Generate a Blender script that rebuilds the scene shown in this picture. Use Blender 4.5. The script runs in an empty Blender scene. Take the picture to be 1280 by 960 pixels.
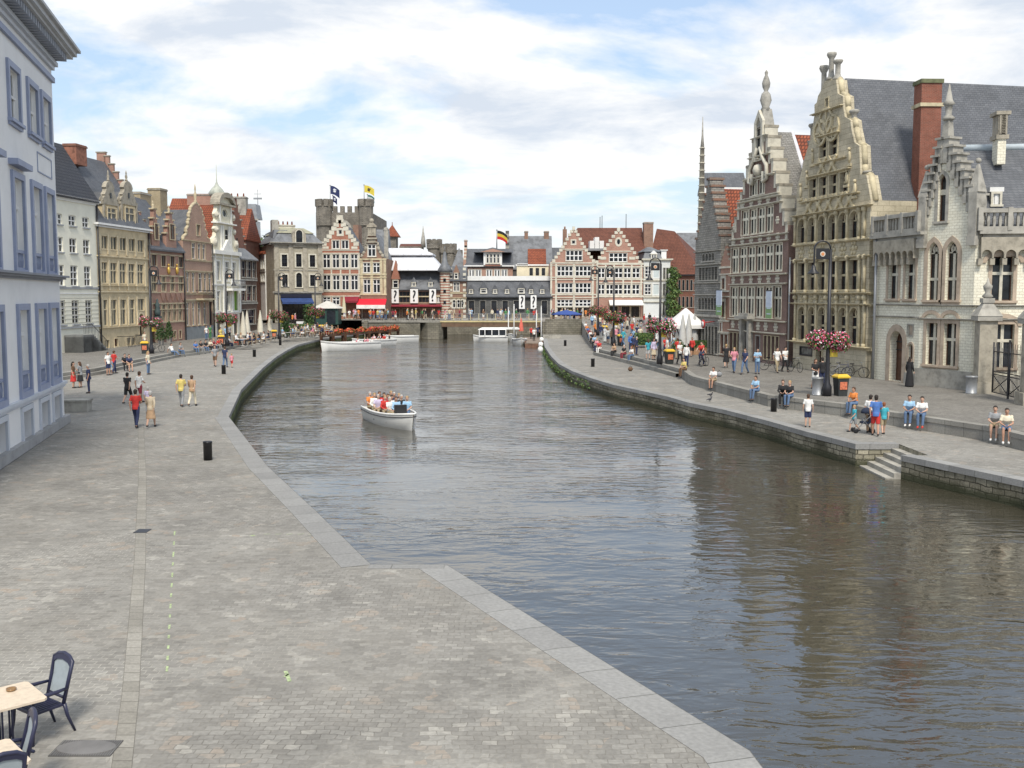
import bpy, bmesh, math, random
from mathutils import Vector, Matrix
from mathutils.geometry import tessellate_polygon, delaunay_2d_cdt
R = math.radians
random.seed(7)
scene = bpy.context.scene
COL = scene.collection

# ---------------------------------------------------------------- camera, sky, sun, exposure
TH = R(5.0); H = 5.9
cd = bpy.data.cameras.new("camera"); cam = bpy.data.objects.new("camera", cd); COL.objects.link(cam)
cam.location = (0, 0, H); cam.rotation_euler = (R(90) - TH, 0, 0)
cd.sensor_width = 36; cd.lens = 36; cd.clip_start = .1; cd.clip_end = 9000
scene.camera = cam
scene.view_settings.view_transform = 'Standard'; scene.view_settings.look = 'None'
scene.view_settings.gamma = 1; scene.view_settings.exposure = 0.9
SUN_EL, SUN_AZ = R(50), R(173)       # azimuth clockwise from +Y: behind the camera, straight behind
w = bpy.data.worlds.new("World"); scene.world = w; w.use_nodes = True
nt = w.node_tree; nt.nodes.clear()
def N(t, ty, **k):
    n = t.nodes.new(ty)
    for a, b in k.items():
        if a.startswith('i_'):
            n.inputs[a[2:].replace('_', ' ')].default_value = b
        else: setattr(n, a, b)
    return n
def ramp(t, fac, stops):
    n = t.nodes.new('ShaderNodeValToRGB'); e = n.color_ramp.elements
    while len(e) < len(stops): e.new(.5)
    for q, (p, c) in zip(e, stops): q.position = p; q.color = c if len(c) == 4 else (*c, 1)
    t.links.new(fac, n.inputs[0]); return n.outputs[0]
def mth(t, op, a, b=None):
    n = t.nodes.new('ShaderNodeMath'); n.operation = op
    for i, v in enumerate((a, b)):
        if v is None: continue
        if isinstance(v, (int, float)): n.inputs[i].default_value = v
        else: t.links.new(v, n.inputs[i])
    return n.outputs[0]
def mixc(t, f, a, b, bt='MIX'):
    n = t.nodes.new('ShaderNodeMix'); n.data_type = 'RGBA'; n.blend_type = bt
    for i, v in ((0, f), (6, a), (7, b)):
        if isinstance(v, (int, float)): n.inputs[i].default_value = v
        elif isinstance(v, tuple): n.inputs[i].default_value = v if len(v) == 4 else (*v, 1)
        else: t.links.new(v, n.inputs[i])
    return n.outputs[2]
out = N(nt, 'ShaderNodeOutputWorld'); bg = N(nt, 'ShaderNodeBackground')
sky = N(nt, 'ShaderNodeTexSky', sky_type='NISHITA', sun_disc=False, sun_elevation=SUN_EL, sun_rotation=SUN_AZ)
sky.air_density = 1.2; sky.dust_density = 1.5; sky.ozone_density = 1.6
SKY_STR = .11
tc = N(nt, 'ShaderNodeTexCoord'); sx = N(nt, 'ShaderNodeSeparateXYZ'); nt.links.new(tc.outputs['Generated'], sx.inputs[0])
zz = mth(nt, 'ADD', mth(nt, 'MAXIMUM', sx.outputs[2], 0), .16)
cx = N(nt, 'ShaderNodeCombineXYZ')
nt.links.new(mth(nt, 'DIVIDE', sx.outputs[0], zz), cx.inputs[0]); nt.links.new(mth(nt, 'DIVIDE', sx.outputs[1], zz), cx.inputs[1])
def wn(scale, det, rough, off, dist=0.0):
    mp = N(nt, 'ShaderNodeMapping'); mp.inputs['Location'].default_value = off
    nt.links.new(cx.outputs[0], mp.inputs[0])
    n = N(nt, 'ShaderNodeTexNoise'); n.inputs['Scale'].default_value = scale; n.inputs['Detail'].default_value = det
    n.inputs['Roughness'].default_value = rough; n.inputs['Distortion'].default_value = dist
    nt.links.new(mp.outputs[0], n.inputs['Vector']); return n.outputs['Fac']
hi = N(nt, 'ShaderNodeMapRange'); hi.inputs[1].default_value = .24; hi.inputs[2].default_value = .40; hi.inputs[3].default_value = 0; hi.inputs[4].default_value = .20; nt.links.new(sx.outputs[2], hi.inputs[0])
hi2 = N(nt, 'ShaderNodeMapRange'); hi2.inputs[1].default_value = .55; hi2.inputs[2].default_value = .75; hi2.inputs[3].default_value = 0; hi2.inputs[4].default_value = .30; nt.links.new(sx.outputs[2], hi2.inputs[0])
cover = ramp(nt, mth(nt, 'ADD', mth(nt, 'SUBTRACT', wn(1.0, 9, .56, (3.1, 7.7, 0), .25), hi.outputs[0]), hi2.outputs[0]), [(.395, (0, 0, 0)), (.49, (1, 1, 1))])
body_ = ramp(nt, wn(1.5, 8, .6, (9.2, 1.4, 2), .3), [(.37, (3.5, 3.85, 4.35)), (.46, (4.5, 4.65, 4.85)), (.54, (5.4, 5.35, 5.25))])
cl = mixc(nt, cover, mixc(nt, .42, mixc(nt, 1.0, sky.outputs[0], (.66, .74, .86), 'MULTIPLY'), (3.9, 4.5, 5.1)), body_)
hz = ramp(nt, sx.outputs[2], [(0.0, (1, 1, 1)), (.16, (0, 0, 0))])
cl2 = mixc(nt, mth(nt, 'MULTIPLY', hz, .55), cl, (4.3, 4.85, 5.1))
nt.links.new(cl2, bg.inputs[0]); bg.inputs[1].default_value = SKY_STR
nt.links.new(bg.outputs[0], out.inputs[0])
sl = bpy.data.lights.new("sun", 'SUN'); so = bpy.data.objects.new("sun", sl); COL.objects.link(so)
sl.energy = 2.0; sl.angle = R(12); sl.color = (1, .93, .82)
so.rotation_euler = (R(90) - SUN_EL, 0, -SUN_AZ + math.pi)
_d = Vector((math.sin(SUN_AZ) * math.cos(SUN_EL), math.cos(SUN_AZ) * math.cos(SUN_EL), math.sin(SUN_EL)))
so.rotation_euler = (-_d).to_track_quat('-Z', 'Y').to_euler()

# ---------------------------------------------------------------- camera geometry: pixel of the 1280x960 photograph -> world
def ray(px, py):
    a = (px - 640) / 1280; b = (480 - py) / 1280
    return Vector((a, math.cos(TH) + b * math.sin(TH), -math.sin(TH) + b * math.cos(TH)))
def G(px, py, z=0.0):                                # ground point
    d = ray(px, py); t = (z - H) / d.z
    return Vector((d.x * t, d.y * t, z))
def AT(px, py, Y):                                   # point at depth Y
    d = ray(px, py); t = Y / d.y
    return Vector((d.x * t, Y, H + d.z * t))
def proj(p):
    c, s = math.cos(TH), math.sin(TH); z = p[2] - H
    f = p[1] * c - z * s; u = p[1] * s + z * c
    return 640 + 1280 * p[0] / f, 480 - 1280 * u / f

# ---------------------------------------------------------------- materials
MATS = {}
def bsdf(name):
    m = bpy.data.materials.new(name); m.use_nodes = True; t = m.node_tree
    return m, t, t.nodes['Principled BSDF']
def mat(name, col, rough=.7, var=.12, scale=1.5, bump=0.0, bscale=8, metal=0, spec=.5):
    if name in MATS: return MATS[name]
    m, t, b = bsdf(name); b.inputs['Roughness'].default_value = rough; b.inputs['Metallic'].default_value = metal
    b.inputs['Specular IOR Level'].default_value = spec
    if var:
        tc = N(t, 'ShaderNodeTexCoord')
        n = N(t, 'ShaderNodeTexNoise', i_Scale=scale, i_Detail=6, i_Roughness=.65); t.links.new(tc.outputs['Object'], n.inputs['Vector'])
        c = ramp(t, n.outputs['Fac'], [(.3, tuple(v * (1 - var * 1.6) for v in col)), (.5, tuple(col)), (.72, tuple(min(1, v * (1 + var)) for v in col))])
        t.links.new(c, b.inputs['Base Color'])
        if bump:
            n2 = N(t, 'ShaderNodeTexNoise', i_Scale=bscale, i_Detail=4); t.links.new(tc.outputs['Object'], n2.inputs['Vector'])
            bp = N(t, 'ShaderNodeBump', i_Strength=bump, i_Distance=.03); t.links.new(n2.outputs['Fac'], bp.inputs['Height']); t.links.new(bp.outputs[0], b.inputs['Normal'])
    else: b.inputs['Base Color'].default_value = (*col, 1)
    MATS[name] = m; return m
def bricks(name, c1, c2, mortar, bw=.22, bh=.07, ms=.012, rough=.85, stain=.25, bump=.4, uv='xz', offs=.5, distort=0.0, squash=1, dirt=(.10, .09, .075), dirtamt=0.0, var2=False, wet=False):
    """masonry; uv='xz' runs on the facade plane, 'xy' on the ground, 'uv' on a ribbon"""
    if name in MATS: return MATS[name]
    m, t, b = bsdf(name); b.inputs['Roughness'].default_value = rough; b.inputs['Specular IOR Level'].default_value = .3
    tc = N(t, 'ShaderNodeTexCoord')
    src = tc.outputs['UV'] if uv == 'uv' else tc.outputs['Object']
    if uv == 'xz':
        s = N(t, 'ShaderNodeSeparateXYZ'); t.links.new(src, s.inputs[0]); c = N(t, 'ShaderNodeCombineXYZ')
        t.links.new(mth(t, 'ADD', s.outputs[0], s.outputs[1]), c.inputs[0]); t.links.new(s.outputs[2], c.inputs[1]); vec = c.outputs[0]
    else: vec = src
    if distort:
        dn = N(t, 'ShaderNodeTexNoise', i_Scale=.9, i_Detail=3); t.links.new(vec, dn.inputs['Vector'])
        dn2 = N(t, 'ShaderNodeTexNoise', i_Scale=9, i_Detail=2); t.links.new(vec, dn2.inputs['Vector'])
        def off(nn, amt):
            v = N(t, 'ShaderNodeVectorMath', operation='SUBTRACT'); t.links.new(nn.outputs['Color'], v.inputs[0]); v.inputs[1].default_value = (.5, .5, .5)
            s2 = N(t, 'ShaderNodeVectorMath', operation='SCALE'); t.links.new(v.outputs[0], s2.inputs[0]); s2.inputs['Scale'].default_value = amt; return s2.outputs[0]
        a1 = N(t, 'ShaderNodeVectorMath', operation='ADD'); t.links.new(vec, a1.inputs[0]); t.links.new(off(dn, distort * 4), a1.inputs[1])
        a2 = N(t, 'ShaderNodeVectorMath', operation='ADD'); t.links.new(a1.outputs[0], a2.inputs[0]); t.links.new(off(dn2, distort), a2.inputs[1]); vec2 = a2.outputs[0]
    else: vec2 = vec
    br = N(t, 'ShaderNodeTexBrick', offset=offs, offset_frequency=2); t.links.new(vec2, br.inputs['Vector'])
    br.inputs['Scale'].default_value = 1; br.inputs['Brick Width'].default_value = bw; br.inputs['Row Height'].default_value = bh
    br.inputs['Mortar Size'].default_value = ms; br.inputs['Mortar Smooth'].default_value = .3; br.inputs['Bias'].default_value = 0
    br.inputs['Color1'].default_value = (*c1, 1); br.inputs['Color2'].default_value = (*c2, 1); br.inputs['Mortar'].default_value = (*mortar, 1)
    n = N(t, 'ShaderNodeTexNoise', i_Scale=.55, i_Detail=8, i_Roughness=.7); t.links.new(vec, n.inputs['Vector'])
    st = ramp(t, n.outputs['Fac'], [(.32, (1 - stain,) * 3), (.55, (1, 1, 1)), (.75, (1 + stain * .4,) * 3)])
    if var2:                                          # pale joints in places, odd ochre or pale stones
        nv = N(t, 'ShaderNodeTexNoise', i_Scale=.16, i_Detail=4); t.links.new(vec, nv.inputs['Vector'])
        t.links.new(ramp(t, nv.outputs['Fac'], [(.42, tuple(mortar)), (.62, (.40, .385, .34))]), br.inputs['Mortar'])
        vo = N(t, 'ShaderNodeTexVoronoi', i_Scale=3.4); t.links.new(vec2, vo.inputs['Vector'])
        sp = N(t, 'ShaderNodeSeparateXYZ'); t.links.new(vo.outputs['Color'], sp.inputs[0])
        t.links.new(mixc(t, ramp(t, sp.outputs[0], [(.90, (0, 0, 0)), (.93, (.45,) * 3)]), tuple(c1), (.42, .33, .25)), br.inputs['Color1'])
        t.links.new(mixc(t, ramp(t, sp.outputs[1], [(.86, (0, 0, 0)), (.90, (.45,) * 3)]), tuple(c2), (.47, .45, .40)), br.inputs['Color2'])
    col = mixc(t, 1.0, br.outputs['Color'], st, 'MULTIPLY')
    n3 = N(t, 'ShaderNodeTexNoise', i_Scale=14, i_Detail=3); t.links.new(vec, n3.inputs['Vector'])
    col = mixc(t, .5, col, ramp(t, n3.outputs['Fac'], [(.3, (.72,) * 3), (.7, (1.2,) * 3)]), 'MULTIPLY')
    if dirtamt:
        n4 = N(t, 'ShaderNodeTexNoise', i_Scale=.35, i_Detail=9, i_Roughness=.75, i_Distortion=.6); t.links.new(vec, n4.inputs['Vector'])
        f = ramp(t, n4.outputs['Fac'], [(.46, (0, 0, 0)), (.62, (1, 1, 1))])
        col = mixc(t, mth(t, 'MULTIPLY', f, dirtamt), col, dirt)
    if wet:                                           # algae and wet stone up to the usual water line
        sv = N(t, 'ShaderNodeSeparateXYZ'); t.links.new(vec, sv.inputs[0])
        mr = N(t, 'ShaderNodeMapRange'); mr.inputs[1].default_value = -.62; mr.inputs[2].default_value = -.42; mr.inputs[3].default_value = .85; mr.inputs[4].default_value = 0
        t.links.new(mth(t, 'ADD', sv.outputs[1], mth(t, 'MULTIPLY', n3.outputs['Fac'], .22)), mr.inputs[0]); col = mixc(t, mr.outputs[0], col, (.035, .04, .018))
    t.links.new(col, b.inputs['Base Color'])
    bp = N(t, 'ShaderNodeBump', i_Strength=bump, i_Distance=.02, invert=True)
    t.links.new(mth(t, 'ADD', br.outputs['Fac'], mth(t, 'MULTIPLY', n3.outputs['Fac'], -.6)), bp.inputs['Height']); t.links.new(bp.outputs[0], b.inputs['Normal'])
    MATS[name] = m; return m

GLASS = mat('window_glass', (.02, .024, .03), .08, var=.6, scale=.7, spec=.3)
GLASSC = mat('curtained_glass', (.12, .12, .11), .15, var=.55, scale=1.7, spec=.3)
GLASSW = mat('lace_curtain_glass', (.30, .30, .28), .15, var=.4, scale=2, spec=.7)
WHITEP = mat('white_paint', (.74, .74, .72), .5, .06)
CREAMP = mat('cream_paint', (.66, .62, .47), .55, .08)
WOODBR = mat('brown_wood', (.10, .05, .03), .5, .25, 3)
DARKM = mat('dark_metal', (.018, .018, .022), .4, .2)
BLACKP = mat('black_paint', (.012, .012, .014), .35, .1)
GREYM = mat('galvanised_metal', (.30, .31, .32), .45, .12, metal=.4)
STONE = mat('weathered_stone', (.33, .30, .24), .85, .3, 1.8, .4)
STONEG = mat('grey_stone', (.34, .325, .285), .85, .28, 1.6, .4)
STONEW = mat('white_stone', (.56, .53, .44), .8, .18, 1.6, .3)
STONEY = mat('yellow_stone', (.50, .435, .29), .85, .28, 1.4, .4)
STONEB = mat('beige_stone', (.47, .40, .27), .85, .16, 1.4, .3)
SLATE = bricks('slate_roof', (.105, .112, .125), (.135, .142, .155), (.06, .065, .075), .3, .16, .012, .55, .3, .5, offs=.5)
SLATEW = mat('weathered_slate', (.14, .148, .16), .6, .35, .9, .5, 6)
DARKTILE = bricks('dark_tile_roof', (.045, .045, .05), (.062, .06, .062), (.02, .02, .024), .35, .33, .05, .5, .2, 1.2)
REDTILE = bricks('red_tile_roof', (.36, .10, .045), (.27, .075, .04), (.12, .035, .02), .28, .3, .05, .7, .35, 1.0)
BROWNTILE = bricks('brown_tile_roof', (.20, .078, .05), (.15, .06, .042), (.08, .03, .02), .28, .28, .04, .75, .3, .8)
PLASTERW = mat('cream_plaster', (.78, .76, .64), .75, .06, .9, .05)
PLASTERB = mat('pale_blue_plaster', (.78, .775, .765), .7, .05, .6, .05)
BLUETRIM = mat('blue_grey_trim', (.27, .31, .43), .55, .08, 1)
LIGHTBLUE = mat('light_blue_stone', (.54, .57, .62), .6, .06, 1)

# ---------------------------------------------------------------- mesh builder
class MB:
    def __init__(s): s.v = []; s.f = []; s.m = []; s.uv = None; s.sm = []
    def add(s, vs, fs, mi=0, smooth=False):
        o = len(s.v); s.v += [tuple(v) for v in vs]
        for f in fs: s.f.append([i + o for i in f]); s.m.append(mi); s.sm.append(smooth)
    def box(s, x0, y0, z0, x1, y1, z1, mi=0):
        s.add([(x0, y0, z0), (x1, y0, z0), (x1, y1, z0), (x0, y1, z0), (x0, y0, z1), (x1, y0, z1), (x1, y1, z1), (x0, y1, z1)],
              [(0, 3, 2, 1), (4, 5, 6, 7), (0, 1, 5, 4), (1, 2, 6, 5), (2, 3, 7, 6), (3, 0, 4, 7)], mi)
    def cbox(s, c, d, mi=0, rz=0, M=None):
        o = len(s.v); s.box(-d[0]/2, -d[1]/2, -d[2]/2, d[0]/2, d[1]/2, d[2]/2, mi)
        M = M or (Matrix.Translation(c) @ Matrix.Rotation(rz, 4, 'Z'))
        for i in range(o, len(s.v)): s.v[i] = tuple(M @ Vector(s.v[i]))
    def taper(s, c, w0, d0, w1, d1, h, mi=0):        # frustum, base centre c
        x, y, z = c
        s.add([(x-w0/2, y-d0/2, z), (x+w0/2, y-d0/2, z), (x+w0/2, y+d0/2, z), (x-w0/2, y+d0/2, z),
               (x-w1/2, y-d1/2, z+h), (x+w1/2, y-d1/2, z+h), (x+w1/2, y+d1/2, z+h), (x-w1/2, y+d1/2, z+h)],
              [(0, 3, 2, 1), (4, 5, 6, 7), (0, 1, 5, 4), (1, 2, 6, 5), (2, 3, 7, 6), (3, 0, 4, 7)], mi)
    def prism(s, poly, a, b, ax='y', mi=0):           # poly in the other two axes, extruded from a to b
        n = len(poly)
        def P(p, q): return {'y': (p[0], q, p[1]), 'z': (p[0], p[1], q), 'x': (q, p[0], p[1])}[ax]
        vs = [P(p, a) for p in poly] + [P(p, b) for p in poly]
        tr = tessellate_polygon([[Vector((p[0], p[1], 0)) for p in poly]])
        fs = [(i, (i+1) % n, n + (i+1) % n, n + i) for i in range(n)] + [tuple(x) for x in tr] + [tuple(n + i for i in reversed(x)) for x in tr]
        s.add(vs, fs, mi)
    def tube(s, pts, r, n=8, mi=0, smooth=True):
        pts = [Vector(p) for p in pts]; rs = r if isinstance(r, (list, tuple)) else [r] * len(pts)
        vs = []; up = None
        for i, p in enumerate(pts):
            d = (pts[min(i+1, len(pts)-1)] - pts[max(i-1, 0)]).normalized()
            if up is None:
                a = d.orthogonal().normalized()
            else:
                a = (up - d * up.dot(d)); a = a.normalized() if a.length > 1e-6 else d.orthogonal().normalized()
            up = a; b = d.cross(a)
            for k in range(n):
                t = 2 * math.pi * k / n; vs.append(p + (a * math.cos(t) + b * math.sin(t)) * rs[i])
        fs = [(i*n+k, i*n+(k+1) % n, (i+1)*n+(k+1) % n, (i+1)*n+k) for i in range(len(pts)-1) for k in range(n)]
        fs += [tuple(reversed(range(n))), tuple(range((len(pts)-1)*n, len(pts)*n))]
        s.add(vs, fs, mi, smooth)
    def lathe(s, prof, c=(0, 0, 0), n=16, mi=0, smooth=True, sx=1, sy=1):
        vs = [(c[0] + r*math.cos(2*math.pi*k/n)*sx, c[1] + r*math.sin(2*math.pi*k/n)*sy, c[2] + z) for r, z in prof for k in range(n)]
        fs = [(i*n+k, i*n+(k+1) % n, (i+1)*n+(k+1) % n, (i+1)*n+k) for i in range(len(prof)-1) for k in range(n)]
        fs += [tuple(reversed(range(n))), tuple(range((len(prof)-1)*n, len(prof)*n))]
        s.add(vs, fs, mi, smooth)
    def ball(s, c, r, mi=0, n=10, sc=(1, 1, 1)):
        k = n // 2; prof = [(max(1e-4, math.sin(math.pi*i/k)) * r, -math.cos(math.pi*i/k) * r * sc[2]) for i in range(k+1)]
        s.lathe(prof, c, n, mi, True, sc[0], sc[1])
    def grid(s, rows, mi=0, smooth=True, close=False):
        n = len(rows[0]); vs = [p for r in rows for p in r]
        fs = [(i*n+k, i*n+(k+1) % n, (i+1)*n+(k+1) % n, (i+1)*n+k) for i in range(len(rows)-1) for k in range(n if close else n-1)]
        s.add(vs, fs, mi, smooth)
    def build(s, name, mats, parent=None, loc=(0, 0, 0), rz=0):
        me = s.mesh(name, mats); return link(name, me, parent, loc, rz)
    def mesh(s, name, mats):
        me = bpy.data.meshes.new(name); me.from_pydata(s.v, [], s.f); me.update()
        for m in (mats if isinstance(mats, (list, tuple)) else [mats]): me.materials.append(m)
        me.polygons.foreach_set('material_index', s.m); me.polygons.foreach_set('use_smooth', s.sm)
        return me
def link(name, me, parent=None, loc=(0, 0, 0), rz=0):
    o = bpy.data.objects.new(name, me); COL.objects.link(o); o.location = loc; o.rotation_euler = (0, 0, rz)
    if parent: o.parent = parent
    return o
def tag(o, label, cat, group=None):
    o['label'] = label; o['category'] = cat
    if group: o['group'] = group
    return o
def empty(name, loc, rz=0, label=None, cat=None, group=None):
    o = bpy.data.objects.new(name, None); COL.objects.link(o); o.location = loc; o.rotation_euler = (0, 0, rz); o.empty_display_size = .3
    if label: tag(o, label, cat, group)
    return o
def struct(o, k='structure'): o['kind'] = k; return o
def copy_tree(o, parent=None):
    c = o.copy(); COL.objects.link(c)
    if parent: c.parent = parent
    for ch in KIDS.get(o.name, []): copy_tree(ch, c)
    return c
KIDS = {}
def learn(o):                                          # remember the children of a source thing
    for x in [o] + list(o.children_recursive): KIDS[x.name] = list(x.children)
def offset_poly(p, d):                                # outward for CCW polygons
    n = len(p); r = []
    for i in range(n):
        a, b, c = Vector(p[i-1]), Vector(p[i]), Vector(p[(i+1) % n])
        e1 = (b-a).normalized(); e2 = (c-b).normalized(); n1 = Vector((e1.y, -e1.x)); n2 = Vector((e2.y, -e2.x))
        m = n1 + n2; k = max(.35, 1 + n1.dot(n2)); r.append(tuple(b + m * (d / k)))
    return r
def ring(mb, p, q, y0, y1, mi=0):                       # frame between inner polygon p and outer polygon q, from depth y0 to y1
    n = len(p); vs = [(x, y0, z) for x, z in p] + [(x, y0, z) for x, z in q] + [(x, y1, z) for x, z in p] + [(x, y1, z) for x, z in q]
    fs = []
    for i in range(n):
        j = (i+1) % n
        fs += [(i, j, n+j, n+i), (n+i, n+j, 3*n+j, 3*n+i), (2*n+i, 2*n+j, j, i), (2*n+j, 2*n+i, 3*n+i, 3*n+j)]
    mb.add(vs, fs, mi)
# ---------------------------------------------------------------- buildings
class K:                                              # a kind of window
    def __init__(s, sur=.12, surm=None, fm=None, glass=None, nx=2, tr=(.66,), arch=0, rev=.2, sill=True, fw=.06, mull=.07, proud=.04, glaze=0, barm=None, bal=False):
        s.__dict__.update(locals()); s.surm = surm or STONE; s.fm = fm or WHITEP; s.glass = glass or GLASS; s.barm = barm or s.fm
WC = {}
def win_poly(w, h, arch):
    if not arch: return [(0, 0), (w, 0), (w, h), (0, h)]
    p = [(0, 0), (w, 0)]
    if arch == 1:                                     # round head
        r = w/2; n = 8
        p += [(r + r*math.cos(math.pi*i/n), h - r + r*math.sin(math.pi*i/n)) for i in range(n+1)]
    elif arch == 3:                                   # shallow head
        r = w*.16; n = 6
        p += [(w/2 + w/2*math.cos(math.pi*i/n), h - r + r*math.sin(math.pi*i/n)) for i in range(n+1)]
    elif arch == 4:                                   # ellipse / oval opening
        return [(w/2 + w/2*math.cos(2*math.pi*i/14), h/2 + h/2*math.sin(2*math.pi*i/14)) for i in range(14)]
    else:                                             # pointed head
        n = 5; R0 = w*.95; hh = math.sqrt(R0*R0-(R0-w/2)**2); z0 = h - hh; a1 = math.acos((R0-w/2)/R0)
        p += [(w - R0 + R0*math.cos(a1*i/n), z0 + R0*math.sin(a1*i/n)) for i in range(n+1)]
        p += [(R0 - R0*math.cos(a1*i/n), z0 + R0*math.sin(a1*i/n)) for i in range(n-1, -1, -1)]
    return p
def win_mesh(w, h, k):
    key = (w, h, id(k))
    if key in WC: return WC[key]
    p = win_poly(w, h, k.arch); mb = MB()
    if k.sur: ring(mb, p, offset_poly(p, k.sur), -k.proud, .01, 0)
    if k.sill and k.arch != 4: mb.box(-k.sur-.05, -k.proud-.09, -.12, w+k.sur+.05, .02, .0 if k.sur else .02, 0)
    q = offset_poly(p, -k.fw); ring(mb, q, p, k.rev-.05, k.rev, 1)
    y0, y1 = k.rev-.09, k.rev-.01; spring = h if not k.arch else (h - w/2 if k.arch == 1 else h - w*.8 if k.arch == 2 else h - w*.16)
    if k.arch != 4:
        for i in range(1, k.nx):
            x = w*i/k.nx; top = h - .02 if (not k.arch or abs(x-w/2) < .01) else spring
            mb.box(x-k.mull/2, y0, 0, x+k.mull/2, y1, top, 2)
        for t in k.tr:
            z = t*h; mb.box(0, y0-.01, z-k.mull/2, w, y1-.01, z+k.mull/2, 2)
        if k.arch in (1, 2) and k.nx > 1:               # tracery roundel
            c = (w/2, spring + (.22*w if k.arch == 1 else .28*w)); rr = w*.17
            a = [(c[0]+rr*math.cos(i*math.pi/5), c[1]+rr*math.sin(i*math.pi/5)) for i in range(10)]
            ring(mb, a, offset_poly(a, k.mull*.8), y0, y1, 2); mb.box(0, y0, spring-.03, w, y1, spring+.04, 2)
        if k.glaze:                                   # thin glazing bars
            for i in range(k.nx):
                for j in range(1, k.glaze):
                    z = h*j/k.glaze; mb.box(w*i/k.nx, k.rev-.04, z-.015, w*(i+1)/k.nx, k.rev-.015, z+.015, 1)
        if k.bal:                                     # stone balusters across the foot of the opening
            mb.box(0, .0, .62, w, .14, .74, 0); mb.box(0, .0, 0, w, .14, .08, 0)
            nb = max(3, int(w/.22))
            for i in range(nb):
                x = w*(i+.5)/nb; mb.taper((x, .07, .08), .06, .06, .11, .11, .27, 0); mb.taper((x, .07, .35), .11, .11, .06, .06, .27, 0)
    fm = mb.mesh('window', [k.surm, k.fm, k.barm])
    g = MB(); n = len(p); g.add([(x, k.rev-.015, z) for x, z in p], [tuple(x) for x in tessellate_polygon([[Vector((a, b, 0)) for a, b in p]])], 0)
    gm = g.mesh('pane', [k.glass]); WC[key] = (fm, gm, p); return WC[key]

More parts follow.
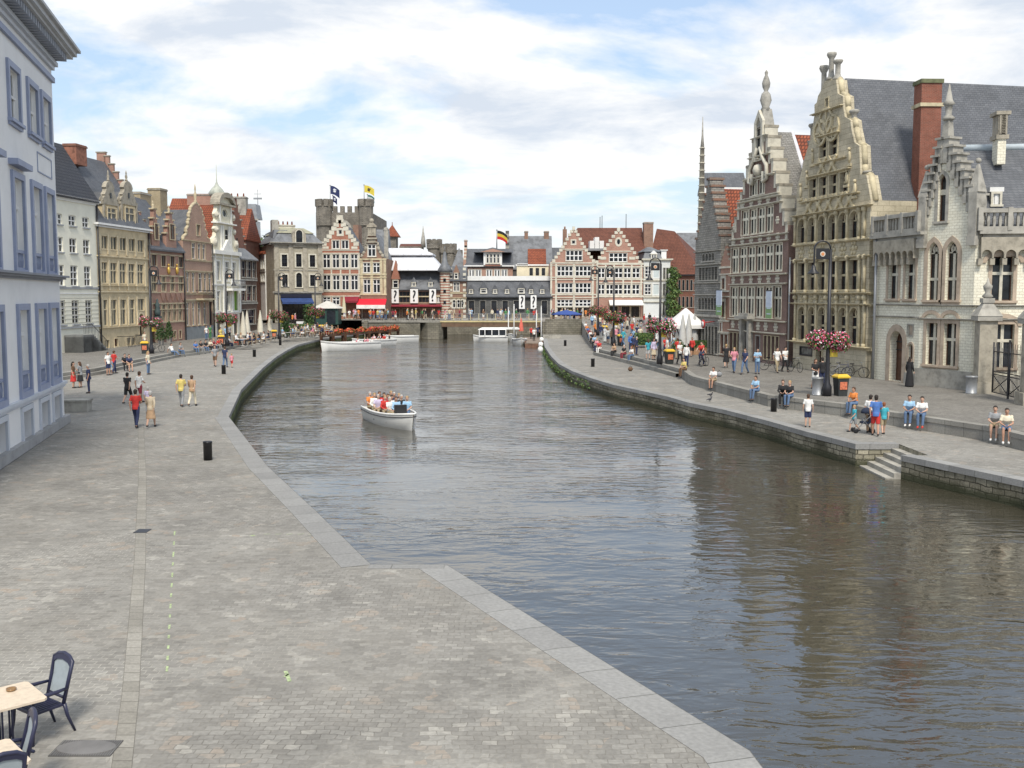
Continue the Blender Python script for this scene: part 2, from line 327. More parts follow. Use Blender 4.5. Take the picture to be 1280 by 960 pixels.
class B:
    def __init__(s, name, label, A, Bp, D, z0=.45, cat='building', group=None):
        s.A = Vector((A[0], A[1], z0)); s.Bp = Vector((Bp[0], Bp[1], z0)); d = s.Bp - s.A; s.W = d.length; s.u = d/s.W; s.D = D
        s.rz = math.atan2(d.y, d.x); s.root = empty(name, s.A, s.rz, label, cat, group); s.inw = Vector((-s.u.y, s.u.x, 0)); s.holes = []; s.z0 = z0
    def uv(s, px, py, y=0):                            # pixel -> (u, v) on the wall plane, or on a plane y metres behind it
        d = ray(px, py); o = Vector((0, 0, H)); a = s.A + s.inw*y; t = (a - o).dot(s.inw)/d.dot(s.inw); p = o + d*t - s.A
        return p.dot(s.u), p.z
    def U(s, px, py, y=0): return s.uv(px, py, y)[0]
    def V(s, px, py, y=0): return s.uv(px, py, y)[1]
    def P(s, pts, y=0): return [s.uv(a, b, y) for a, b in pts]
    def world(s, u, y, z): return s.A + s.u*u + s.inw*y + Vector((0, 0, z))
    def win(s, u0, u1, v0, v1, k, name='window', label=None, hole=True):
        w = max(.15, round((u1-u0)/.05)*.05); h = max(.2, round((v1-v0)/.05)*.05); u0 = (u0+u1)/2 - w/2; v0 = (v0+v1)/2 - h/2
        fm, gm, p = win_mesh(w, h, k)
        f = link(name, fm, s.root, (u0, 0, v0)); link('pane', gm, f)
        if hole: s.holes.append(([(x+u0, z+v0) for x, z in p], k.rev))
        return f
    def grid(s, cols, yref, rows, xref, k):
        for c in cols:
            u0, u1 = s.U(c[0], yref), s.U(c[1], yref)
            for r in rows:
                s.win(u0, u1, s.V(xref, r[1]), s.V(xref, r[0]), k)
    def wall(s, m, outline=None, eave=None, T=.35, name='wall', ym=None, back=True):
        eave = eave if eave is not None else s.eave; s.eave = eave
        o = outline or [(0, 0), (s.W, 0), (s.W, eave), (0, eave)]
        mb = MB(); n = len(o)
        area = sum(o[i-1][0]*o[i][1]-o[i][0]*o[i-1][1] for i in range(n))
        if area < 0: o = o[::-1]
        rings = [o] + [h[0] for h in s.holes]; vs = []; ed = []
        for rg in rings:
            k = len(vs); vs += [Vector(p) for p in rg]; ed += [(k+i, k+(i+1) % len(rg)) for i in range(len(rg))]
        cv, _, cf = delaunay_2d_cdt(vs, ed, [], 0, 1e-5)[:3]
        def inside(p, rg):
            c_ = False; j_ = len(rg)-1
            for i_ in range(len(rg)):
                (xi, yi), (xj, yj) = rg[i_], rg[j_]
                if (yi > p[1]) != (yj > p[1]) and p[0] < (xj-xi)*(p[1]-yi)/(yj-yi)+xi: c_ = not c_
                j_ = i_
            return c_
        keep = []
        for f in cf:
            ce = sum((cv[i] for i in f), Vector((0, 0)))/len(f)
            if inside(ce, o) and not any(inside(ce, h[0]) for h in s.holes): keep.append(tuple(f))
        mb.add([(p.x, 0, p.y) for p in cv], keep, 0); polys = [[Vector((a, b, 0)) for a, b in o]]
        mb.add([(a, 0, b) for a, b in o] + [(a, T, b) for a, b in o], [((i+1) % n, i, n+i, n+(i+1) % n) for i in range(n)] , 0)
        tb = tessellate_polygon([polys[0]]); mb.add([(a, T, b) for a, b in o], [tuple(reversed(t)) for t in tb], 0)
        for h, rv in s.holes:
            q = len(h); mb.add([(a, 0, b) for a, b in h] + [(a, rv, b) for a, b in h], [(i, (i+1) % q, q+(i+1) % q, q+i) for i in range(q)], 0)
        if back:
            W, D, e = s.W, s.D, eave
            mb.add([(0, T, 0), (W, T, 0), (W, D, 0), (0, D, 0), (0, T, e), (W, T, e), (W, D, e), (0, D, e)], [(0, 3, 2, 1), (4, 5, 6, 7), (1, 2, 6, 5), (2, 3, 7, 6), (3, 0, 4, 7)], 0)
        s.holes = []
        return mb.build(name, m, s.root)
    def band(s, v0, v1, m, out=.12, u0=None, u1=None, name='ledge', ret=True, steps=1):
        mb = MB(); u0 = -out if u0 is None else u0; u1 = s.W+out if u1 is None else u1
        for i in range(steps):
            a = v0 + (v1-v0)*i/steps; b = v0 + (v1-v0)*(i+1)/steps; o = out*(i+1)/steps
            mb.box(u0 + (out-o), -o, a, u1 - (out-o), .03, b)
        return mb.build(name, m, s.root)
    def bandpx(s, px, y0, y1, m, out=.12, **k):        # ledge between two photo rows, read at column px
        return s.band(s.V(px, y1), s.V(px, y0), m, out, **k)
    def part(s, name, mb, m): return mb.build(name, m, s.root)
    def roof_side(s, m, e, r, half=None, u0=-.1, u1=None, o=.35, name='roof', back=None, e2=None):
        """ridge parallel to the facade"""
        half = half or s.D/2; u1 = s.W+.1 if u1 is None else u1; back = back or half*2; mb = MB()
        mb.prism([(-o, e-.02), (half, r), (back+o, (e2 if e2 is not None else e)-.02), (back+o, (e2 if e2 is not None else e)-.25), (-o, e-.22)], u0, u1, 'x')
        return mb.build(name, m, s.root)
    def roof_perp(s, m, u0, u1, e, uc, r, y0=.36, y1=None, name='roof'):
        mb = MB(); mb.prism([(u0, e-.1), (u1, e-.1), (u1, e), (uc, r), (u0, e)], y0, y1 or s.D, 'y'); return mb.build(name, m, s.root)
    def chimney(s, u0, u1, y0, y1, v0, v1, m, cap=STONEG, pots=0, name='chimney'):
        mb = MB(); mb.box(u0, y0, v0, u1, y1, v1-.25, 0); mb.box(u0-.08, y0-.08, v1-.25, u1+.08, y1+.08, v1-.1, 1); mb.box(u0-.02, y0-.02, v1-.1, u1+.02, y1+.02, v1, 0)
        for i in range(pots):
            x = u0 + (u1-u0)*(i+.5)/pots; mb.lathe([(.12, 0), (.14, .1), (.1, .5), (.13, .55)], (x, (y0+y1)/2, v1), 8, 2)
        return mb.build(name, [m, cap, REDTILE], s.root)
    def dormer(s, u0, u1, v0, v1, roofh, m, rm, k, depth=2.5, y0=.3, flat=False, name='dormer'):
        """small roof dormer: box with its own window and a little roof"""
        mb = MB(); mb.box(u0, y0, v0, u1, y0+depth, v1, 0)
        uc = (u0+u1)/2
        if flat: mb.box(u0-.15, y0-.2, v1, u1+.15, y0+depth, v1+roofh, 1)
        else: mb.prism([(u0-.15, v1), (u1+.15, v1), (uc, v1+roofh)], y0-.15, y0+depth, 'y', 1)
        d = mb.build(name, [m, rm], s.root)
        w = round((u1-u0)*.74/.05)*.05; h = round((v1-v0)*.78/.05)*.05; fm, gm, p = win_mesh(w, h, k)
        f = link('window', fm, d, (uc-w/2, y0-k.rev-.02, v0+(v1-v0)*.11)); g = link('window_pane', gm, f)
        if True: g.parent = d; g.location = f.location
        return d
def steps_outline(W, eave, left, right):
    """left: list of (u, v) going up from the left eave; right: the same down the right side"""
    return [(0, 0), (W, 0)] + right[::-1] + left[::-1]
def stepped(uc, halfs, v0, top_half=None):
    """halfs: [(half width, v top of that step)] going up -> CCW outline part from right foot to left foot"""
    r = []; v = v0
    for hw, vt in halfs: r += [(uc+hw, v), (uc+hw, vt)]; v = vt
    l = [(2*uc-a, b) for a, b in r]
    return r + l[::-1]
def caps(b, uc, halfs, m, out=.06, th=.14, name='coping', y1=.45, w=None):
    mb = MB()
    for i, (hw, vt) in enumerate(halfs):
        inner = halfs[i+1][0] if i+1 < len(halfs) else 0
        for sg in (-1, 1):
            a, c = uc+sg*(hw+out), uc+sg*(inner-.02); mb.box(min(a, c), -out, vt-.03, max(a, c), y1, vt+th)
            if i == len(halfs)-1: break
        if i == len(halfs)-1: mb.box(uc-hw-out, -out, vt-.03, uc+hw+out, y1, vt+th)
    return mb.build(name, m, b.root)
def finial(mb, x, y, z, h, r=.16, mi=0):
    mb.lathe([(r, 0), (r, h*.12), (r*.5, h*.18), (r*.9, h*.35), (r*.8, h*.5), (r*.35, h*.6), (r*.55, h*.72), (r*.45, h*.82), (.02, h)], (x, y, z), 8, mi)
# ---------------------------------------------------------------- water, quays, terraces, streets
m, t, b = bsdf('river_water'); WATER = m
b.inputs['Base Color'].default_value = (.052, .047, .034, 1); b.inputs['Roughness'].default_value = .04; b.inputs['IOR'].default_value = 1.6
b.inputs['Specular IOR Level'].default_value = 1.0
tc = N(t, 'ShaderNodeTexCoord')
def wv(scale, sx_, sy_, det, rot=0, dist=0.0):
    mp = N(t, 'ShaderNodeMapping'); mp.inputs['Scale'].default_value = (sx_, sy_, 1); mp.inputs['Rotation'].default_value = (0, 0, rot); t.links.new(tc.outputs['Object'], mp.inputs[0])
    n = N(t, 'ShaderNodeTexNoise', i_Scale=scale, i_Detail=det, i_Roughness=.5, i_Distortion=dist); t.links.new(mp.outputs[0], n.inputs['Vector']); return n.outputs['Fac']
h1 = wv(1.2, .7, 1.55, 2, R(10), .8); h2 = wv(3.4, .7, 1.4, 3, R(-14), .5); h3 = wv(.22, .8, 1.2, 3, R(30))
amp = ramp(t, h3, [(.38, (.30,) * 3), (.62, (1.15,) * 3)])
ys_ = N(t, 'ShaderNodeSeparateXYZ'); t.links.new(tc.outputs['Object'], ys_.inputs[0])
mr_ = N(t, 'ShaderNodeMapRange'); mr_.inputs[1].default_value = 35; mr_.inputs[2].default_value = 110; mr_.inputs[3].default_value = 1.0; mr_.inputs[4].default_value = 3.0; t.links.new(ys_.outputs[1], mr_.inputs[0])
hh = mth(t, 'MULTIPLY', mth(t, 'MULTIPLY', mth(t, 'ADD', h1, mth(t, 'MULTIPLY', h2, .30)), amp), mr_.outputs[0])
bp = N(t, 'ShaderNodeBump', i_Strength=1.0, i_Distance=.045); t.links.new(hh, bp.inputs['Height']); t.links.new(bp.outputs[0], b.inputs['Normal'])

COB = bricks('cobble_setts', (.22, .211, .192), (.295, .285, .26), (.185, .175, .155), .205, .14, .008, .85, .24, .5, 'xy', .5, .055, dirt=(.24, .225, .195), dirtamt=.3, var2=True)
COBT = bricks('terrace_setts', (.18, .17, .152), (.25, .237, .212), (.11, .104, .092), .2, .12, .008, .85, .22, .4, 'xy', .5, .03)
COBS = bricks('street_setts', (.23, .215, .19), (.30, .28, .25), (.15, .14, .125), .2, .14, .008, .85, .2, .3, 'xy', .5, .03)
KERB = bricks('blue_stone_slabs', (.25, .248, .24), (.305, .303, .292), (.13, .13, .12), 1.15, 4, .012, .75, .16, .3, 'uv', 0)
QWALL = bricks('quay_blocks', (.36, .33, .25), (.25, .23, .17), (.08, .072, .052), .48, .21, .02, .9, .45, .9, 'uv', .5, .05, dirt=(.055, .052, .03), dirtamt=.75, wet=True)
QWALLG = bricks('mossy_quay_blocks', (.22, .22, .12), (.14, .15, .07), (.06, .07, .03), .48, .21, .02, .95, .5, .9, 'uv', .5, .05, dirt=(.07, .11, .02), dirtamt=.9, wet=True)
STEPM = bricks('step_slabs', (.25, .24, .215), (.31, .30, .27), (.12, .115, .10), 1.0, 4, .012, .8, .2, .3, 'uv', 0)
wb = MB(); wb.add([(-70, -60, -.9), (70, -60, -.9), (70, 240, -.9), (-70, 240, -.9)], [(0, 1, 2, 3)])
struct(wb.build('water', WATER))
bb = MB(); bb.add([(-70, -60, -3), (70, -60, -3), (70, 240, -3), (-70, 240, -3)], [(0, 1, 2, 3)])
struct(bb.build('riverbed', mat('river_mud', (.05, .045, .03), .9)))

def uvmesh(name, faces, m):                          # faces: list of (4 points, 4 uvs)
    me = bpy.data.meshes.new(name); vs = []; fs = []; uvs = []
    for P_, U_ in faces:
        fs.append(list(range(len(vs), len(vs)+len(P_)))); vs += [tuple(p) for p in P_]; uvs += U_
    me.from_pydata(vs, [], fs); l = me.uv_layers.new(name='UVMap'); l.data.foreach_set('uv', [c for u in uvs for c in u]); me.materials.append(m)
    return link(name, me)
def slab(name, edge, xfar, m, sgn):                  # sheet from an edge line [(x,y,z)] to x=xfar
    mb = MB(); n = len(edge); vs = [(x, y, z) for x, y, z in edge] + [(xfar, y, z) for x, y, z in edge]
    fs = [((i, i+1, n+i+1, n+i) if sgn > 0 else (i, n+i, n+i+1, i+1)) for i in range(n-1) if abs(edge[i+1][1]-edge[i][1]) > 1e-4]
    mb.add(vs, fs); return struct(mb.build(name, m))
def facewall(name, edge, zb, m, sgn=1, top=None):
    fs = []; s = 0
    for i in range(len(edge)-1):
        a, b = Vector(edge[i]), Vector(edge[i+1]); L = (b-a).length
        q = [(a.x, a.y, zb), (b.x, b.y, zb), (b.x, b.y, b.z), (a.x, a.y, a.z)]; uv = [(s, zb), (s+L, zb), (s+L, b.z), (s, a.z)]
        if sgn < 0: q = q[::-1]; uv = uv[::-1]
        fs.append((q, uv)); s += L
    return struct(uvmesh(name, fs, m))
def ribbon(name, edge, wid, m, dz=.006, drop=.22, over=.04, side=1):
    """coping stones along an edge: flat top wid wide on the land side (side=+1: land on +x when walking +y), overhanging the wall"""
    pts = [Vector(p) for p in edge]; n = len(pts); L = []; Rr = []
    for i in range(n):
        d = Vector(((pts[min(i+1, n-1)]-pts[i]).xy)); d0 = Vector(((pts[i]-pts[max(i-1, 0)]).xy))
        d = d.normalized() if d.length > 1e-6 else d0.normalized(); d0 = d0.normalized() if d0.length > 1e-6 else d
        n1 = Vector((d.y, -d.x)); n0 = Vector((d0.y, -d0.x)); mm = n1+n0; k = max(.3, 1+n1.dot(n0)); nn = mm/k*side
        p = pts[i]; L.append(Vector((p.x-nn.x*over, p.y-nn.y*over, p.z+dz))); Rr.append(Vector((p.x+nn.x*wid, p.y+nn.y*wid, p.z+dz)))
    fs = []; s = 0
    for i in range(n-1):
        l = (pts[i+1]-pts[i]).length; a, b, c, d = L[i], L[i+1], Rr[i+1], Rr[i]; z = Vector((0, 0, drop))
        for q, uv in (((a, b, c, d), [(s, 0), (s+l, 0), (s+l, wid), (s, wid)]), ((a-z, b-z, b, a), [(s, 0), (s+l, 0), (s+l, drop), (s, drop)]), ((d-z, c-z, c, d)[::-1], [(s, 0), (s+l, 0), (s+l, drop), (s, drop)])):
            if side < 0: q = q[::-1]; uv = uv[::-1]
            fs.append((q, uv))
        s += l
    return struct(uvmesh(name, fs, m))
def gl(pts, z=0.0): return [tuple(G(x, y, z)) for x, y in pts]

# left quay (low), its water edge from the camera's bridge to the far bridge
n1 = G(557, 703); n2 = G(460, 710); yn = (n1.y+n2.y)/2
LE = [(8.5, -40, 0), (3.05, 12.8, 0), (n1.x, yn, 0), (n2.x, yn, 0)] + gl([(395, 641), (333, 583), (285, 521), (301, 487), (329, 459), (345, 446), (358, 438), (372, 431), (400, 424)]) + [(-23.5, 150, 0), (-21, 170, 0), (-20, 180, 0)]
slab('left_quay', LE, -60, COB, -1)
facewall('left_quay_wall', LE[:7], -3, QWALL, -1); facewall('far_left_quay_wall', LE[6:], -3, QWALLG, -1)
ribbon('left_quay_kerb', LE[:3], .62, KERB, side=-1); ribbon('notch_kerb', LE[2:4], .30, KERB, .0065, side=-1); ribbon('left_bank_kerb', LE[3:7], .62, KERB, .007, side=-1); ribbon('far_left_kerb', LE[6:], .5, KERB, side=-1)
# left terrace
LT = [(-26.5, 30, .45)] + [tuple(G(px, py, 0)[:2]) + (.45,) for px, py in ((60, 477), (120, 468), (168, 457), (216, 447), (260, 441), (295, 434), (347, 422))]
LT = [(-42, 62, .45)] + LT[1:] + [(-30.5, 150, .95), (-27, 170, 1.9), (-27, 180, 1.9)]
slab('left_terrace', LT, -300, COBT, -1)
facewall('left_terrace_steps', LT, -.1, STEPM, -1)
ribbon('left_terrace_kerb', LT, .4, STEPM, .006, .2, .03, -1)
lo = [(x+.42, y, .23) for x, y, z in LT]; slabs = ribbon('left_terrace_lower_step', lo, .45, STEPM, 0, .24, 0, -1)
# right quay
RE = [(60, -10, 0), (35, 10, 0)] + [tuple(G(1600, 700)), tuple(G(1280, 601)), tuple(G(1127, 569))]
cpt = G(1070, 555); RBE = [tuple(cpt)] + gl([(1010, 540), (960, 526), (905, 512), (860, 503), (836, 496), (800, 488), (767, 481), (740, 473), (716, 464), (699, 455), (689, 445), (681, 433)]) + [(4.5, 150, 0), (4.5, 178, 0)]
e1 = Vector(RE[-1]); e2 = Vector(RBE[0]); inn = G(1109, 551)
rin = (inn.x + .15, e1.y, 0); rin2 = (inn.x + .15, max(e2.y, inn.y), 0)
RQ = RE + [rin, (rin[0], e2.y+.01, 0), tuple(e2)] + RBE[1:]
slab('right_quay', RQ, 60, COB, 1)
facewall('near_right_quay_wall', RE + [rin], -3, QWALL, 1); facewall('right_quay_wall', [(rin[0], e2.y+.01, 0)] + RBE, -3, QWALL, 1)
ribbon('near_right_kerb', RE, .5, KERB, side=1); ribbon('right_quay_kerb', [(rin[0], e2.y+.01, 0)] + RBE, .5, KERB, .007, side=1)
facewall('landing_back_wall', [rin, (rin[0], e2.y+.01, 0)], -3, QWALL, 1)
sb = MB()
for i in range(5):
    z = -.17*(i+1); x1 = rin[0] - .33*(i+0); sb.box(rin[0]-.31*(i+1), e1.y+.01, -2.5, rin[0]-.31*i-.002, e2.y, z)
struct(sb.build('landing_steps', STONEG))
# right terrace, 0.6 m up, with a two-step flight further on
ta = [tuple(G(px, py, 0)[:2]) + (.6,) for px, py in ((1500, 612), (1280, 564), (1232, 551), (1109, 531), (1060, 521), (960, 508), (866, 482))]
RT = [(31, 0, .6)] + ta + [(ta[-1][0]+.02, ta[-1][1]+1.5, .6)]
tb = [tuple(G(px, py, 0)[:2]) + (.6,) for px, py in ((852, 472), (800, 457), (747, 444))]
RT2 = [RT[-1]] + tb + [(9.2, 125, 1.2), (10.3, 151, 1.9)]
ALL = RT + [(tb[0][0]-.0, RT[-1][1], .6)] + RT2[1:]
slab('right_terrace', [p for p in RT] + RT2[1:], 330, COBT, 1)
facewall('right_terrace_wall', RT + RT2[1:], -.1, STEPM, 1)
ribbon('right_terrace_kerb', RT + RT2[1:], .42, STEPM, .006, .2, .03, 1)
lo = [(x-.42, y, .3 + (z-.6)) for x, y, z in RT2[1:4]]; ribbon('right_terrace_lower_step', lo, .45, STEPM, 0, .31, 0, 1)
# raised street at the far end, its bank walls, and the city ground to the horizon
far = MB(); far.add([(-1500, 174, 1.9), (1500, 174, 1.9), (1500, 4000, 1.9), (-1500, 4000, 1.9)], [(0, 1, 2, 3)])
far.add([(10.3, 151, 1.9), (300, 151, 1.9), (300, 174, 1.9), (10.3, 174, 1.9)], [(0, 1, 2, 3)]); far.add([(4.5, 151.5, 1.896), (10.3, 151.5, 1.896), (10.3, 174, 1.896), (4.5, 174, 1.896)], [(0, 1, 2, 3)])
far.add([(-300, 160, 1.9), (-22, 160, 1.9), (-22, 174, 1.9), (-300, 174, 1.9)], [(0, 1, 2, 3)])
struct(far.build('street', COBS))
BANK = bricks('embankment_stone', (.26, .24, .19), (.20, .185, .15), (.10, .09, .07), .6, .3, .02, .9, .35, .6, dirtamt=.5, dirt=(.08, .08, .06))
bk = MB(); bk.box(-30, 174.2, -3, 12, 174.8, 1.88); bk.box(4.9, 150.9, -.1, 10.3, 151.45, 2.3, 0); bk.box(4.5, 151.4, -3, 4.9, 174.2, 1.89); bk.box(-22.5, 156, -3, -22, 174.2, 1.89)
struct(bk.build('embankment', BANK))
gr = MB(); gr.add([(-3000, -200, -.6), (-60.2, -200, -.6), (-60.2, 178, -.6), (-3000, 178, -.6)], [(0, 1, 2, 3)]); gr.add([(60.2, -200, -.6), (3000, -200, -.6), (3000, 178, -.6), (60.2, 178, -.6)], [(0, 1, 2, 3)])
struct(gr.build('city_ground', COBS))

# paving details near the camera
dm = bricks('drain_slabs', (.26, .247, .215), (.32, .305, .27), (.15, .14, .12), .36, .4, .012, .8, .25, .3, 'uv', 0)
fs = []; L_ = [G(176, 530), G(178, 600), G(175, 700), G(168, 800), G(163, 870), G(152, 960)]; s_ = 0
for a, b_ in zip(L_[:-1], L_[1:]):
    l_ = (b_-a).length; fs.append(([(b_.x-.13, b_.y, .004), (b_.x+.13, b_.y, .004), (a.x+.13, a.y, .004), (a.x-.13, a.y, .004)], [(0, s_+l_), (.36, s_+l_), (.36, s_), (0, s_)])); s_ += l_
struct(uvmesh('drain_line', fs, dm))
dg = MB(); p = G(178, 664); dg.box(p.x-.16, p.y-.2, 0, p.x+.16, p.y+.2, .012); tag(dg.build('drain_grate', DARKM), 'small dark iron drain grate set in the paved line', 'drain')
pm = mat('chalk_paint', (.36, .44, .24), .8, .4, 9); pk = MB()
def dash(x0, y0, x1, y1, wd=.02):
    a, c = G(x0, y0), G(x1, y1); d = (c-a).normalized(); nn = Vector((d.y, -d.x, 0))*wd; z = Vector((0, 0, .0045))
    pk.add([a-nn+z, c-nn+z, c+nn+z, a+nn+z], [(0, 1, 2, 3)])
for y in range(664, 845, 13):
    f = (y-664)/180; dash(218.5-10*f, y, 218.3-10*f-.4, y+4+random.random()*3, .018)
dash(318, 669, 314, 670, .05); dash(357, 839, 362, 852, .03); dash(355, 846, 361, 843, .02)
for x in range(330, 392, 14): dash(x, 668, x+8, 667.4, .012)
struct(pk.build('painted_marks', pm))
# oval manhole grating
mc = G(108, 936); mh = MB(); mh.box(-.42, -.17, 0, .42, .17, .012, 0)
for i in range(26):
    x = -.40 + i*.032; mh.box(x, -.165, .012, x+.014, .165, .02, 1)
mh.lathe([(.40, 0), (.40, .024), (.36, .024)], (0, 0, 0), 28, 1, False, 1, .38)
o = mh.build('manhole_cover', [mat('iron_plate', (.09, .088, .085), .6, .2), mat('iron_rib', (.17, .165, .16), .6, .2)], None, (mc.x, mc.y, 0)); o.scale = (.95, 1.35, 1)
tag(o, 'ribbed iron manhole cover with an oval lid beside the cafe table', 'manhole cover')

# ---------------------------------------------------------------- far bridge
br = empty('stone_bridge', (-8, 157, 0), 0, 'low bridge over the canal with a steel span, stone pier and railing', 'bridge')
def bx(name, m, *boxes, par=br, off=(-8, 157, 0)):
    q = MB()
    for a in boxes: q.box(a[0]-off[0], a[1]-off[1], a[2]-off[2], a[3]-off[0], a[4]-off[1], a[5]-off[2])
    return q.build(name, m, par)
xl, xp0, xp1, xr = -23, -12.6, -10.6, 4.9
bx('deck', mat('bridge_concrete', (.26, .25, .22), .8, .2, 1, .2), (xl, 157, 1.62, xr, 169, 1.95))
bx('girder', mat('brown_girder', (.14, .085, .05), .6, .3), (xp1-.2, 156.9, .95, xr, 157.15, 1.63))
bx('fascia', mat('yellow_fascia', (.55, .46, .24), .6, .2), (xp1-.4, 156.8, 1.66, xr, 156.98, 1.86))
pr = MB(); pr.prism([(-14.2, 158.5), (-12.9, 156.6), (-11.2, 156.4), (-10.6, 157.4), (-10.6, 168), (-14.2, 168)], -3, 1.62, 'z')
for i in range(len(pr.v)): v = pr.v[i]; pr.v[i] = (v[0]+8, v[1]-157, v[2])
pr.build('pier', BANK, br)
pr = MB()                                             # left arch: a segmental opening under the deck
pts = [(xl, -2), (xl, 1.62), (-14.1, 1.62), (-14.1, -2), (-14.6, -2)] + [(-18.4 + 3.8*math.cos(a), -1.1 + 2.1*math.sin(a)) for a in [math.pi*i/10 for i in range(11)]] + [(-22.4, -2)]
pr.prism([(a+8, c) for a, c in pts], .15, 11, 'y'); pr.build('arch', BANK, br)
rl = MB()
for i in range(13):
    x = xp1 + .4 + i*1.28
    if x < xr: rl.box(x-.05+8, -.12, .25+1.7, x+.05+8, 0, 3.0, 0)
for z in (2.25, 2.5, 2.75, 2.98): rl.box(xp1+8, -.09, z-.02, xr+8, -.05, z+.02, 1)
rl.build('railing', [mat('yellow_rail', (.50, .44, .27), .6, .2), GREYM], br)
rl = MB()
for i in range(30):
    x = xl + i*.4
    if x < xp1: rl.box(x-.015+8, -.06, 1.95, x+.015+8, -.03, 2.95, 0)
for z in (2.1, 2.95): rl.box(xl+8, -.08, z-.03, xp1+8, -.02, z+.03, 0)
rl.build('iron_railing', DARKM, br)
# ---------------------------------------------------------------- left row
def ar(px, py=430): d = ray(px, py); return d.x/d.y
def onleft(px): a = ar(px); Y = 51.56/(.1 - a); return (a*Y, Y)
def onright(px): a = ar(px); Y = 35.64/(a + .203); return (a*Y, Y)
def quad_roof(b, name, m, pts):                        # pts in local coords, closed sheet with thickness
    mb = MB(); n = len(pts); lo = [(x, y, z-.18) for x, y, z in pts]
    mb.add(list(pts)+lo, [tuple(range(n)), tuple(n+i for i in reversed(range(n)))] + [(i, n+i, n+(i+1) % n, (i+1) % n) for i in range(n)]); return mb.build(name, m, b.root)

# pale blue-grey mansion beside the camera
far_ = G(81, 529, 0); near_ = G(-2, 584, 0); d = (near_ - far_).normalized()
A0 = far_ + d*24
b = B('grey_blue_mansion', 'pale blue-grey three-storey mansion with heavy cornice, nearest on the left', A0.xy, far_.xy, 14, 0)
DIM = mat('dim_glass', (.10, .105, .095), .35, .4, 2, spec=.3)
KT = K(sur=.24, surm=BLUETRIM, fm=CREAMP, nx=2, tr=(.62,), rev=.2, sill=False, fw=.14, mull=.17, proud=.1, glass=GLASSC)
KTB = K(sur=.24, surm=BLUETRIM, fm=WHITEP, nx=2, tr=(.70,), rev=.24, sill=False, fw=.14, mull=.17, proud=.1, glass=DIM, bal=True)
KTS = K(sur=.2, surm=LIGHTBLUE, fm=BLUETRIM, nx=1, tr=(), rev=.4, sill=False, fw=.08, proud=.08, glass=GLASS)
KTS2 = K(sur=.24, surm=BLUETRIM, fm=WHITEP, nx=2, tr=(.5,), rev=.2, sill=True, fw=.1, mull=.1, proud=.1, glass=DIM)
W = b.W
cols = [(b.U(58, 300), b.U(67, 300)), (b.U(41.5, 300), b.U(50, 300)), (b.U(18, 300), b.U(32.5, 300)), (b.U(-18, 300), b.U(3, 300))]
pit = cols[1][0] - cols[2][0]
wd = cols[0][1]-cols[0][0]
cols = [(c[0], c[0]+max(wd, 1.15)) for c in cols] + [(cols[3][0]-k*2.6, cols[3][0]-k*2.6+1.2) for k in range(1, 5)]
for i, (u0, u1) in enumerate(cols):
    if u0 < .5: continue
    b.win(u0, u1, b.V(62, 183), b.V(62, 130), KTS2); b.win(u0, u1, b.V(62, 341), b.V(62, 243), KTB); b.win(u0, u1, b.V(63, 476), b.V(63, 385), KTB)
    b.win(u0, u1, b.V(68, 529)+.05, b.V(68, 495), KTS)
eave = b.V(72, 96)
b.wall(PLASTERB, eave=eave, T=.6)
b.band(b.V(75, 114), b.V(75, 108), BLUETRIM, .12); b.bandpx(76, 345, 352, mat('ledge_grey', (.22, .235, .27), .6, .1), .38, steps=3); b.bandpx(76, 477, 484, LIGHTBLUE, .16, steps=2)
b.bandpx(80, 519, 529, mat('plinth_grey', (.33, .33, .33), .8, .15), .22); b.band(b.V(70, 515)-.2, b.V(70, 492)+.1, mat('base_bluegrey', (.36, .40, .46), .7, .1), .05, name='base_course') if False else None
b.band(eave, eave+.35, LIGHTBLUE, .25, name='frieze_moulding', steps=2)
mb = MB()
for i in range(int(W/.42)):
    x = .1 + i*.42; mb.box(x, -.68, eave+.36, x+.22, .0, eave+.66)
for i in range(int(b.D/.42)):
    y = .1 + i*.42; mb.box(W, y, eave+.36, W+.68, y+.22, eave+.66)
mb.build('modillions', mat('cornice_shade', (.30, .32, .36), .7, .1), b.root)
mb = MB(); mb.box(-.8, -.8, eave+.66, W+.8, b.D, eave+.8); mb.box(-.95, -.95, eave+.8, W+.95, b.D, eave+1.0); mb.box(-1.1, -1.1, eave+1.0, W+1.1, b.D, eave+1.12)
mb.build('cornice', [mat('cornice_stone', (.46, .47, .48), .7, .12)], b.root)
mb = MB(); e = eave+1.1; mb.add([(-.9, -.9, e), (W+.9, -.9, e), (W+.9, b.D, e), (-.9, b.D, e), (3, 5, e+2.3), (W-4, 5, e+2.3), (W-4, b.D-3, e+2.3), (3, b.D-3, e+2.3)],
  [(0, 1, 5, 4), (1, 2, 6, 5), (2, 3, 7, 6), (3, 0, 4, 7), (4, 5, 6, 7)]); mb.build('roof', SLATE, b.root)
u = b.U(10, 200); v = b.V(20, 208)
for (a_, c_) in ((cols[2][0]-.5, cols[2][1]+.4), (cols[3][0]-.4, cols[3][1]+.3)):
    if c_ < W: b.band(b.V(30, 215), b.V(30, 208), BLUETRIM, .35, a_, c_, 'window_hood')
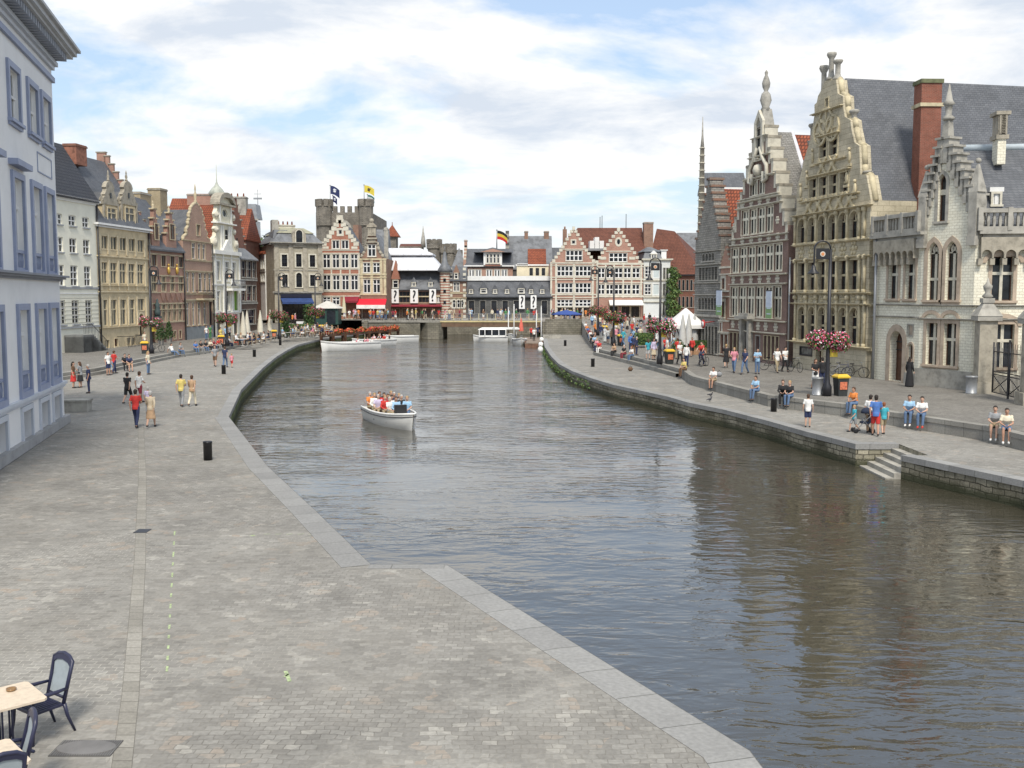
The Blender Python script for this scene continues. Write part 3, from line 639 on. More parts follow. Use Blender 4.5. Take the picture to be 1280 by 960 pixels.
# panel moulding and roof hatch
mb = MB(); p0, p1 = cols[0][0]-1.3, cols[0][1]+.1; q0, q1 = b.V(60, 222), b.V(60, 198)
ring(mb, [(p0+.05, q0+.05), (p1-.05, q0+.05), (p1-.05, q1-.05), (p0+.05, q1-.05)], [(p0, q0), (p1, q0), (p1, q1), (p0, q1)], -.03, .0, 0); mb.build('panel_moulding', BLUETRIM, b.root)
mb = MB(); mb.box(cols[2][0]-1.2, 1.0, eave+1, cols[2][0]+.2, 3, eave+3.1, 0); mb.box(cols[2][0]-1.4, .8, eave+3.1, cols[2][0]+.4, 3.2, eave+3.3, 0); mb.build('roof_dormer', BLUETRIM, b.root)
# small stone block in front
p = G(93, 514, 0)
mb = MB(); mb.box(-.75, -.4, 0, .75, .4, .52, 0); mb.box(-.8, -.45, .52, .8, .45, .6, 1)
tag(mb.build('stone_bench', [STONEG, STONEG], None, (p.x, p.y, 0), .1), 'low grey stone block bench at the corner of the pale blue mansion', 'bench')

def Z(): return .45
# cream house with dark tiled roof
A = (-43.6, 78.5); Bq = onleft(125); b = B('cream_townhouse', 'cream townhouse with dark tiled roof, brick chimney and railed entrance steps', onleft(40), Bq, 7, .45)
KC = K(sur=0, fm=WHITEP, nx=2, tr=(.36, .68), rev=.18, sill=True, fw=.09, mull=.09, surm=mat('grey_sill', (.33, .34, .35), .7, .1))
KC2 = K(sur=0, fm=WHITEP, nx=2, tr=(.5,), rev=.18, sill=True, fw=.09, mull=.09, surm=MATS['grey_sill'])
cw = [(105.7, 113.7), (88.5, 97.5), (72, 80.5), (57, 65), (44, 51)]
for c in cw:
    for r, k in (((269.5, 283), KC2), ((298, 316.5), KC2), ((332, 357.5), KC), ((375, 405.5), KC)):
        u0, u1 = b.U(c[0], 350), b.U(c[1], 350); b.win(u0, u1, b.V(93, r[1]), b.V(93, r[0]), k)
b.win(b.U(109, 425), b.U(116, 425), b.V(112, 432), b.V(112, 420), KC2)
ev = b.V(125, 257)
b.wall(PLASTERW, eave=ev); b.band(ev-.1, ev+.35, WHITEP, .4, name='cornice', steps=3); b.bandpx(115, 359, 361.5, MATS['grey_sill'], .1); b.bandpx(115, 406.5, 409, MATS['grey_sill'], .14)
for yy in range(372, 405, 5): b.bandpx(118, yy, yy+.7, mat('joint_shadow', (.45, .44, .36), .8), .015)
b.bandpx(115, 366, 367.5, WHITEP, .06)
b.roof_side(DARKTILE, ev+.35, ev+.35+5.6, half=3.3, o=.4, back=7)
uc = b.U(93, 200, 3.3); b.chimney(uc-.9, uc+1.2, 2.6, 4.0, ev+4.2, b.V(93, 181, 3.3), mat('chimney_brick', (.27, .12, .08), .9, .3, 3, .4), cap=mat('chimney_cap', (.2, .1, .07), .9), name='chimney')
mb = MB(); mb.tube([(b.W+.05, -.15, 0), (b.W+.05, -.15, ev)], .09); mb.build('downpipe', DARKM, b.root)
# entrance steps with railing
u0, u1 = b.U(79, 440), b.U(112, 443); st = MB(); n = 9; L = (u1-u0)
u0 = u1 - 4.6; L = 4.6
for i in range(n): st.box(u0, -1.9, 0, u1 - L*.62*i/n, -.05, .2*(i+1)-.02*i)
st.build('entrance_steps', mat('step_stone', (.16, .165, .16), .8, .2), b.root)
ra = MB(); tp = [(u1, .95), (u1-L*.62, 2.65), (u0, 2.65)]
for y in (-1.85,):
    ra.tube([(x, y, z) for x, z in tp], .03, 6)
    for i in range(17):
        x = u1 - L*i/17; z = min(2.65, .95 + (u1-x)/(L*.62)*1.7); zb = max(0, z-.9); ra.tube([(x, y, zb), (x, y, z)], .018, 5)
ra.build('railing', DARKM, b.root)

# beige mullioned house with two baroque dormers
b = B('beige_mullioned_house', 'beige stone house with rows of mullioned windows and two scrolled dormers', onleft(125.5), onleft(188.5), 12, .45)
BEI = mat('beige_render', (.56, .465, .30), .85, .15, 1.2, .2)
BEID = mat('beige_trim', (.62, .53, .36), .8, .15, 1.5)
KB_ = K(sur=.09, surm=BEID, fm=BEID, barm=BEID, nx=2, tr=(.62,), rev=.15, fw=.05, mull=.12, glass=mat('dim_glass', (.12, .125, .11), .15, .3, 2, spec=.6), sill=False)
KB1 = K(sur=.09, surm=BEID, fm=BEID, barm=BEID, nx=2, tr=(), rev=.15, fw=.05, mull=.12, glass=MATS['dim_glass'], sill=False)
wc = [(126.8, 134), (138, 146), (149.5, 157.5), (160.8, 168.3), (171.8, 179.3)]
b.grid(wc, 300, [(296, 312)], 141, KB1); b.grid(wc, 340, [(328.5, 354)], 141, KB_); b.grid(wc[:4], 390, [(374.5, 406.5)], 141, KB_)
b.win(b.U(172, 380), b.U(180, 380), b.V(176, 388), b.V(176, 373.5), KB1)
KD = K(sur=.18, surm=BEID, fm=WOODBR, nx=2, tr=(.7,), rev=.3, arch=1, glass=GLASS, sill=False, barm=WOODBR)
b.win(b.U(174, 400), b.U(179.2, 400), b.V(176, 419), b.V(176, 392), KD, 'door')
for c in ((131, 136.5), (158, 163), (164.5, 169.5)): b.win(b.U(c[0], 428), b.U(c[1], 428), b.V(150, 433), b.V(150, 423.5), KB1)
b.win(b.U(143, 428), b.U(147.5, 428), .1, b.V(150, 423), K(sur=.08, surm=BEID, fm=WOODBR, nx=1, tr=(), glass=mat('red_brown_door', (.11, .035, .02), .6, .3)), 'cellar_door')
ev = b.V(186, 291); b.wall(BEI, eave=ev)
b.band(ev-.05, ev+.35, WHITEP, .45, name='gutter', steps=2)
for (y0, y1) in ((321, 323), (364, 366.5), (357, 358), (408, 409.5)): b.bandpx(150, y0, y1, BEID, .16, steps=2)
for x in (125.8, 136.2, 147.8, 159.2, 170.2, 181.5, 187.5):
    u = b.U(x, 350)
    for (a_, c_) in ((319, 295), (363, 326), (407, 371)):
        mb = MB(); mb.box(u-.14, -.1, b.V(150, a_), u+.14, .02, b.V(150, c_)); mb.build('pilaster', BEID, b.root)
b.roof_side(SLATE, ev+.35, b.V(137, 204, 4.5), half=4.5, o=.4, back=11)
K2 = K(sur=.0, fm=WHITEP, nx=2, tr=(.5,), rev=.12, fw=.06, mull=.12, glass=MATS['dim_glass'], sill=False, barm=BEID)
for xc, xl_, xr_ in ((140, 131, 148.5), (162.5, 153, 171.5)):
    u0, u1 = b.U(xl_, 280), b.U(xr_, 280); uc = (u0+u1)/2; hw = (u1-u0)/2; v0 = ev+.4; v1 = b.V(xc, 256)
    vt = b.V(xc, 229); hh = vt - v1
    mb = MB(); mb.box(u0, .1, v0, u1, 3.4, v1, 0); mb.box(u0-.2, -.02, v1-.05, u1+.2, 3.4, v1+.2, 1)
    prof = [(1, 0), (1.12, .07), (1.0, .2), (.78, .27), (.86, .35), (.62, .48), (.55, .6), (.66, .68), (.5, .86), (.22, .97), (0, 1)]
    poly = [(uc+hw*a*.95, v1+.2+hh*c) for a, c in prof] + [(uc-hw*a*.95, v1+.2+hh*c) for a, c in prof[-2::-1]]
    mb.prism(poly, .05, .5, 'y', 1); mb.prism([(u0, v1), (u1, v1), (uc, v1+hh*.6)], .4, 3.4, 'y', 2); finial(mb, uc, .25, v1+.2+hh, 1.1, .16, 1)
    mb.cbox((uc, .02, v1+hh*.42), (.3, .08, .55), 3)
    for s_ in (-1, 1): finial(mb, uc+s_*hw*1.02, .25, v1+.2, .75, .14, 1); mb.box(uc+s_*hw-.12, -.03, v0, uc+s_*hw+.12, .15, v1, 1)
    dr = mb.build('dormer', [BEI, STONE, SLATE, GLASS], b.root)
    w_ = round((hw*1.25)/.05)*.05; h_ = round((v1-v0-.7)/.05)*.05; fm, gm, p = win_mesh(w_, h_, KB_); f = link('window', fm, dr, (uc-w_/2, -.06, v0+.35)); g = link('window_pane', gm, dr, (uc-w_/2, -.06, v0+.35))
# stepped brick party gable at the right of the roof
PINKB = bricks('pink_brick', (.40, .20, .15), (.33, .16, .12), (.36, .30, .24), .22, .075, .012, .9, .2, .3)
mb = MB(); r0 = b.V(137, 204, 4.5); n = 9
for i in range(n): 
    y = 4.5 - i*.48; z = r0 + .6 - i*.87; mb.box(b.W-.3, y-.5, z-2.5, b.W+.05, y+.05, z, 0); mb.box(b.W-.38, y-.55, z, b.W+.13, y+.1, z+.12, 1)
mb.box(b.W-.3, 4.4, r0-2, b.W+.05, 5.4, r0+1.0, 0); mb.box(b.W-.38, 4.35, r0+1, b.W+.13, 5.5, r0+1.12, 1); mb.build('stepped_parapet', [PINKB, STONE], b.root)
mb = MB(); mb.tube([(b.W-.05, -.2, 0), (b.W-.05, -.2, ev)], .08)
mb.build('downpipe', DARKM, b.root)
ra = MB(); u0, u1 = b.U(147, 436), b.U(170, 436)
for i in range(14): x = u0+(u1-u0)*i/13; ra.tube([(x, -1.2, 0), (x, -1.2, 1.1)], .025, 5)
ra.tube([(u0, -1.2, 1.1), (u1, -1.2, 1.1)], .03, 5); ra.tube([(u0, -1.2, 1.1), (u0, 0, 1.1)], .03, 5); ra.tube([(u1, -1.2, 1.1), (u1, 0, 1.1)], .03, 5); ra.build('area_railing', DARKM, b.root)

# pink brick house with small stepped gables
b = B('pink_brick_house', 'pink brick house with two narrow stepped gables and gold ornaments', onleft(189), onleft(231.5), 11, .45)
KP = K(sur=.10, surm=STONEB, fm=STONEB, nx=2, tr=(.58,), rev=.15, fw=.05, mull=.12, sill=False, glass=MATS['dim_glass'])
KP1 = K(sur=.10, surm=STONEB, fm=WOODBR, nx=2, tr=(), rev=.15, fw=.05, mull=.10, sill=False, glass=MATS['dim_glass'])
cc = [(189.8, 195.5), (201.8, 207), (213, 218), (223.5, 228.7)]
b.grid(cc, 325, [(320, 333)], 210, KP1); b.grid(cc, 355, [(346, 364)], 210, KP); b.grid([(202, 206.8), (209, 213.3), (216, 220.4), (222.8, 227.2)], 390, [(380.5, 401)], 210, KP)
for c in ((217.5, 219.8), (224, 226.6)): b.win(b.U(c[0], 418), b.U(c[1], 418), b.V(222, 424)+.1, b.V(222, 413.5), KP1)
b.win(b.U(190, 410), b.U(194, 410), .05, b.V(192, 398), K(sur=.15, surm=STONEB, fm=WOODBR, nx=1, tr=(.8,), glass=WOODBR, sill=False), 'door')
ev = b.V(205, 312); b.wall(PINKB, eave=ev)
for (y0, y1) in ((344, 345.4), (352.6, 354), (365, 366.4), (378.5, 379.8), (386, 387), (402, 403.4), (318, 319.2)): b.bandpx(210, y0, y1, STONEB, .07)
for x in (203, 209, 215.5, 222, 228):                 # corbelled arches
    u = b.U(x, 372); mb = MB(); v = b.V(210, 376)
    mb.prism([(u-.12, v), (u+.12, v), (u+.5, v+.75), (u+.5, v+.95), (u-.5, v+.95), (u-.5, v+.75)], -.1, .02, 'y'); mb.build('corbel', PINKB, b.root)
GOLD = mat('gilding', (.75, .50, .12), .35, .1, metal=.7)
for x in (210, 220.4):
    mb = MB(); u = b.U(x, 338); v = b.V(x, 338); mb.ball((u, -.12, v), .32, 0, 10, (1, .4, 1.5)); mb.ball((u, -.12, v+.62), .17, 0, 8, (1, .5, 1)); mb.build('gilded_ornament', GOLD, b.root)
b.roof_side(SLATE, ev, b.V(192, 251, 4.5), half=4.5, o=.3, back=10)
for (x0, x1, xc, vt) in ((184.8+4.5, 199, 193.5, 262), (207.5, 220, 213.2, 267)):
    u0, u1 = b.U(x0, 300), b.U(x1, 300); uc = (u0+u1)/2; hw = (u1-u0)/2; top = b.V(xc, vt); vb = b.V(xc, 283)
    hs = [(hw, vb-.9), (hw*.78, vb-.1), (hw*.52, vb+(top-vb)*.45), (hw*.28, top)]
    mb = MB(); mb.prism([(uc+hw, ev-.1)] + stepped(uc, hs, ev-.1)[1:-1] + [(uc-hw, ev-.1)], -.04, .4, 'y', 0)
    mb.prism([(uc-hw, ev-.5), (uc+hw, ev-.5), (uc+hw, vb-.9), (uc, vb+.9), (uc-hw, vb-.9)], .4, 3, 'y', 2)
    for h_, v_ in hs:
        for s_ in (-1, 1): mb.box(uc+s_*h_-.22, -.12, v_, uc+s_*h_+.22, .45, v_+.16, 1)
    mb.box(uc-hw*.3, -.12, top, uc+hw*.3, .45, top+.16, 1); finial(mb, uc, .18, top+.1, .9, .18, 1)
    g = mb.build('stepped_gable', [PINKB, STONEB, SLATE], b.root)
    w_ = round(hw*.95/.05)*.05; h_ = 1.7; fm, gm, p = win_mesh(w_, h_, KP1); z = b.V(xc, 299); link('window', fm, g, (uc-w_/2, -.2, z)); link('window_pane', gm, g, (uc-w_/2, -.2, z))
mb = MB()
for i in range(7): mb.box(b.W-.35, 3.4-i*.5, ev+4.4-i*.7-1.5, b.W+.08, 3.95-i*.5, ev+4.4-i*.7, 0); mb.box(b.W-.42, 3.35-i*.5, ev+4.4-i*.7, b.W+.15, 4.0-i*.5, ev+4.5-i*.7, 1)
mb.build('stepped_parapet', [PINKB, STONEB], b.root)
YB = bricks('yellow_brick', (.44, .36, .22), (.36, .29, .18), (.3, .26, .2), .22, .075, .012, .9, .25, .3)
u = b.U(176, 245, 5); b.chimney(u-1.4, u+1.4, 4.4, 5.6, ev+3, b.V(176, 241, 5), YB, cap=STONEG)
u = b.U(197, 247, 5); b.chimney(u-1.0, u+1.0, 4.2, 5.8, ev+3, b.V(197, 236, 5), YB, cap=STONE)
mb = MB(); mb.tube([(b.W-.05, -.15, 0), (b.W-.05, -.15, ev)], .08); mb.build('downpipe', DARKM, b.root)
# dark statue bracket on the facade
mb = MB(); u = b.U(193.5, 384); v = b.V(193.5, 392); mb.box(u-.45, -.6, v-.5, u+.45, 0, v-.3); mb.lathe([(.32, 0), (.36, .5), (.22, 1.0), (.3, 1.3), (.12, 1.6), (.16, 1.8), (.02, 2.0)], (u, -.3, v-.3), 8); mb.tube([(u, -.3, v+.8), (u+.5, -.35, v+.6)], .09, 6)
mb.build('bronze_statue', mat('bronze', (.05, .075, .075), .5, .3), b.root)

# pink house with curved gable
b = B('curved_gable_house', 'pink brick house with curved scrolled gable, tall windows and a small balcony', onleft(232), onleft(267.5), 11, .45)
KG = K(sur=.06, surm=STONEB, fm=WHITEP, nx=2, tr=(.72,), rev=.15, fw=.09, mull=.10, glass=GLASSC)
KG1 = K(sur=.1, surm=STONEB, fm=WHITEP, nx=1, tr=(.72,), rev=.15, fw=.09, glass=GLASSC)
b.grid([(239.8, 244), (247.2, 250.5), (253, 256.4)], 315, [(304.5, 324)], 248, KG1)
b.grid([(232.8, 236.2), (240, 243.3), (248.3, 252.6), (254.8, 257.8), (260.4, 263.8)], 352, [(341, 365)], 248, KG1)
b.grid([(232.8, 236.2), (240.3, 243.4), (247.4, 250.4), (254.4, 257.4)], 392, [(378, 406)], 245, KG1)
b.win(b.U(261.5, 400), b.U(265.5, 400), .05, b.V(263, 377), K(sur=.08, surm=STONEB, fm=DARKM, nx=1, tr=(.8,), glass=DARKM, sill=False), 'door')
b.grid([(245.5, 250)], 288, [(281, 294)], 247, K(sur=.1, surm=STONEB, fm=STONEB, nx=2, tr=(), mull=.15, glass=GLASSC, sill=False))
uc = b.U(248.5, 290); v0 = b.V(248, 303); hw = (b.W)/2-.3
V_ = lambda y: b.V(247, y)
prof = [(1.0, 303), (.97, 298), (.72, 294), (.78, 289), (.6, 284), (.62, 278), (.5, 275), (.56, 270), (.42, 266), (.42, 262), (.26, 258), (.12, 255), (.0, 254.5)]
r = [(b.W/2+hw*a, V_(y)) for a, y in prof]; l = [(b.W-a, c) for a, c in r[-2::-1]]
LP = bricks('rose_brick', (.42, .24, .175), (.35, .19, .14), (.42, .36, .29), .22, .075, .012, .9, .2, .3)
b.wall(LP, outline=[(0, 0), (b.W, 0), (b.W, v0)] + r + l + [(0, v0)], eave=v0)
mb = MB(); cr = r + l
for a_, c_ in zip(cr[:-1], cr[1:]): mb.tube([(a_[0], .15, a_[1]), (c_[0], .15, c_[1])], .2, 6)
mb.build('gable_coping', STONEB, b.root)
mb = MB(); finial(mb, b.W/2, .15, V_(254.5), 2.4, .22); mb.build('finial', STONEB, b.root)
for (y0, y1) in ((301.5, 303), (325.5, 327), (338.5, 340.5), (374, 376.5), (367, 368.5)): b.bandpx(248, y0, y1, STONEB, .12, steps=2)
b.bandpx(248, 408, 425, mat('grey_plinth', (.22, .24, .25), .8, .1), .06, name='plinth')
mb = MB(); u0, u1 = b.U(245, 370), b.U(260, 370); v = b.V(252, 373)
mb.box(u0, -1.0, v-.2, u1, 0, v, 0)
for i in range(13): x = u0+(u1-u0)*i/12; mb.tube([(x, -.95, v), (x, -.95, v+1)], .025, 5, 1)
mb.tube([(u0, -.95, v+1), (u1, -.95, v+1)], .035, 5, 1); mb.tube([(u0, -.95, v+1), (u0, 0, v+1)], .035, 5, 1); mb.tube([(u1, -.95, v+1), (u1, 0, v+1)], .035, 5, 1); mb.build('balcony', [STONEB, DARKM], b.root)
b.roof_perp(SLATE, 0, b.W, v0, b.W/2, b.V(247, 262), .36, 11)
mb = MB(); mb.tube([(b.W-.05, -.15, 0), (b.W-.05, -.15, v0)], .08); mb.build('downpipe', DARKM, b.root)
# grey roofed and red roofed houses behind it
def rearblock(name, label, x0, x1, Y, dep, zt_e, zt_r, roofm, wallm, hip=0.0, base=.3, cat='building'):
    """block facing the camera whose roof shows above the front row; heights as photo rows"""
    pa, pb = AT(x0, 400, Y), AT(x1, 400, Y); bb = B(name, label, pa.xy, pb.xy, dep, base, cat)
    ev = bb.V((x0+x1)/2, zt_e); rr = bb.V((x0+x1)/2, zt_r, dep/2)
    bb.wall(wallm, eave=ev); h = dep/2; W = bb.W; ii = W*hip
    mb = MB(); mb.add([(-.2, -.3, ev), (W+.2, -.3, ev), (W+.2, dep+.3, ev), (-.2, dep+.3, ev), (ii, h, rr), (W-ii, h, rr)], [(0, 3, 2, 1), (0, 1, 5, 4), (2, 3, 4, 5), (1, 2, 5), (3, 0, 4)])
    mb.build('roof', roofm, bb.root); return bb, ev, rr
bb, e1_, r1_ = rearblock('rear_red_roof_house', 'long red tiled roof seen behind the curved gable house', 200, 268, 150, 14, 310, 248, REDTILE, PINKB)
u = bb.U(256, 245, 7); bb.chimney(u-2.4, u+2.4, 6, 8, r1_-1.5, bb.V(256, 243, 7), PINKB)
rearblock('rear_slate_roof_house', 'dark slate roof between the pink brick house and the curved gable', 212, 243, 143, 10, 300, 264, SLATE, PINKB)

# white baroque gable house
b = B('white_baroque_house', 'cream and white baroque house with arched pediment, volutes and balcony', onleft(268), onleft(300.5), 11, .45)
CW = mat('cream_white_stucco', (.68, .64, .50), .7, .1, 1.3, .15)
CW2 = mat('white_stucco', (.76, .75, .70), .7, .1, 1.3, .15)
KH = K(sur=.16, surm=CW2, fm=WHITEP, nx=2, tr=(.7,), rev=.18, fw=.07, mull=.07, glass=GLASSC)
b.grid([(271, 275), (281.5, 286), (290.3, 294.5)], 340, [(327.5, 351)], 284, KH); b.grid([(271, 275), (282, 287)], 375, [(364, 388)], 284, KH)
b.win(b.U(292.5, 375), b.U(297, 375), b.V(295, 388), b.V(295, 364), K(sur=.2, surm=CW2, fm=mat('green_shutter', (.15, .30, .03), .5), nx=1, tr=(), glass=MATS['green_shutter'], sill=False))
b.grid([(281, 287)], 295, [(287, 305)], 284, K(sur=.3, surm=CREAMP, fm=WHITEP, nx=1, tr=(.6,), rev=.2, glass=GLASS))
for c in ((271, 276), (282, 287), (292, 297)): b.win(b.U(c[0], 402), b.U(c[1], 402), .1, b.V(284, 393), K(sur=.15, surm=CW2, fm=WOODBR, nx=1, tr=(.8,), glass=GLASS, sill=False), 'shop_door')
v0 = b.V(284, 314); hw = b.W/2; c = hw; V_ = lambda y: b.V(284, y)
prof = [(.98, 314), (.98, 308), (.90, 301), (.72, 297), (.66, 292), (.74, 288), (.62, 284), (.62, 281), (.66, 280), (.60, 276), (.68, 270), (.56, 264), (.54, 256)]
r = [(c+hw*a, V_(y)) for a, y in prof]; top = V_(256); rt = V_(246.5)
arc = [(c+hw*.54*math.cos(math.pi*i/8), top+(rt-top)*math.sin(math.pi*i/8)) for i in range(1, 8)]
l = [(2*c-a, z) for a, z in r[::-1]]
b.win(c-.9, c+.9, V_(272), V_(262.5), K(sur=.35, surm=CREAMP, fm=WHITEP, nx=2, tr=(), arch=4, glass=GLASS, sill=False))
b.wall(CW, outline=[(0, 0), (b.W, 0), (b.W, v0)] + r + arc + l + [(0, v0)], eave=v0, T=.5)
mb = MB(); mb.box(-.1, -.45, v0-.5, b.W+.1, .1, v0, 0); mb.prism([(c-1.9, v0), (c+1.9, v0), (c, v0+1.5)], -.4, 0, 'y', 0); mb.build('pediment_ledge', CW2, b.root)
mb = MB(); mb.box(c-hw*.72, -.4, V_(281), c+hw*.72, .55, V_(279.4), 0); mb.build('middle_ledge', CW2, b.root)
mb = MB(); po = [(c+hw*.62*math.cos(math.pi*i/10), top+(rt+.5-top)*math.sin(math.pi*i/10)) for i in range(11)]; pi_ = [(c+hw*.42*math.cos(math.pi*i/10), top+.35+(rt-.5-top)*math.sin(math.pi*i/10)) for i in range(11)]
mb.prism(po + pi_[::-1], -.5, .8, 'y', 0); mb.box(c-hw*.64, -.5, top-.25, c+hw*.64, .8, top, 0); mb.build('arched_pediment', STONE, b.root)
for s_ in (-1, 1):
    for (a, y, rr) in ((.80, 305, .6), (.66, 289, .38), (.62, 271, .42)):
        q = MB(); q.lathe([(rr, -.2), (rr, .1), (rr*.6, .12), (rr*.5, -.3), (.02, -.32)], (0, 0, 0), 12); q.v = [(c+s_*hw*a+x, z, V_(y)+y_) for x, y_, z in q.v]; q.build('volute', STONEW, b.root)
    for x, ya, yb in ((.36, 313, 283), (.22, 313, 283), (.42, 279, 256)):
        q = MB(); q.box(c+s_*hw*x-.12, -.2, V_(ya), c+s_*hw*x+.12, 0, V_(yb)); q.build('pilaster', CW2, b.root)
mb = MB(); mb.lathe([(.9, 0), (1.1, .4), (.7, 1.0), (.3, 1.4), (.08, 1.9), (.03, 4.2)], (c, 1.0, rt), 10); mb.build('cupola', mat('pale_copper', (.40, .42, .36), .6, .2), b.root)
for (y0, y1) in ((355, 358), (322, 323.5), (390, 392)): b.bandpx(284, y0, y1, CW2, .18, steps=2)
for x in (269, 279, 289.2, 299.2): u = b.U(x, 350); mb = MB(); mb.box(u-.2, -.12, b.V(284, 390), u+.2, .01, b.V(284, 318)); mb.build('pilaster', CW2, b.root)
mb = MB(); u0, u1 = b.U(281, 355), b.U(297, 355); v = b.V(288, 360.5); mb.box(u0, -1.1, v-.3, u1, 0, v, 0)
for i in range(14): x = u0+(u1-u0)*i/13; mb.tube([(x, -1.05, v), (x, -1.05, v+1.1)], .035, 5, 1)
mb.tube([(u0, -1.05, v+1.1), (u1, -1.05, v+1.1)], .05, 5, 1); mb.build('balcony', [CW2, GREYM], b.root)
b.roof_perp(REDTILE, 0.2, b.W-.2, v0, b.W/2, V_(258), .6, 11)
bb, e_, r_ = rearblock('rear_brick_stack_house', 'weathered red brick house with chimney stack behind the baroque gable', 246, 272, 158, 8, 300, 250, REDTILE, PINKB)
bb, e_, r_ = rearblock('rear_red_gabled_house', 'red tiled house with four chimney pots right of the baroque gable', 289, 309, 160, 9, 300, 261, REDTILE, bricks('dark_red_brick', (.25, .095, .06), (.19, .07, .05), (.2, .15, .12), .22, .075, .012, .9, .3, .3))
u = bb.U(293, 255, 4); bb.chimney(u-1.9, u+1.9, 3.5, 5, r_-2, bb.V(293, 246, 4), STONEG, pots=4)

# narrow dark brick house with steel window bays
DRB = MATS['dark_red_brick']
b = B('dark_brick_house', 'narrow dark brick house with black glazed bays and a stepped gable', onleft(301), onleft(322.5), 10, .45)
KX = K(sur=.08, surm=STONEG, fm=STONEG, nx=1, tr=(.5,), rev=.25, fw=.1, glass=mat('black_glass', (.012, .015, .03), .05, 0))
DBW = bricks('sooty_brick', (.15, .085, .06), (.11, .065, .05), (.13, .11, .09), .22, .075, .012, .9, .3, .3)
b.grid([(302, 307.5), (308.5, 315), (316, 320)], 335, [(326, 347)], 312, KX); b.grid([(302, 307.5), (308.5, 315), (316, 320)], 365, [(357, 376)], 312, KX); b.grid([(302.5, 308), (310, 319)], 395, [(387, 405)], 312, KX)
ev = b.V(312, 324); b.wall(DBW, eave=ev)
quad_roof(b, 'bay_roof', mat('lead_roof', (.17, .175, .18), .6, .2), [(-.1, -.3, ev), (b.W+.1, -.3, ev), (b.W-.5, 1.6, b.V(312, 309)), (.4, 1.6, b.V(312, 309))])
V_ = lambda y: b.V(312, y); hs = [(b.W*.46, V_(305)), (b.W*.40, V_(295)), (b.W*.34, V_(285)), (b.W*.27, V_(275)), (b.W*.19, V_(266)), (b.W*.10, V_(257)), (b.W*.045, V_(249))]
mb = MB(); mb.prism([(b.W/2+b.W*.46, V_(318))] + stepped(b.W/2, hs, V_(318))[1:-1] + [(b.W/2-b.W*.46, V_(318))], 1.5, 2.1, 'y', 0)
for h_, v_ in hs:
    for s_ in (-1, 1): mb.box(b.W/2+s_*h_-.28, 1.4, v_, b.W/2+s_*h_+.28, 2.2, v_+.15, 1)
mb.box(b.W/2-.25, 1.44, V_(309), b.W/2+.25, 1.6, V_(298), 2)
mb.prism([(b.W*.06, V_(318)), (b.W*.94, V_(318)), (b.W/2, V_(262))], 2.1, 9, 'y', 3); mb.build('stepped_gable', [DRB, STONEG, GLASS, REDTILE], b.root)
b.bandpx(312, 349, 351, STONEG, .1); b.bandpx(312, 378, 380, STONEG, .1)
# white house with grey slate tower beyond
bb = B('grey_tower_house', 'white house with grey mansard tower and weathervane beyond the dark brick house', AT(309, 400, 168).xy, AT(322.5, 400, 168).xy, 3, 1.2)
KT2 = K(sur=.1, surm=STONEG, fm=WHITEP, nx=1, tr=(.5,), rev=.15)
for y in (282, 300): bb.win(bb.U(315, y), bb.U(318, y), bb.V(316, y+7), bb.V(316, y), KT2)
ev = bb.V(316, 276); bb.wall(mat('white_render', (.68, .68, .66), .8, .08), eave=ev); bb.band(ev-.2, ev+.3, STONEG, .5, name='cornice', steps=2)
mb = MB(); mb.taper((bb.W/2, bb.D/2, ev+.3), bb.W+.6, bb.D+.6, bb.W, bb.D, bb.V(316, 255)-ev-.3, 0); mb.build('mansard_roof', mat('grey_zinc', (.24, .26, .28), .5, .15), bb.root)
mb = MB(); t_ = bb.V(316, 255); mb.tube([(bb.W*.8, 3, t_), (bb.W*.8, 3, t_+2.6)], .05, 5); mb.box(bb.W*.8-.7, 2.97, t_+1.0, bb.W*.8+.7, 3.03, t_+1.3); mb.tube([(bb.W*.8-.6, 3, t_+1.9), (bb.W*.8+.6, 3, t_+1.9)], .04, 5); mb.build('weathervane', GREYM, bb.root)
# ---------------------------------------------------------------- houses at the far end
RB = bricks('red_brick', (.40, .13, .075), (.32, .10, .06), (.38, .28, .22), .22, .075, .012, .9, .2, .3)
RBP = bricks('banded_brick', (.42, .20, .14), (.35, .16, .11), (.44, .38, .31), .22, .075, .012, .9, .2, .3)
ASH = bricks('ashlar', (.42, .385, .30), (.37, .335, .26), (.26, .23, .17), .7, .35, .012, .85, .3, .3)
RUB = bricks('castle_rubble', (.28, .255, .215), (.19, .175, .15), (.11, .10, .085), .5, .25, .03, .95, .4, .8, distort=.05)
def F(name, label, x0, x1, Y0, Y1, D, z0=1.9, **k): return B(name, label, AT(x0, 400, Y0).xy, AT(x1, 400, Y1).xy, D, z0, **k)
KW = K(sur=.12, surm=STONEW, fm=WHITEP, nx=2, tr=(.66,), rev=.15, fw=.09, mull=.14, glass=GLASS)
KW1 = K(sur=.12, surm=STONEW, fm=WHITEP, nx=2, tr=(), rev=.15, fw=.09, mull=.14, glass=GLASS)
KWp = K(sur=.1, surm=STONEW, fm=WHITEP, nx=1, tr=(.6,), rev=.15, fw=.08, glass=GLASS)

b = F('small_white_house', 'small white rendered house with red roof squeezed in beside the mansard hotel', 322, 332.5, 172, 166, 8, 1.2)
for c in ((323.5, 325.3), (326.3, 328), (329, 330.8)):
    for r in ((325, 336), (343, 352)): b.win(b.U(c[0], 330), b.U(c[1], 330), b.V(327, r[1]), b.V(327, r[0]), KWp)
ev = b.V(328, 316); b.wall(MATS['white_render'], eave=ev); b.band(b.V(328, 340), b.V(328, 339), STONEG, .1); b.roof_side(REDTILE, ev, ev+3.2, half=4)
mb = MB(); u = b.U(325, 360); mb.box(u-.4, -.9, b.V(325, 372), u+.4, -.8, b.V(325, 351)); mb.build('hanging_sign', BLACKP, b.root)

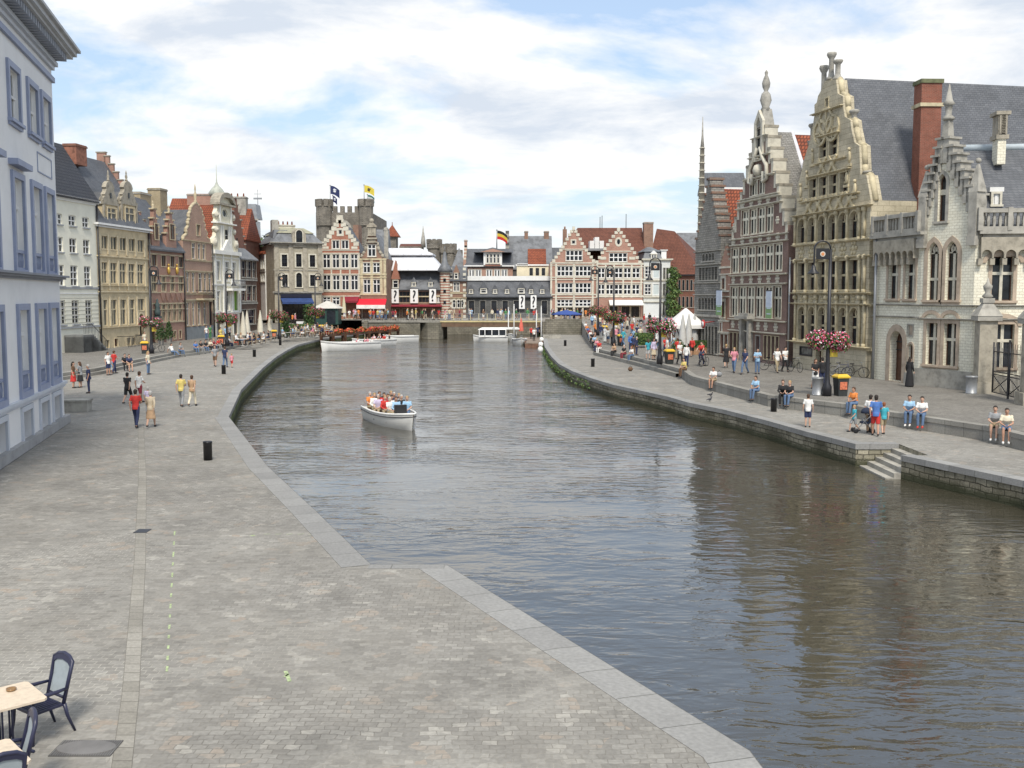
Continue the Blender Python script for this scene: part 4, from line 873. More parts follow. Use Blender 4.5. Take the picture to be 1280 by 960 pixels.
# stone hotel with mansard roof: front and left side
HZ = 1.5
b = F('mansard_stone_hotel', 'pale stone hotel with slate mansard roof, arched dormer and blue awning', 344, 402, 160, 163, 12, HZ)
KM = K(sur=.22, surm=STONEW, fm=DARKM, nx=2, tr=(.33, .66), rev=.22, fw=.06, mull=.06, glass=GLASS, sill=True)
KM2 = K(sur=.22, surm=STONEW, fm=DARKM, nx=2, tr=(.5,), rev=.22, fw=.06, mull=.06, glass=GLASS, arch=1)
for c in ((352.2, 359.2), (387.3, 394)): b.grid([c], 330, [(318.5, 333.5), (343.5, 357.5)], 375, KM)
b.grid([(370.2, 377)], 330, [(317.5, 333.5)], 375, KM); b.grid([(370.2, 377.5)], 350, [(341, 359)], 375, KM2)
b.win(b.U(353, 390), b.U(388, 390), .3, b.V(375, 378), K(sur=.15, surm=STONEG, fm=DARKM, nx=5, tr=(), rev=.5, glass=mat('shop_dark', (.03, .025, .02), .2, .4), sill=False), 'shopfront')
ev = b.V(375, 305.5); b.wall(ASH, eave=ev, T=.6)
b.band(ev-.1, ev+.3, STONEG, .7, name='cornice', steps=3); b.bandpx(375, 364.5, 367, STONEG, .3, steps=2); b.bandpx(375, 337, 338.2, STONEG, .1)
for x in (346, 364, 381.5, 400.5): u = b.U(x, 350); mb = MB(); mb.box(u-.35, -.15, b.V(375, 364), u+.35, .02, ev-.1); mb.build('pilaster', STONE, b.root)
mr = b.V(375, 292, 1.5); mb = MB(); W = b.W
mb.taper((W/2, 6, ev+.25), W+.7, 12.6, W-2, 10.2, mr-ev-.25, 0); mb.taper((W/2, 6, mr), W-1.6, 10.6, W*.5, 5, b.V(375, 286, 5)-mr, 1); mb.build('mansard_roof', [SLATEW, mat('zinc_green', (.30, .29, .20), .6, .2)], b.root)
uc = b.U(373.5, 300); hw = (b.U(382, 300)-b.U(365, 300))/2; t1 = b.V(373, 286); vb = ev-.4; sp = t1-hw
mb = MB(); mb.prism([(uc-hw, vb), (uc+hw, vb)] + [(uc+hw*math.cos(math.pi*i/10), sp+hw*math.sin(math.pi*i/10)) for i in range(11)], -.25, 4, 'y', 0); dr = mb.build('dormer', STONE, b.root)
w_, h_ = round(hw*.95/.05)*.05, round((t1-vb)*.75/.05)*.05; km = K(sur=.15, surm=STONEW, fm=DARKM, nx=2, tr=(.4,), rev=.05, arch=1, sill=False)
fm, gm, p = win_mesh(w_, h_, km); link('window', fm, dr, (uc-w_/2, -.33, vb+.5)); link('window_pane', gm, dr, (uc-w_/2, -.33, vb+.5))
u = b.U(354, 290, 7); b.chimney(u-1.8, u+1.8, 6.4, 7.6, mr-1, b.V(354, 281, 7), STONEW, pots=5)
aw = mat('blue_awning', (.025, .055, .17), .8, .15); u0, u1 = b.U(350.5, 376), b.U(389.5, 376)
mb = MB(); va, vb = b.V(370, 372), b.V(370, 379); mb.prism([(0, va), (-1.6, vb+.2), (-1.6, vb-.1), (-1.5, vb-.1), (0, va-.15)], u0, u1, 'x'); mb.build('awning', aw, b.root)
mb = MB(); mb.box(u0, -.25, va, u1, .0, b.V(370, 367.5)); mb.build('sign_fascia', mat('navy_board', (.01, .012, .03), .4), b.root)
s = F('mansard_hotel_wing', 'side wing of the mansard hotel with tall narrow pale windows', 331.5, 343.5, 174, 161.5, 2.5, HZ)
for c in ((332.8, 334.6), (335.6, 337.6), (338.8, 341)):
    for r in ((319, 332), (344, 362), (371, 395)): s.win(s.U(c[0], 340), s.U(c[1], 340), s.V(337, r[1]), s.V(337, r[0]), K(sur=.1, surm=STONEW, fm=CREAMP, nx=1, tr=(.5,), rev=.12, glass=GLASSC))
ev2 = s.V(343, 306.5); s.wall(ASH, eave=ev2); s.band(ev2-.1, ev2+.3, STONEG, .6, name='cornice', steps=3); s.bandpx(340, 334, 335.5, STONEG, .1); s.bandpx(340, 364.5, 367, STONEG, .25)
mb = MB(); mb.taper((s.W/2, 1.25, ev2+.3), s.W, 2.9, s.W-1, 2, 2.2); mb.build('mansard_roof', SLATEW, s.root)
mb = MB(); mb.box(s.W*.62, .2, ev2, s.W*.8, 1.2, ev2+4.2); mb.build('chimney', STONEG, s.root)

# red brick stepped gable
b = F('red_stepped_gable_house', 'bright red brick house with white stepped gable and white window bands', 403, 450, 168, 168, 12)
b.grid([(423.2, 427.4)], 290, [(287.3, 292.8)], 425, K(sur=.3, surm=STONEW, fm=WHITEP, nx=1, tr=(), rev=.12, sill=False))
b.grid([(415.3, 424), (426.8, 435.7)], 305, [(300.5, 311)], 425, KW1)
g4 = [(403.9, 413), (415.7, 424.5), (427.2, 436), (438.6, 447.3)]
b.grid(g4, 340, [(318, 334.8), (344, 362.5)], 425, KW); b.grid(g4[:2], 375, [(371.5, 381)], 425, KW)
b.win(b.U(432.5, 380), b.U(447.5, 380), .1, b.V(440, 372), K(sur=.1, surm=STONEW, fm=WOODBR, nx=3, tr=(.75,), rev=.6, glass=MATS['shop_dark'], sill=False), 'shopfront')
b.win(b.U(404.5, 380), b.U(431, 380), .6, b.V(415, 384), K(sur=.1, surm=STONEW, fm=WOODBR, nx=4, tr=(), rev=.3, glass=MATS['shop_dark'], sill=False), 'shopfront')
v0 = b.V(425, 303.5); V_ = lambda y: b.V(425, y); c = b.W/2; hw = c
hs = [(hw*.97, V_(303)), (hw*.83, V_(298.5)), (hw*.69, V_(294)), (hw*.56, V_(289)), (hw*.43, V_(284)), (hw*.31, V_(279.3)), (hw*.18, V_(274.8)), (hw*.07, V_(269.5))]
st = stepped(c, hs, v0); b.wall(RB, outline=[(0, 0), (b.W, 0), (b.W, v0)] + st[1:-1] + [(0, v0)], eave=V_(316))
mb = MB()
for i, (h_, v_) in enumerate(hs[:-1]):
    for s_ in (-1, 1): x = c+s_*h_; mb.box(min(x, x-s_*.75)-.05, -.08, v_-.55, max(x, x-s_*.75)+.05, .45, v_+.12)
mb.box(c-.5, -.1, V_(275), c+.5, .5, V_(269)); mb.build('gable_steps', STONEW, b.root)
for y0, y1 in ((312, 313.2), (316, 317.2), (335.5, 337), (342, 343.2), (363.5, 365), (369.5, 370.6)): b.bandpx(425, y0, y1, STONEW, .08)
for x in (403.4, 414.3, 425.8, 437.3, 449): u = b.U(x, 340); mb = MB(); mb.box(u-.12, -.05, V_(363), u+.12, .01, V_(316)); mb.build('stone_mullion_strip', STONEW, b.root)
for x in (407, 443): mb = MB(); u = b.U(x, 310); mb.box(u-.5, -.05, V_(311), u+.5, .0, V_(308)); mb.build('stone_panel', STONEW, b.root)
b.roof_perp(SLATE, .2, b.W-.2, V_(316), c, V_(279), .36, 12)
mb = MB(); u0, u1 = b.U(431, 375), b.U(449, 375); va, vb = V_(370.5), V_(376); mb.prism([(0, va), (-1.5, vb), (-1.5, vb-.3), (0, va-.2)], u0, u1, 'x'); mb.build('awning', mat('dark_red_awning', (.22, .015, .03), .8), b.root)
# narrow brown brick house with stone front gable
b = F('narrow_gabled_house', 'narrow brown brick house with pedimented stone gable and scarlet awning', 451, 483, 168, 168, 12)
STB = bricks('brown_brick', (.30, .15, .10), (.24, .12, .08), (.3, .25, .2), .22, .075, .012, .9, .3, .3)
b.grid([(459.8, 469.5)], 310, [(305.8, 320.5)], 465, KW); b.grid([(454, 463), (466.3, 475)], 335, [(328.5, 341), (349.5, 366)], 465, KW)
b.win(b.U(453, 390), b.U(481, 390), .1, b.V(465, 381), K(sur=.1, surm=STONEW, fm=WOODBR, nx=5, tr=(), rev=.5, glass=MATS['shop_dark'], sill=False), 'shopfront')
v0 = b.V(465, 323); V_ = lambda y: b.V(465, y); c = b.U(465, 310); px1 = 1/ (b.U(466, 310)-b.U(465, 310))
hf = lambda p: p/px1
r = [(c+hf(a), V_(y)) for a, y in ((14, 322), (12, 318), (9, 314), (7, 308), (6.2, 303), (6.5, 300), (5, 298), (4.5, 284), (6, 282), (5, 281), (0, 277.5))]; l = [(2*c-a, z) for a, z in r[-2::-1]]
b.wall(STB, outline=[(0, 0), (b.W, 0), (b.W, v0)] + r + l + [(0, v0)], eave=v0)
mb = MB()
for y0, y1, h_ in ((302, 303.5, 7), (297, 299, 6.5), (294, 295, 5.5), (282, 284, 6.2)): mb.box(c-hf(h_), -.3, V_(y1), c+hf(h_), .4, V_(y0))
mb.prism([(c-hf(6), V_(282)), (c+hf(6), V_(282)), (c, V_(277))], -.3, .4, 'y'); mb.ball((c, -.1, V_(276)), .4)
for x in (-3.8, -1.3, 1.3, 3.8): mb.box(c+hf(x)-.16, -.15, V_(294), c+hf(x)+.16, .0, V_(284))
mb.box(c-hf(4.5), -.06, V_(302), c+hf(4.5), 0, V_(299))
for a, d_ in zip(r[:4], r[1:5]): mb.tube([(a[0], .15, a[1]), (d_[0], .15, d_[1])], .28, 6); mb.tube([(2*c-a[0], .15, a[1]), (2*c-d_[0], .15, d_[1])], .28, 6)
mb.build('pediment', STONE, b.root)
for y0, y1 in ((323, 325), (342, 344), (346, 347.5), (367, 369)): b.bandpx(465, y0, y1, STONEY, .12)
for x in (452, 464.6, 476.5, 481): u = b.U(x, 340); mb = MB(); mb.box(u-.22, -.06, V_(367), u+.22, .01, V_(325)); mb.build('stone_mullion_strip', STONEY, b.root)
b.roof_perp(SLATEW, .2, b.W-.2, v0, b.W/2, V_(290), .36, 12)
mb = MB(); u0, u1 = b.U(448, 378), b.U(483.5, 378); va, vb = V_(373.5), V_(381); mb.prism([(0, va), (-2.2, vb), (-2.2, vb-.1), (0, va-.2)], u0, u1, 'x', 0); mb.box(u0, -2.25, vb-.6, u1, -2.15, vb, 1); mb.build('awning', [mat('scarlet_awning', (.62, .01, .03), .8, .1), mat('white_valance', (.75, .72, .68), .8)], b.root)
mb = MB(); mb.box(b.U(480, 300)-.3, 2.5, v0, b.U(480, 300)+.35, 3.2, V_(287)); mb.ball((b.U(480, 300), 2.85, V_(286)), .48, 0, 8); mb.build('chimney', STONEG, b.root)
bb = F('rear_slate_house', 'grey slate roofed house behind the narrow gabled house', 469, 484, 185, 185, 8); e = bb.V(475, 330); bb.wall(STONEG, eave=e); bb.roof_side(SLATEW, e, bb.V(475, 287, 4), half=4)
bb = F('rear_brick_chimney_house', 'tall brown brick wall between the red stepped gable and the castle', 443, 449.5, 182, 182, 4); bb.wall(STB, eave=bb.V(446, 281))

# castle
b = F('castle_keep', 'grey stone medieval castle keep with battlemented corner towers and flags', 397, 466, 250, 250, 30, 2.5, cat='castle')
ev = b.V(430, 265.5); b.wall(RUB, eave=ev); V_ = lambda y: b.V(430, y)
def crenel(mb, u0, u1, y0, y1, z, mw=1.5, gap=1.3, h=1.6, mi=0):
    x = u0
    while x < u1-.3: mb.box(x, y0, z, min(x+mw, u1), y1, z+h, mi); x += mw+gap
mb = MB(); crenel(mb, b.U(414, 265)+.4, b.U(449, 265), 0, 1, ev, 1.0, .75, 1.5); mb.build('battlement', RUB, b.root)
for x0, x1, yt in ((397, 404.5, 253), (406.5, 413.5, 253), ): pass
for n_, x0, x1, out in (('corner_tower', 397, 413.5, -1.2), ('corner_tower', 450.3, 464.5, -1.2)):
    u0, u1 = b.U(x0, 280), b.U(x1, 280); mb = MB(); t0 = V_(257.5); k = 8
    mb.lathe([((u1-u0)/2, 0), ((u1-u0)/2, V_(284)), ((u1-u0)/2+.4, V_(282)), ((u1-u0)/2+.4, t0)], ((u0+u1)/2, (u1-u0)/2+out, 0), 10, 0, False)
    rr = (u1-u0)/2+.2
    for i in range(8): a = 2*math.pi*(i+.5)/8; mb.cbox(((u0+u1)/2+rr*math.cos(a), (u1-u0)/2+out+rr*math.sin(a), t0+.75), (1.1, .7, 1.7), 0, a+math.pi/2)
    mb.build(n_, RUB, b.root)
kd = mat('slit_dark', (.02, .02, .02), .9, 0)
mb = MB()
ring(mb, [(b.U(440, 290)-2+1.6*math.cos(a), V_(292)+0+2.6*math.sin(a)) for a in [math.pi*i/8*1 for i in range(9)]], [(b.U(440, 290)-2+2.2*math.cos(a), V_(292)+3.3*math.sin(a)) for a in [math.pi*i/8 for i in range(9)]], -.3, .0, 0)
mb.build('blind_arch', STONEG, b.root)
def flag(name, label, x, Y, ytop, ybase, w, h, cols, emblem=None, cat='flag'):
    p0, p1 = AT(x, ybase, Y), AT(x, ytop, Y)
    r = empty(name, p0, 0, label, cat); L = p1.z-p0.z
    q = MB(); q.tube([(0, 0, 0), (0, 0, L)], [.12, .07], 6); q.ball((0, 0, L), .16, 0, 6); q.build('pole', GREYM if Y > 100 else WHITEP, r)
    q = MB(); n = len(cols)
    for i in range(n):
        rows = []
        for j in range(3):
            rw = []
            for k in range(9):
                f = k/8; rw.append((.1+w*f*.92, .35*math.sin(f*7+1)*f, L-.1-h*((i+j/2)/n) - .55*f*f*h))
            rows.append(rw)
        q.grid(rows, i); q.grid([[(a, b_+.03, c_) for a, b_, c_ in rw] for rw in rows], i)
    if emblem:
        for (ex, ez, er) in ((.45, .42, .17), (.52, .6, .14), (.38, .62, .1), (.6, .35, .1)):
            f = ex; q.ball((.1+w*f*.92, .35*math.sin(f*7+1)*f, L-.1-h*ez-.55*f*f*h), er*h, n, 8, (1, .12/er/h, 1))
    q.build('cloth', [mat(name+'_c%d' % i if False else 'flag_cloth_%02x%02x%02x' % tuple(int(v*255) for v in c), c, .8, .1) for i, c in enumerate(cols)] + ([mat('flag_mark_%d' % int(emblem[0]*99), emblem, .8, .1)] if emblem else []), r)
    return r
flag('castle_flag', 'dark blue flag with a white emblem above the left castle tower', 413, 251, 231.5, 263, 2.3, 2.0, [(.02, .03, .10)], (.6, .62, .65))
flag('castle_flag', 'small dark flag with a white mark under the blue one on the castle', 416, 250.5, 244, 264, 1.0, 1.5, [(.015, .02, .08)], (.55, .57, .62))
flag('castle_flag', 'yellow flag with a dark emblem above the right castle tower', 455.3, 251, 231, 255, 2.5, 1.7, [(.62, .50, .06)], (.10, .08, .03))
flag('castle_flag', 'small green and white flag below the yellow flag on the castle', 459.3, 250.5, 243, 255, 1.7, 1.3, [(.02, .12, .10), (.5, .52, .5), (.04, .2, .3)])
# small round turret with red cone roof
b = F('red_spired_turret', 'slim stone turret with red pyramid roof right of the narrow gabled house', 484.5, 496, 215, 215, 3.8, 2.5, cat='tower'); ev = b.V(490, 295); b.wall(RUB, eave=ev)
mb = MB(); mb.taper((b.W/2, b.D/2, ev-.1), b.W+1.2, b.D+1.2, .15, .15, b.V(489, 280)-ev, 0); mb.tube([(b.W/2, b.D/2, b.V(489, 282)), (b.W/2, b.D/2, b.V(489, 277))], .08, 5); mb.build('roof', REDTILE, b.root)
# castle outer wall with round towers
b = F('castle_outer_wall', 'far castle wall with round battlemented towers behind the market hall', 499, 578, 240, 240, 8, 2.5, cat='castle wall'); ev = b.V(540, 322); b.wall(RUB, eave=ev)
for x0, x1, yt in ((534.8, 551, 300.5), (558, 569.5, 306), (569, 577, 314), (551, 557, 306.5)):
    u0, u1 = b.U(x0, 310), b.U(x1, 310); t0 = b.V(543, yt+3.5); mb = MB(); rr = (u1-u0)/2; mb.lathe([(rr, 0), (rr, t0-1.5), (rr+.3, t0-1.2), (rr+.3, t0)], ((u0+u1)/2, rr-1.5, 0), 12, 0, False)
    for i in range(7): a = 2*math.pi*(i+.3)/7; mb.cbox(((u0+u1)/2+rr*math.cos(a), rr-1.5+rr*math.sin(a), t0+.4), (rr*.5, .6, 1.0), 0, a+math.pi/2)
    mb.build('round_tower', RUB, b.root)
mb = MB(); u0, u1 = b.U(499, 305), b.U(527, 305); mb.box(u0, 0, ev-1, u1, 6, b.V(510, 308)); mb.prism([(0, b.V(510, 308)), (3, b.V(510, 304)), (6, b.V(510, 308))], u0, u1, 'x', 1); mb.build('gatehouse', [RUB, BROWNTILE], b.root)
mb = MB(); u = b.U(528.5, 300); mb.lathe([(.6, 0), (.5, 1.6), (.02, 5)], (u, 1, b.V(528, 309)), 8); mb.build('pinnacle', STONEG, b.root)

# fish market hall wrapped under white roof sheets
b = F('market_hall', 'brick market hall with slate roof, white sheeted scaffold roof and three banners', 485.5, 552, 176, 176, 16)
V_ = lambda y: b.V(518, y); U_ = lambda x: b.U(x, 360)
ev = V_(361); b.win(U_(499), U_(512), V_(378), V_(364), K(sur=.05, surm=STONEY, fm=WOODBR, nx=3, tr=(.5,), rev=.2, sill=False)); b.win(U_(523), U_(536), V_(378), V_(364), K(sur=.05, surm=STONEY, fm=WOODBR, nx=3, tr=(.5,), rev=.2, sill=False))
b.win(U_(490), U_(498), V_(378), V_(372), KW1); b.win(U_(546), U_(550), V_(378), V_(370), KW1)
for x in (490, 503, 516, 529): b.win(U_(x), U_(x+9), .2, V_(386), K(sur=.08, surm=STONEY, fm=WOODBR, nx=2, tr=(), rev=.4, glass=MATS['shop_dark'], sill=False), 'shopfront')
b.wall(STB, eave=ev); b.band(ev-.5, ev, WOODBR, .3, name='eaves_board'); b.bandpx(518, 370, 371.3, STONEY, .08)
b.roof_side(SLATEW, ev, V_(338.5), half=2.6, o=.5, back=14)
mb = MB(); w0, w1 = U_(484), U_(553)
a0, a1 = U_(484), U_(541)
mb.add([(w0, -.3, V_(337)), (w1, -.3, V_(337)), (w1, 14, V_(337)), (w0, 14, V_(337)), (w0, 5, b.V(518, 320.5, 5)), (U_(538), 5, b.V(518, 320.5, 5)), (U_(538), 10, b.V(518, 320.5, 5)), (w0, 10, b.V(518, 320.5, 5)), (w0, -.3, V_(338.2)), (w1, -.3, V_(338.2)), (w1, 14, V_(338.2)), (w0, 14, V_(338.2))],
  [(0, 1, 5, 4), (1, 2, 6, 5), (2, 3, 7, 6), (3, 0, 4, 7), (4, 5, 6, 7), (8, 9, 1, 0), (9, 10, 2, 1), (10, 11, 3, 2), (11, 8, 0, 3), (8, 11, 10, 9)])
WS = bricks('white_roof_sheet', (.66, .67, .70), (.72, .73, .76), (.45, .46, .50), 3.2, 30, .06, .45, .12, .3, offs=0)
mb.build('lower_sheet_roof', WS, b.root)
mb = MB(); z0 = b.V(518, 317, 4.5); z1 = b.V(518, 310, 6); x0, x1, x2 = b.U(482, 315, 5), b.U(541.5, 315, 5), b.U(524, 310, 5)
mb.add([(x0, 4.2, z0), (x1, 4.2, z0), (x1, 11, z0), (x0, 11, z0), (x0, 6.5, z1), (x2, 6.5, z1), (x2, 8.5, z1), (x0, 8.5, z1), (x0, 4.2, z0-.3), (x1, 4.2, z0-.3), (x1, 11, z0-.3), (x0, 11, z0-.3)],
  [(0, 1, 5, 4), (1, 2, 6, 5), (2, 3, 7, 6), (3, 0, 4, 7), (4, 5, 6, 7), (8, 9, 1, 0), (9, 10, 2, 1), (10, 11, 3, 2), (11, 8, 0, 3), (8, 11, 10, 9)]); mb.build('upper_sheet_roof', WS, b.root)
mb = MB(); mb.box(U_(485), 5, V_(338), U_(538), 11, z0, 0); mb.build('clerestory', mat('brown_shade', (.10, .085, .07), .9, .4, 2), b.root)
mb = MB(); u0, u1 = U_(488.5), U_(553); mb.prism([(0, V_(380.5)), (-1.8, V_(382.3)), (-1.8, V_(383.3)), (0, V_(382))], u0, u1, 'x'); mb.build('awning', MATS['dark_red_awning'], b.root)
b.dormer(U_(490.5), U_(499), V_(361), V_(349), 3.2, STB, RB, KWp, 2, -.2)
for x in (514.5, 535.5): b.dormer(U_(x), U_(x+5.5), V_(358), V_(353), .9, WOODBR, SLATEW, KWp, 2, .1)
def text_mesh(body, size, name='lettering', depth=.02):
    cu = bpy.data.curves.new(name, 'FONT'); cu.body = body; cu.size = size; cu.extrude = depth; cu.align_x = 'CENTER'; cu.align_y = 'CENTER'; cu.resolution_u = 3; cu.offset = .03
    ob = bpy.data.objects.new(name, cu); COL.objects.link(ob); dg = bpy.context.evaluated_depsgraph_get(); me = bpy.data.meshes.new_from_object(ob.evaluated_get(dg)); bpy.data.objects.remove(ob); return me
INK = mat('banner_ink', (.015, .015, .02), .6, 0); BANW = mat('banner_white', (.78, .78, .76), .7, .04)
def banner(b, x0, x1, y0, y1, label, txt='?', out=.5):
    r = empty('banner', b.world((b.U(x0, 370)+b.U(x1, 370))/2, -out, 0), b.rz, label, 'banner', 'question mark banners on the market halls')
    w_, z0, z1 = b.U(x1, 370)-b.U(x0, 370), b.V(518, y1), b.V(518, y0); q = MB(); q.box(-w_/2, -.03, z0, w_/2, .03, z1); q.build('panel', BANW, r)
    me = text_mesh(txt, (z1-z0)*1.12); me.materials.append(INK); o = link('lettering', me, r, (0, -.06, (z0+z1)/2-.08)); o.rotation_euler = (R(90), 0, 0); o.scale = (.8, 1, 1)
    q = MB(); q.tube([(-w_/2-.1, 0, z1+.05), (w_/2+.1, 0, z1+.05)], .05, 6); q.tube([(0, 0, z1), (0, out, z1+.1)], .05, 6); q.build('bracket', DARKM, r)
for i, (x0, x1, nm) in enumerate(((490, 498.8, 'leftmost'), (513.2, 522.8, 'middle'), (537, 545.3, 'right-hand'))):
    banner(b, x0, x1, 361.2, 378.8, 'white banner with a black question mark, %s of three on the market hall' % nm)
# striped turret and brick wing
b = F('striped_turret', 'slender turret banded in red brick and white stone with slate spire', 549.5, 562.5, 175, 175, 1.8, cat='tower'); ev = b.V(556, 340)
mb = MB(); n = 34; rr = b.W/2
for i in range(n): mb.lathe([(rr, 0), (rr, ev/n)], (rr, rr, ev*i/n), 8, i % 2, False)
o = mb.build('shaft', [RB, STONEW], b.root); mb = MB(); mb.lathe([(rr+.45, 0), (rr+.3, .5), (rr*.55, 1.6), (rr*.25, 3.4), (.03, b.V(556, 314)-ev)], (rr, rr, ev), 10); mb.lathe([(.05, 0), (.05, 1)], (rr, rr, b.V(556, 315)), 6); mb.build('spire', SLATEW, b.root)
mb = MB()
for y in (348, 362, 376): mb.box(rr-.22, -.06, b.V(556, y+4), rr+.22, .2, b.V(556, y))
mb.build('slit_window', GLASS, b.root)
b = F('brick_market_wing', 'small brick and stone wing with dormered slate roof and arched windows', 562, 582.5, 176, 176, 12)
ka = K(sur=.2, surm=STONEW, fm=WHITEP, nx=1, tr=(.6,), rev=.2, arch=1)
for x in (566, 571.5, 576.5): b.win(b.U(x, 380), b.U(x+3.2, 380), b.V(570, 384.5), b.V(570, 375), ka)
for x in (567, 571): b.win(b.U(x, 360), b.U(x+3, 360), b.V(570, 364), b.V(570, 353), KWp)
ev = b.V(572, 350); b.wall(STB, eave=ev); b.roof_side(SLATE, ev, b.V(572, 333, 3), half=3, o=.4, back=10)
for y0, y1 in ((350, 351.2), (365.5, 367), (372, 373)): b.bandpx(572, y0, y1, STONEY, .12)
b.dormer(b.U(567.5, 340), b.U(573, 340), ev+.1, b.V(570, 341), 1.4, STB, STB, KWp, 2, -.1)
mb = MB()
for u_ in (0, b.W-.5):
    for i in range(10): mb.box(u_, -.07, i*.9, u_+.5, .02, i*.9+.45)
mb.build('quoins', STONEW, b.root)

# long grey butchers' hall
b = F('long_slate_hall', 'long low grey stone hall with slate roof, row of dormers and two banners', 582.5, 688, 178, 178, 12); V_ = lambda y: b.V(635, y)
for x in (586, 600, 614, 628, 642, 677):
    b.win(b.U(x, 375), b.U(x+7, 375), .6, V_(376), K(sur=.06, surm=STONEG, fm=DARKM, nx=4, tr=(.5,), rev=.2, sill=False))
GS = bricks('grey_rubble', (.15, .15, .145), (.11, .11, .105), (.07, .07, .065), .4, .2, .02, .9, .35, .5)
ev = V_(370); b.wall(GS, eave=ev); b.roof_side(SLATE, ev, V_(351.5), half=2.2, o=.5, back=12); b.band(ev-.35, ev-.05, DARKM, .4, name='gutter')
for i, x in enumerate((586, 600, 616, 631, 647, 661, 675)):
    big = i in (1, 4); w_ = 9 if big else 5.5
    b.dormer(b.U(x, 360), b.U(x+w_, 360), V_(367), V_(360.5 if big else 362), 1.3 if big else .9, WHITEP, SLATE, KWp, 2.2, .0)
for i, (x0, x1, nm) in enumerate(((648.8, 656, 'left'), (663.3, 670.5, 'right'))):
    banner(b, x0, x1, 369, 386, 'white banner with a black question mark, %s one of two on the long grey hall' % nm)
mb = MB(); mb.box(b.U(582.5, 345), 2.0, V_(350.5), b.W, 6, V_(344.8)); mb.box(b.U(582.5, 345)+.1, 2.3, V_(352.5), b.W, 6, V_(350.5), 1); mb.build('roof_terrace', [mat('white_parapet', (.74, .74, .72), .7, .06), DARKM], b.root)
# houses above and behind the hall
b = F('pedimented_dormer_house', 'brick house with slate roof and broad white pedimented dormer', 582, 641, 190, 190, 12); V_ = lambda y: b.V(610, y)
for x in (586, 594.5, 608, 618, 627): b.win(b.U(x, 340), b.U(x+7, 340), V_(346), V_(337), K(sur=.1, surm=STONEW, fm=WHITEP, nx=2, tr=(), rev=.12, mull=.3, fw=.15, sill=False))
ev = V_(333); b.wall(RBP, eave=ev); b.roof_side(SLATE, ev, b.V(610, 311, 5), half=5, o=.3); b.band(ev-.2, ev+.2, WHITEP, .3, name='gutter')
mb = MB(); u0, u1 = b.U(604.5, 320), b.U(627.5, 320); mb.box(u0, -.3, ev, u1, 5, V_(315.5), 0); mb.prism([(u0-1.8, V_(315.5)), (u1+1.8, V_(315.5)), ((u0+u1)/2, V_(309.5))], -.9, 5, 'y', 1); mb.prism([(u0-.6, V_(315.2)), (u1+.6, V_(315.2)), ((u0+u1)/2, V_(311.3))], -.95, -.8, 'y', 2); dr = mb.build('dormer', [WHITEP, SLATEW, RBP], b.root)
for x in (608, 612.3, 616.8, 621.2): w_ = round((b.U(x+3.2, 320)-b.U(x, 320))/.05)*.05; h_ = round((V_(317.5)-V_(329))/.05)*.05; fm, gm, p = win_mesh(w_, h_, KWp); link('window', fm, dr, (b.U(x, 320), -.45, V_(329))); link('window_pane', gm, dr, (b.U(x, 320), -.45, V_(329)))
mb = MB(); mb.box(u0+.3, -.36, ev+.05, u1-.3, -.31, V_(330.5)); mb.build('brick_apron', RB, b.root)
b.chimney(b.U(580.5, 310, 5), b.U(584, 310, 5), 4.5, 5.6, ev, b.V(582, 300, 5), RBP)
mb = MB()
for i in range(9): y = 5-i*.5; z = b.V(610, 311, 5)+.6-i*(b.V(610, 311, 5)-ev)/10; mb.box(-.4, y-.5, z-1.6, .1, y+.05, z, i % 2)
mb.build('stepped_parapet', [RBP, STONEW], b.root)
mb = MB(); mb.taper((b.U(572, 330)+.2, 2, V_(352)), 4.6, 4, .2, .2, V_(310)-V_(352)); mb.build('pyramid_roof', SLATEW, b.root)
flag('rooftop_flag', 'black yellow and red tricolour flag flying above the slate roofs', 621, 192, 287.5, 312, 2.0, 1.6, [(.01, .01, .01), (.55, .40, .04), (.45, .02, .02)])
b = F('tall_slate_roof_house', 'tall house with broad grey slate roof and two brick chimneys', 635, 690, 200, 200, 14); V_ = lambda y: b.V(660, y); ev = V_(336); b.wall(GS, eave=ev)
b.roof_side(SLATEW, ev, b.V(660, 295, 6), half=6, o=.2); b.chimney(b.U(655.5, 290, 6), b.U(660, 290, 6), 5.4, 6.6, ev+4, b.V(657, 289, 6), STB); b.chimney(b.U(680, 290, 6), b.U(686, 290, 6), 5.4, 6.8, ev+4, b.V(683, 289, 6), STB)
mb = MB(); rr = b.V(660, 295, 6)
for i in range(11): y = 6-i*.55; z = rr+1.0-i*(rr-ev)/11; mb.box(-.5, y-.55, z-2, .2, y+.05, z, i % 2)
mb.build('stepped_parapet', [GS, STONEG], b.root)
mb = MB(); x = b.U(684, 300); mb.prism([(.2, ev), (6, rr-2.3), (12, ev)], x, x+4, 'x'); mb.build('side_roof', SLATE, b.root)
b = F('cream_rooftop_house', 'cream house with bright red tiled roof and three dark windows above the hall', 646, 688, 186, 186, 7); V_ = lambda y: b.V(665, y)
for x in (662, 669.7, 677.3): b.win(b.U(x, 340), b.U(x+4, 340), V_(344.5), V_(335), K(sur=.08, surm=STONEW, fm=DARKM, nx=2, tr=(), rev=.15, fw=.05))
ev = V_(331.5); b.wall(mat('cream_render', (.68, .61, .44), .8, .08), eave=ev); b.band(ev-.1, ev+.15, WHITEP, .2, name='gutter')
b.roof_side(REDTILE, ev, b.V(665, 311, 3), half=3, u0=b.U(660, 320), u1=b.U(683, 320), o=.1)
mb = MB(); x0, x1 = 0, b.U(660, 330); mb.prism([(0, ev), (1.5, V_(327)), (6, V_(327)), (6, ev)], x0, x1, 'x', 0); mb.box(x0, -.2, ev, x1, 2, V_(329.5), 1); mb.build('terrace_roof', [SLATEW, WHITEP], b.root)

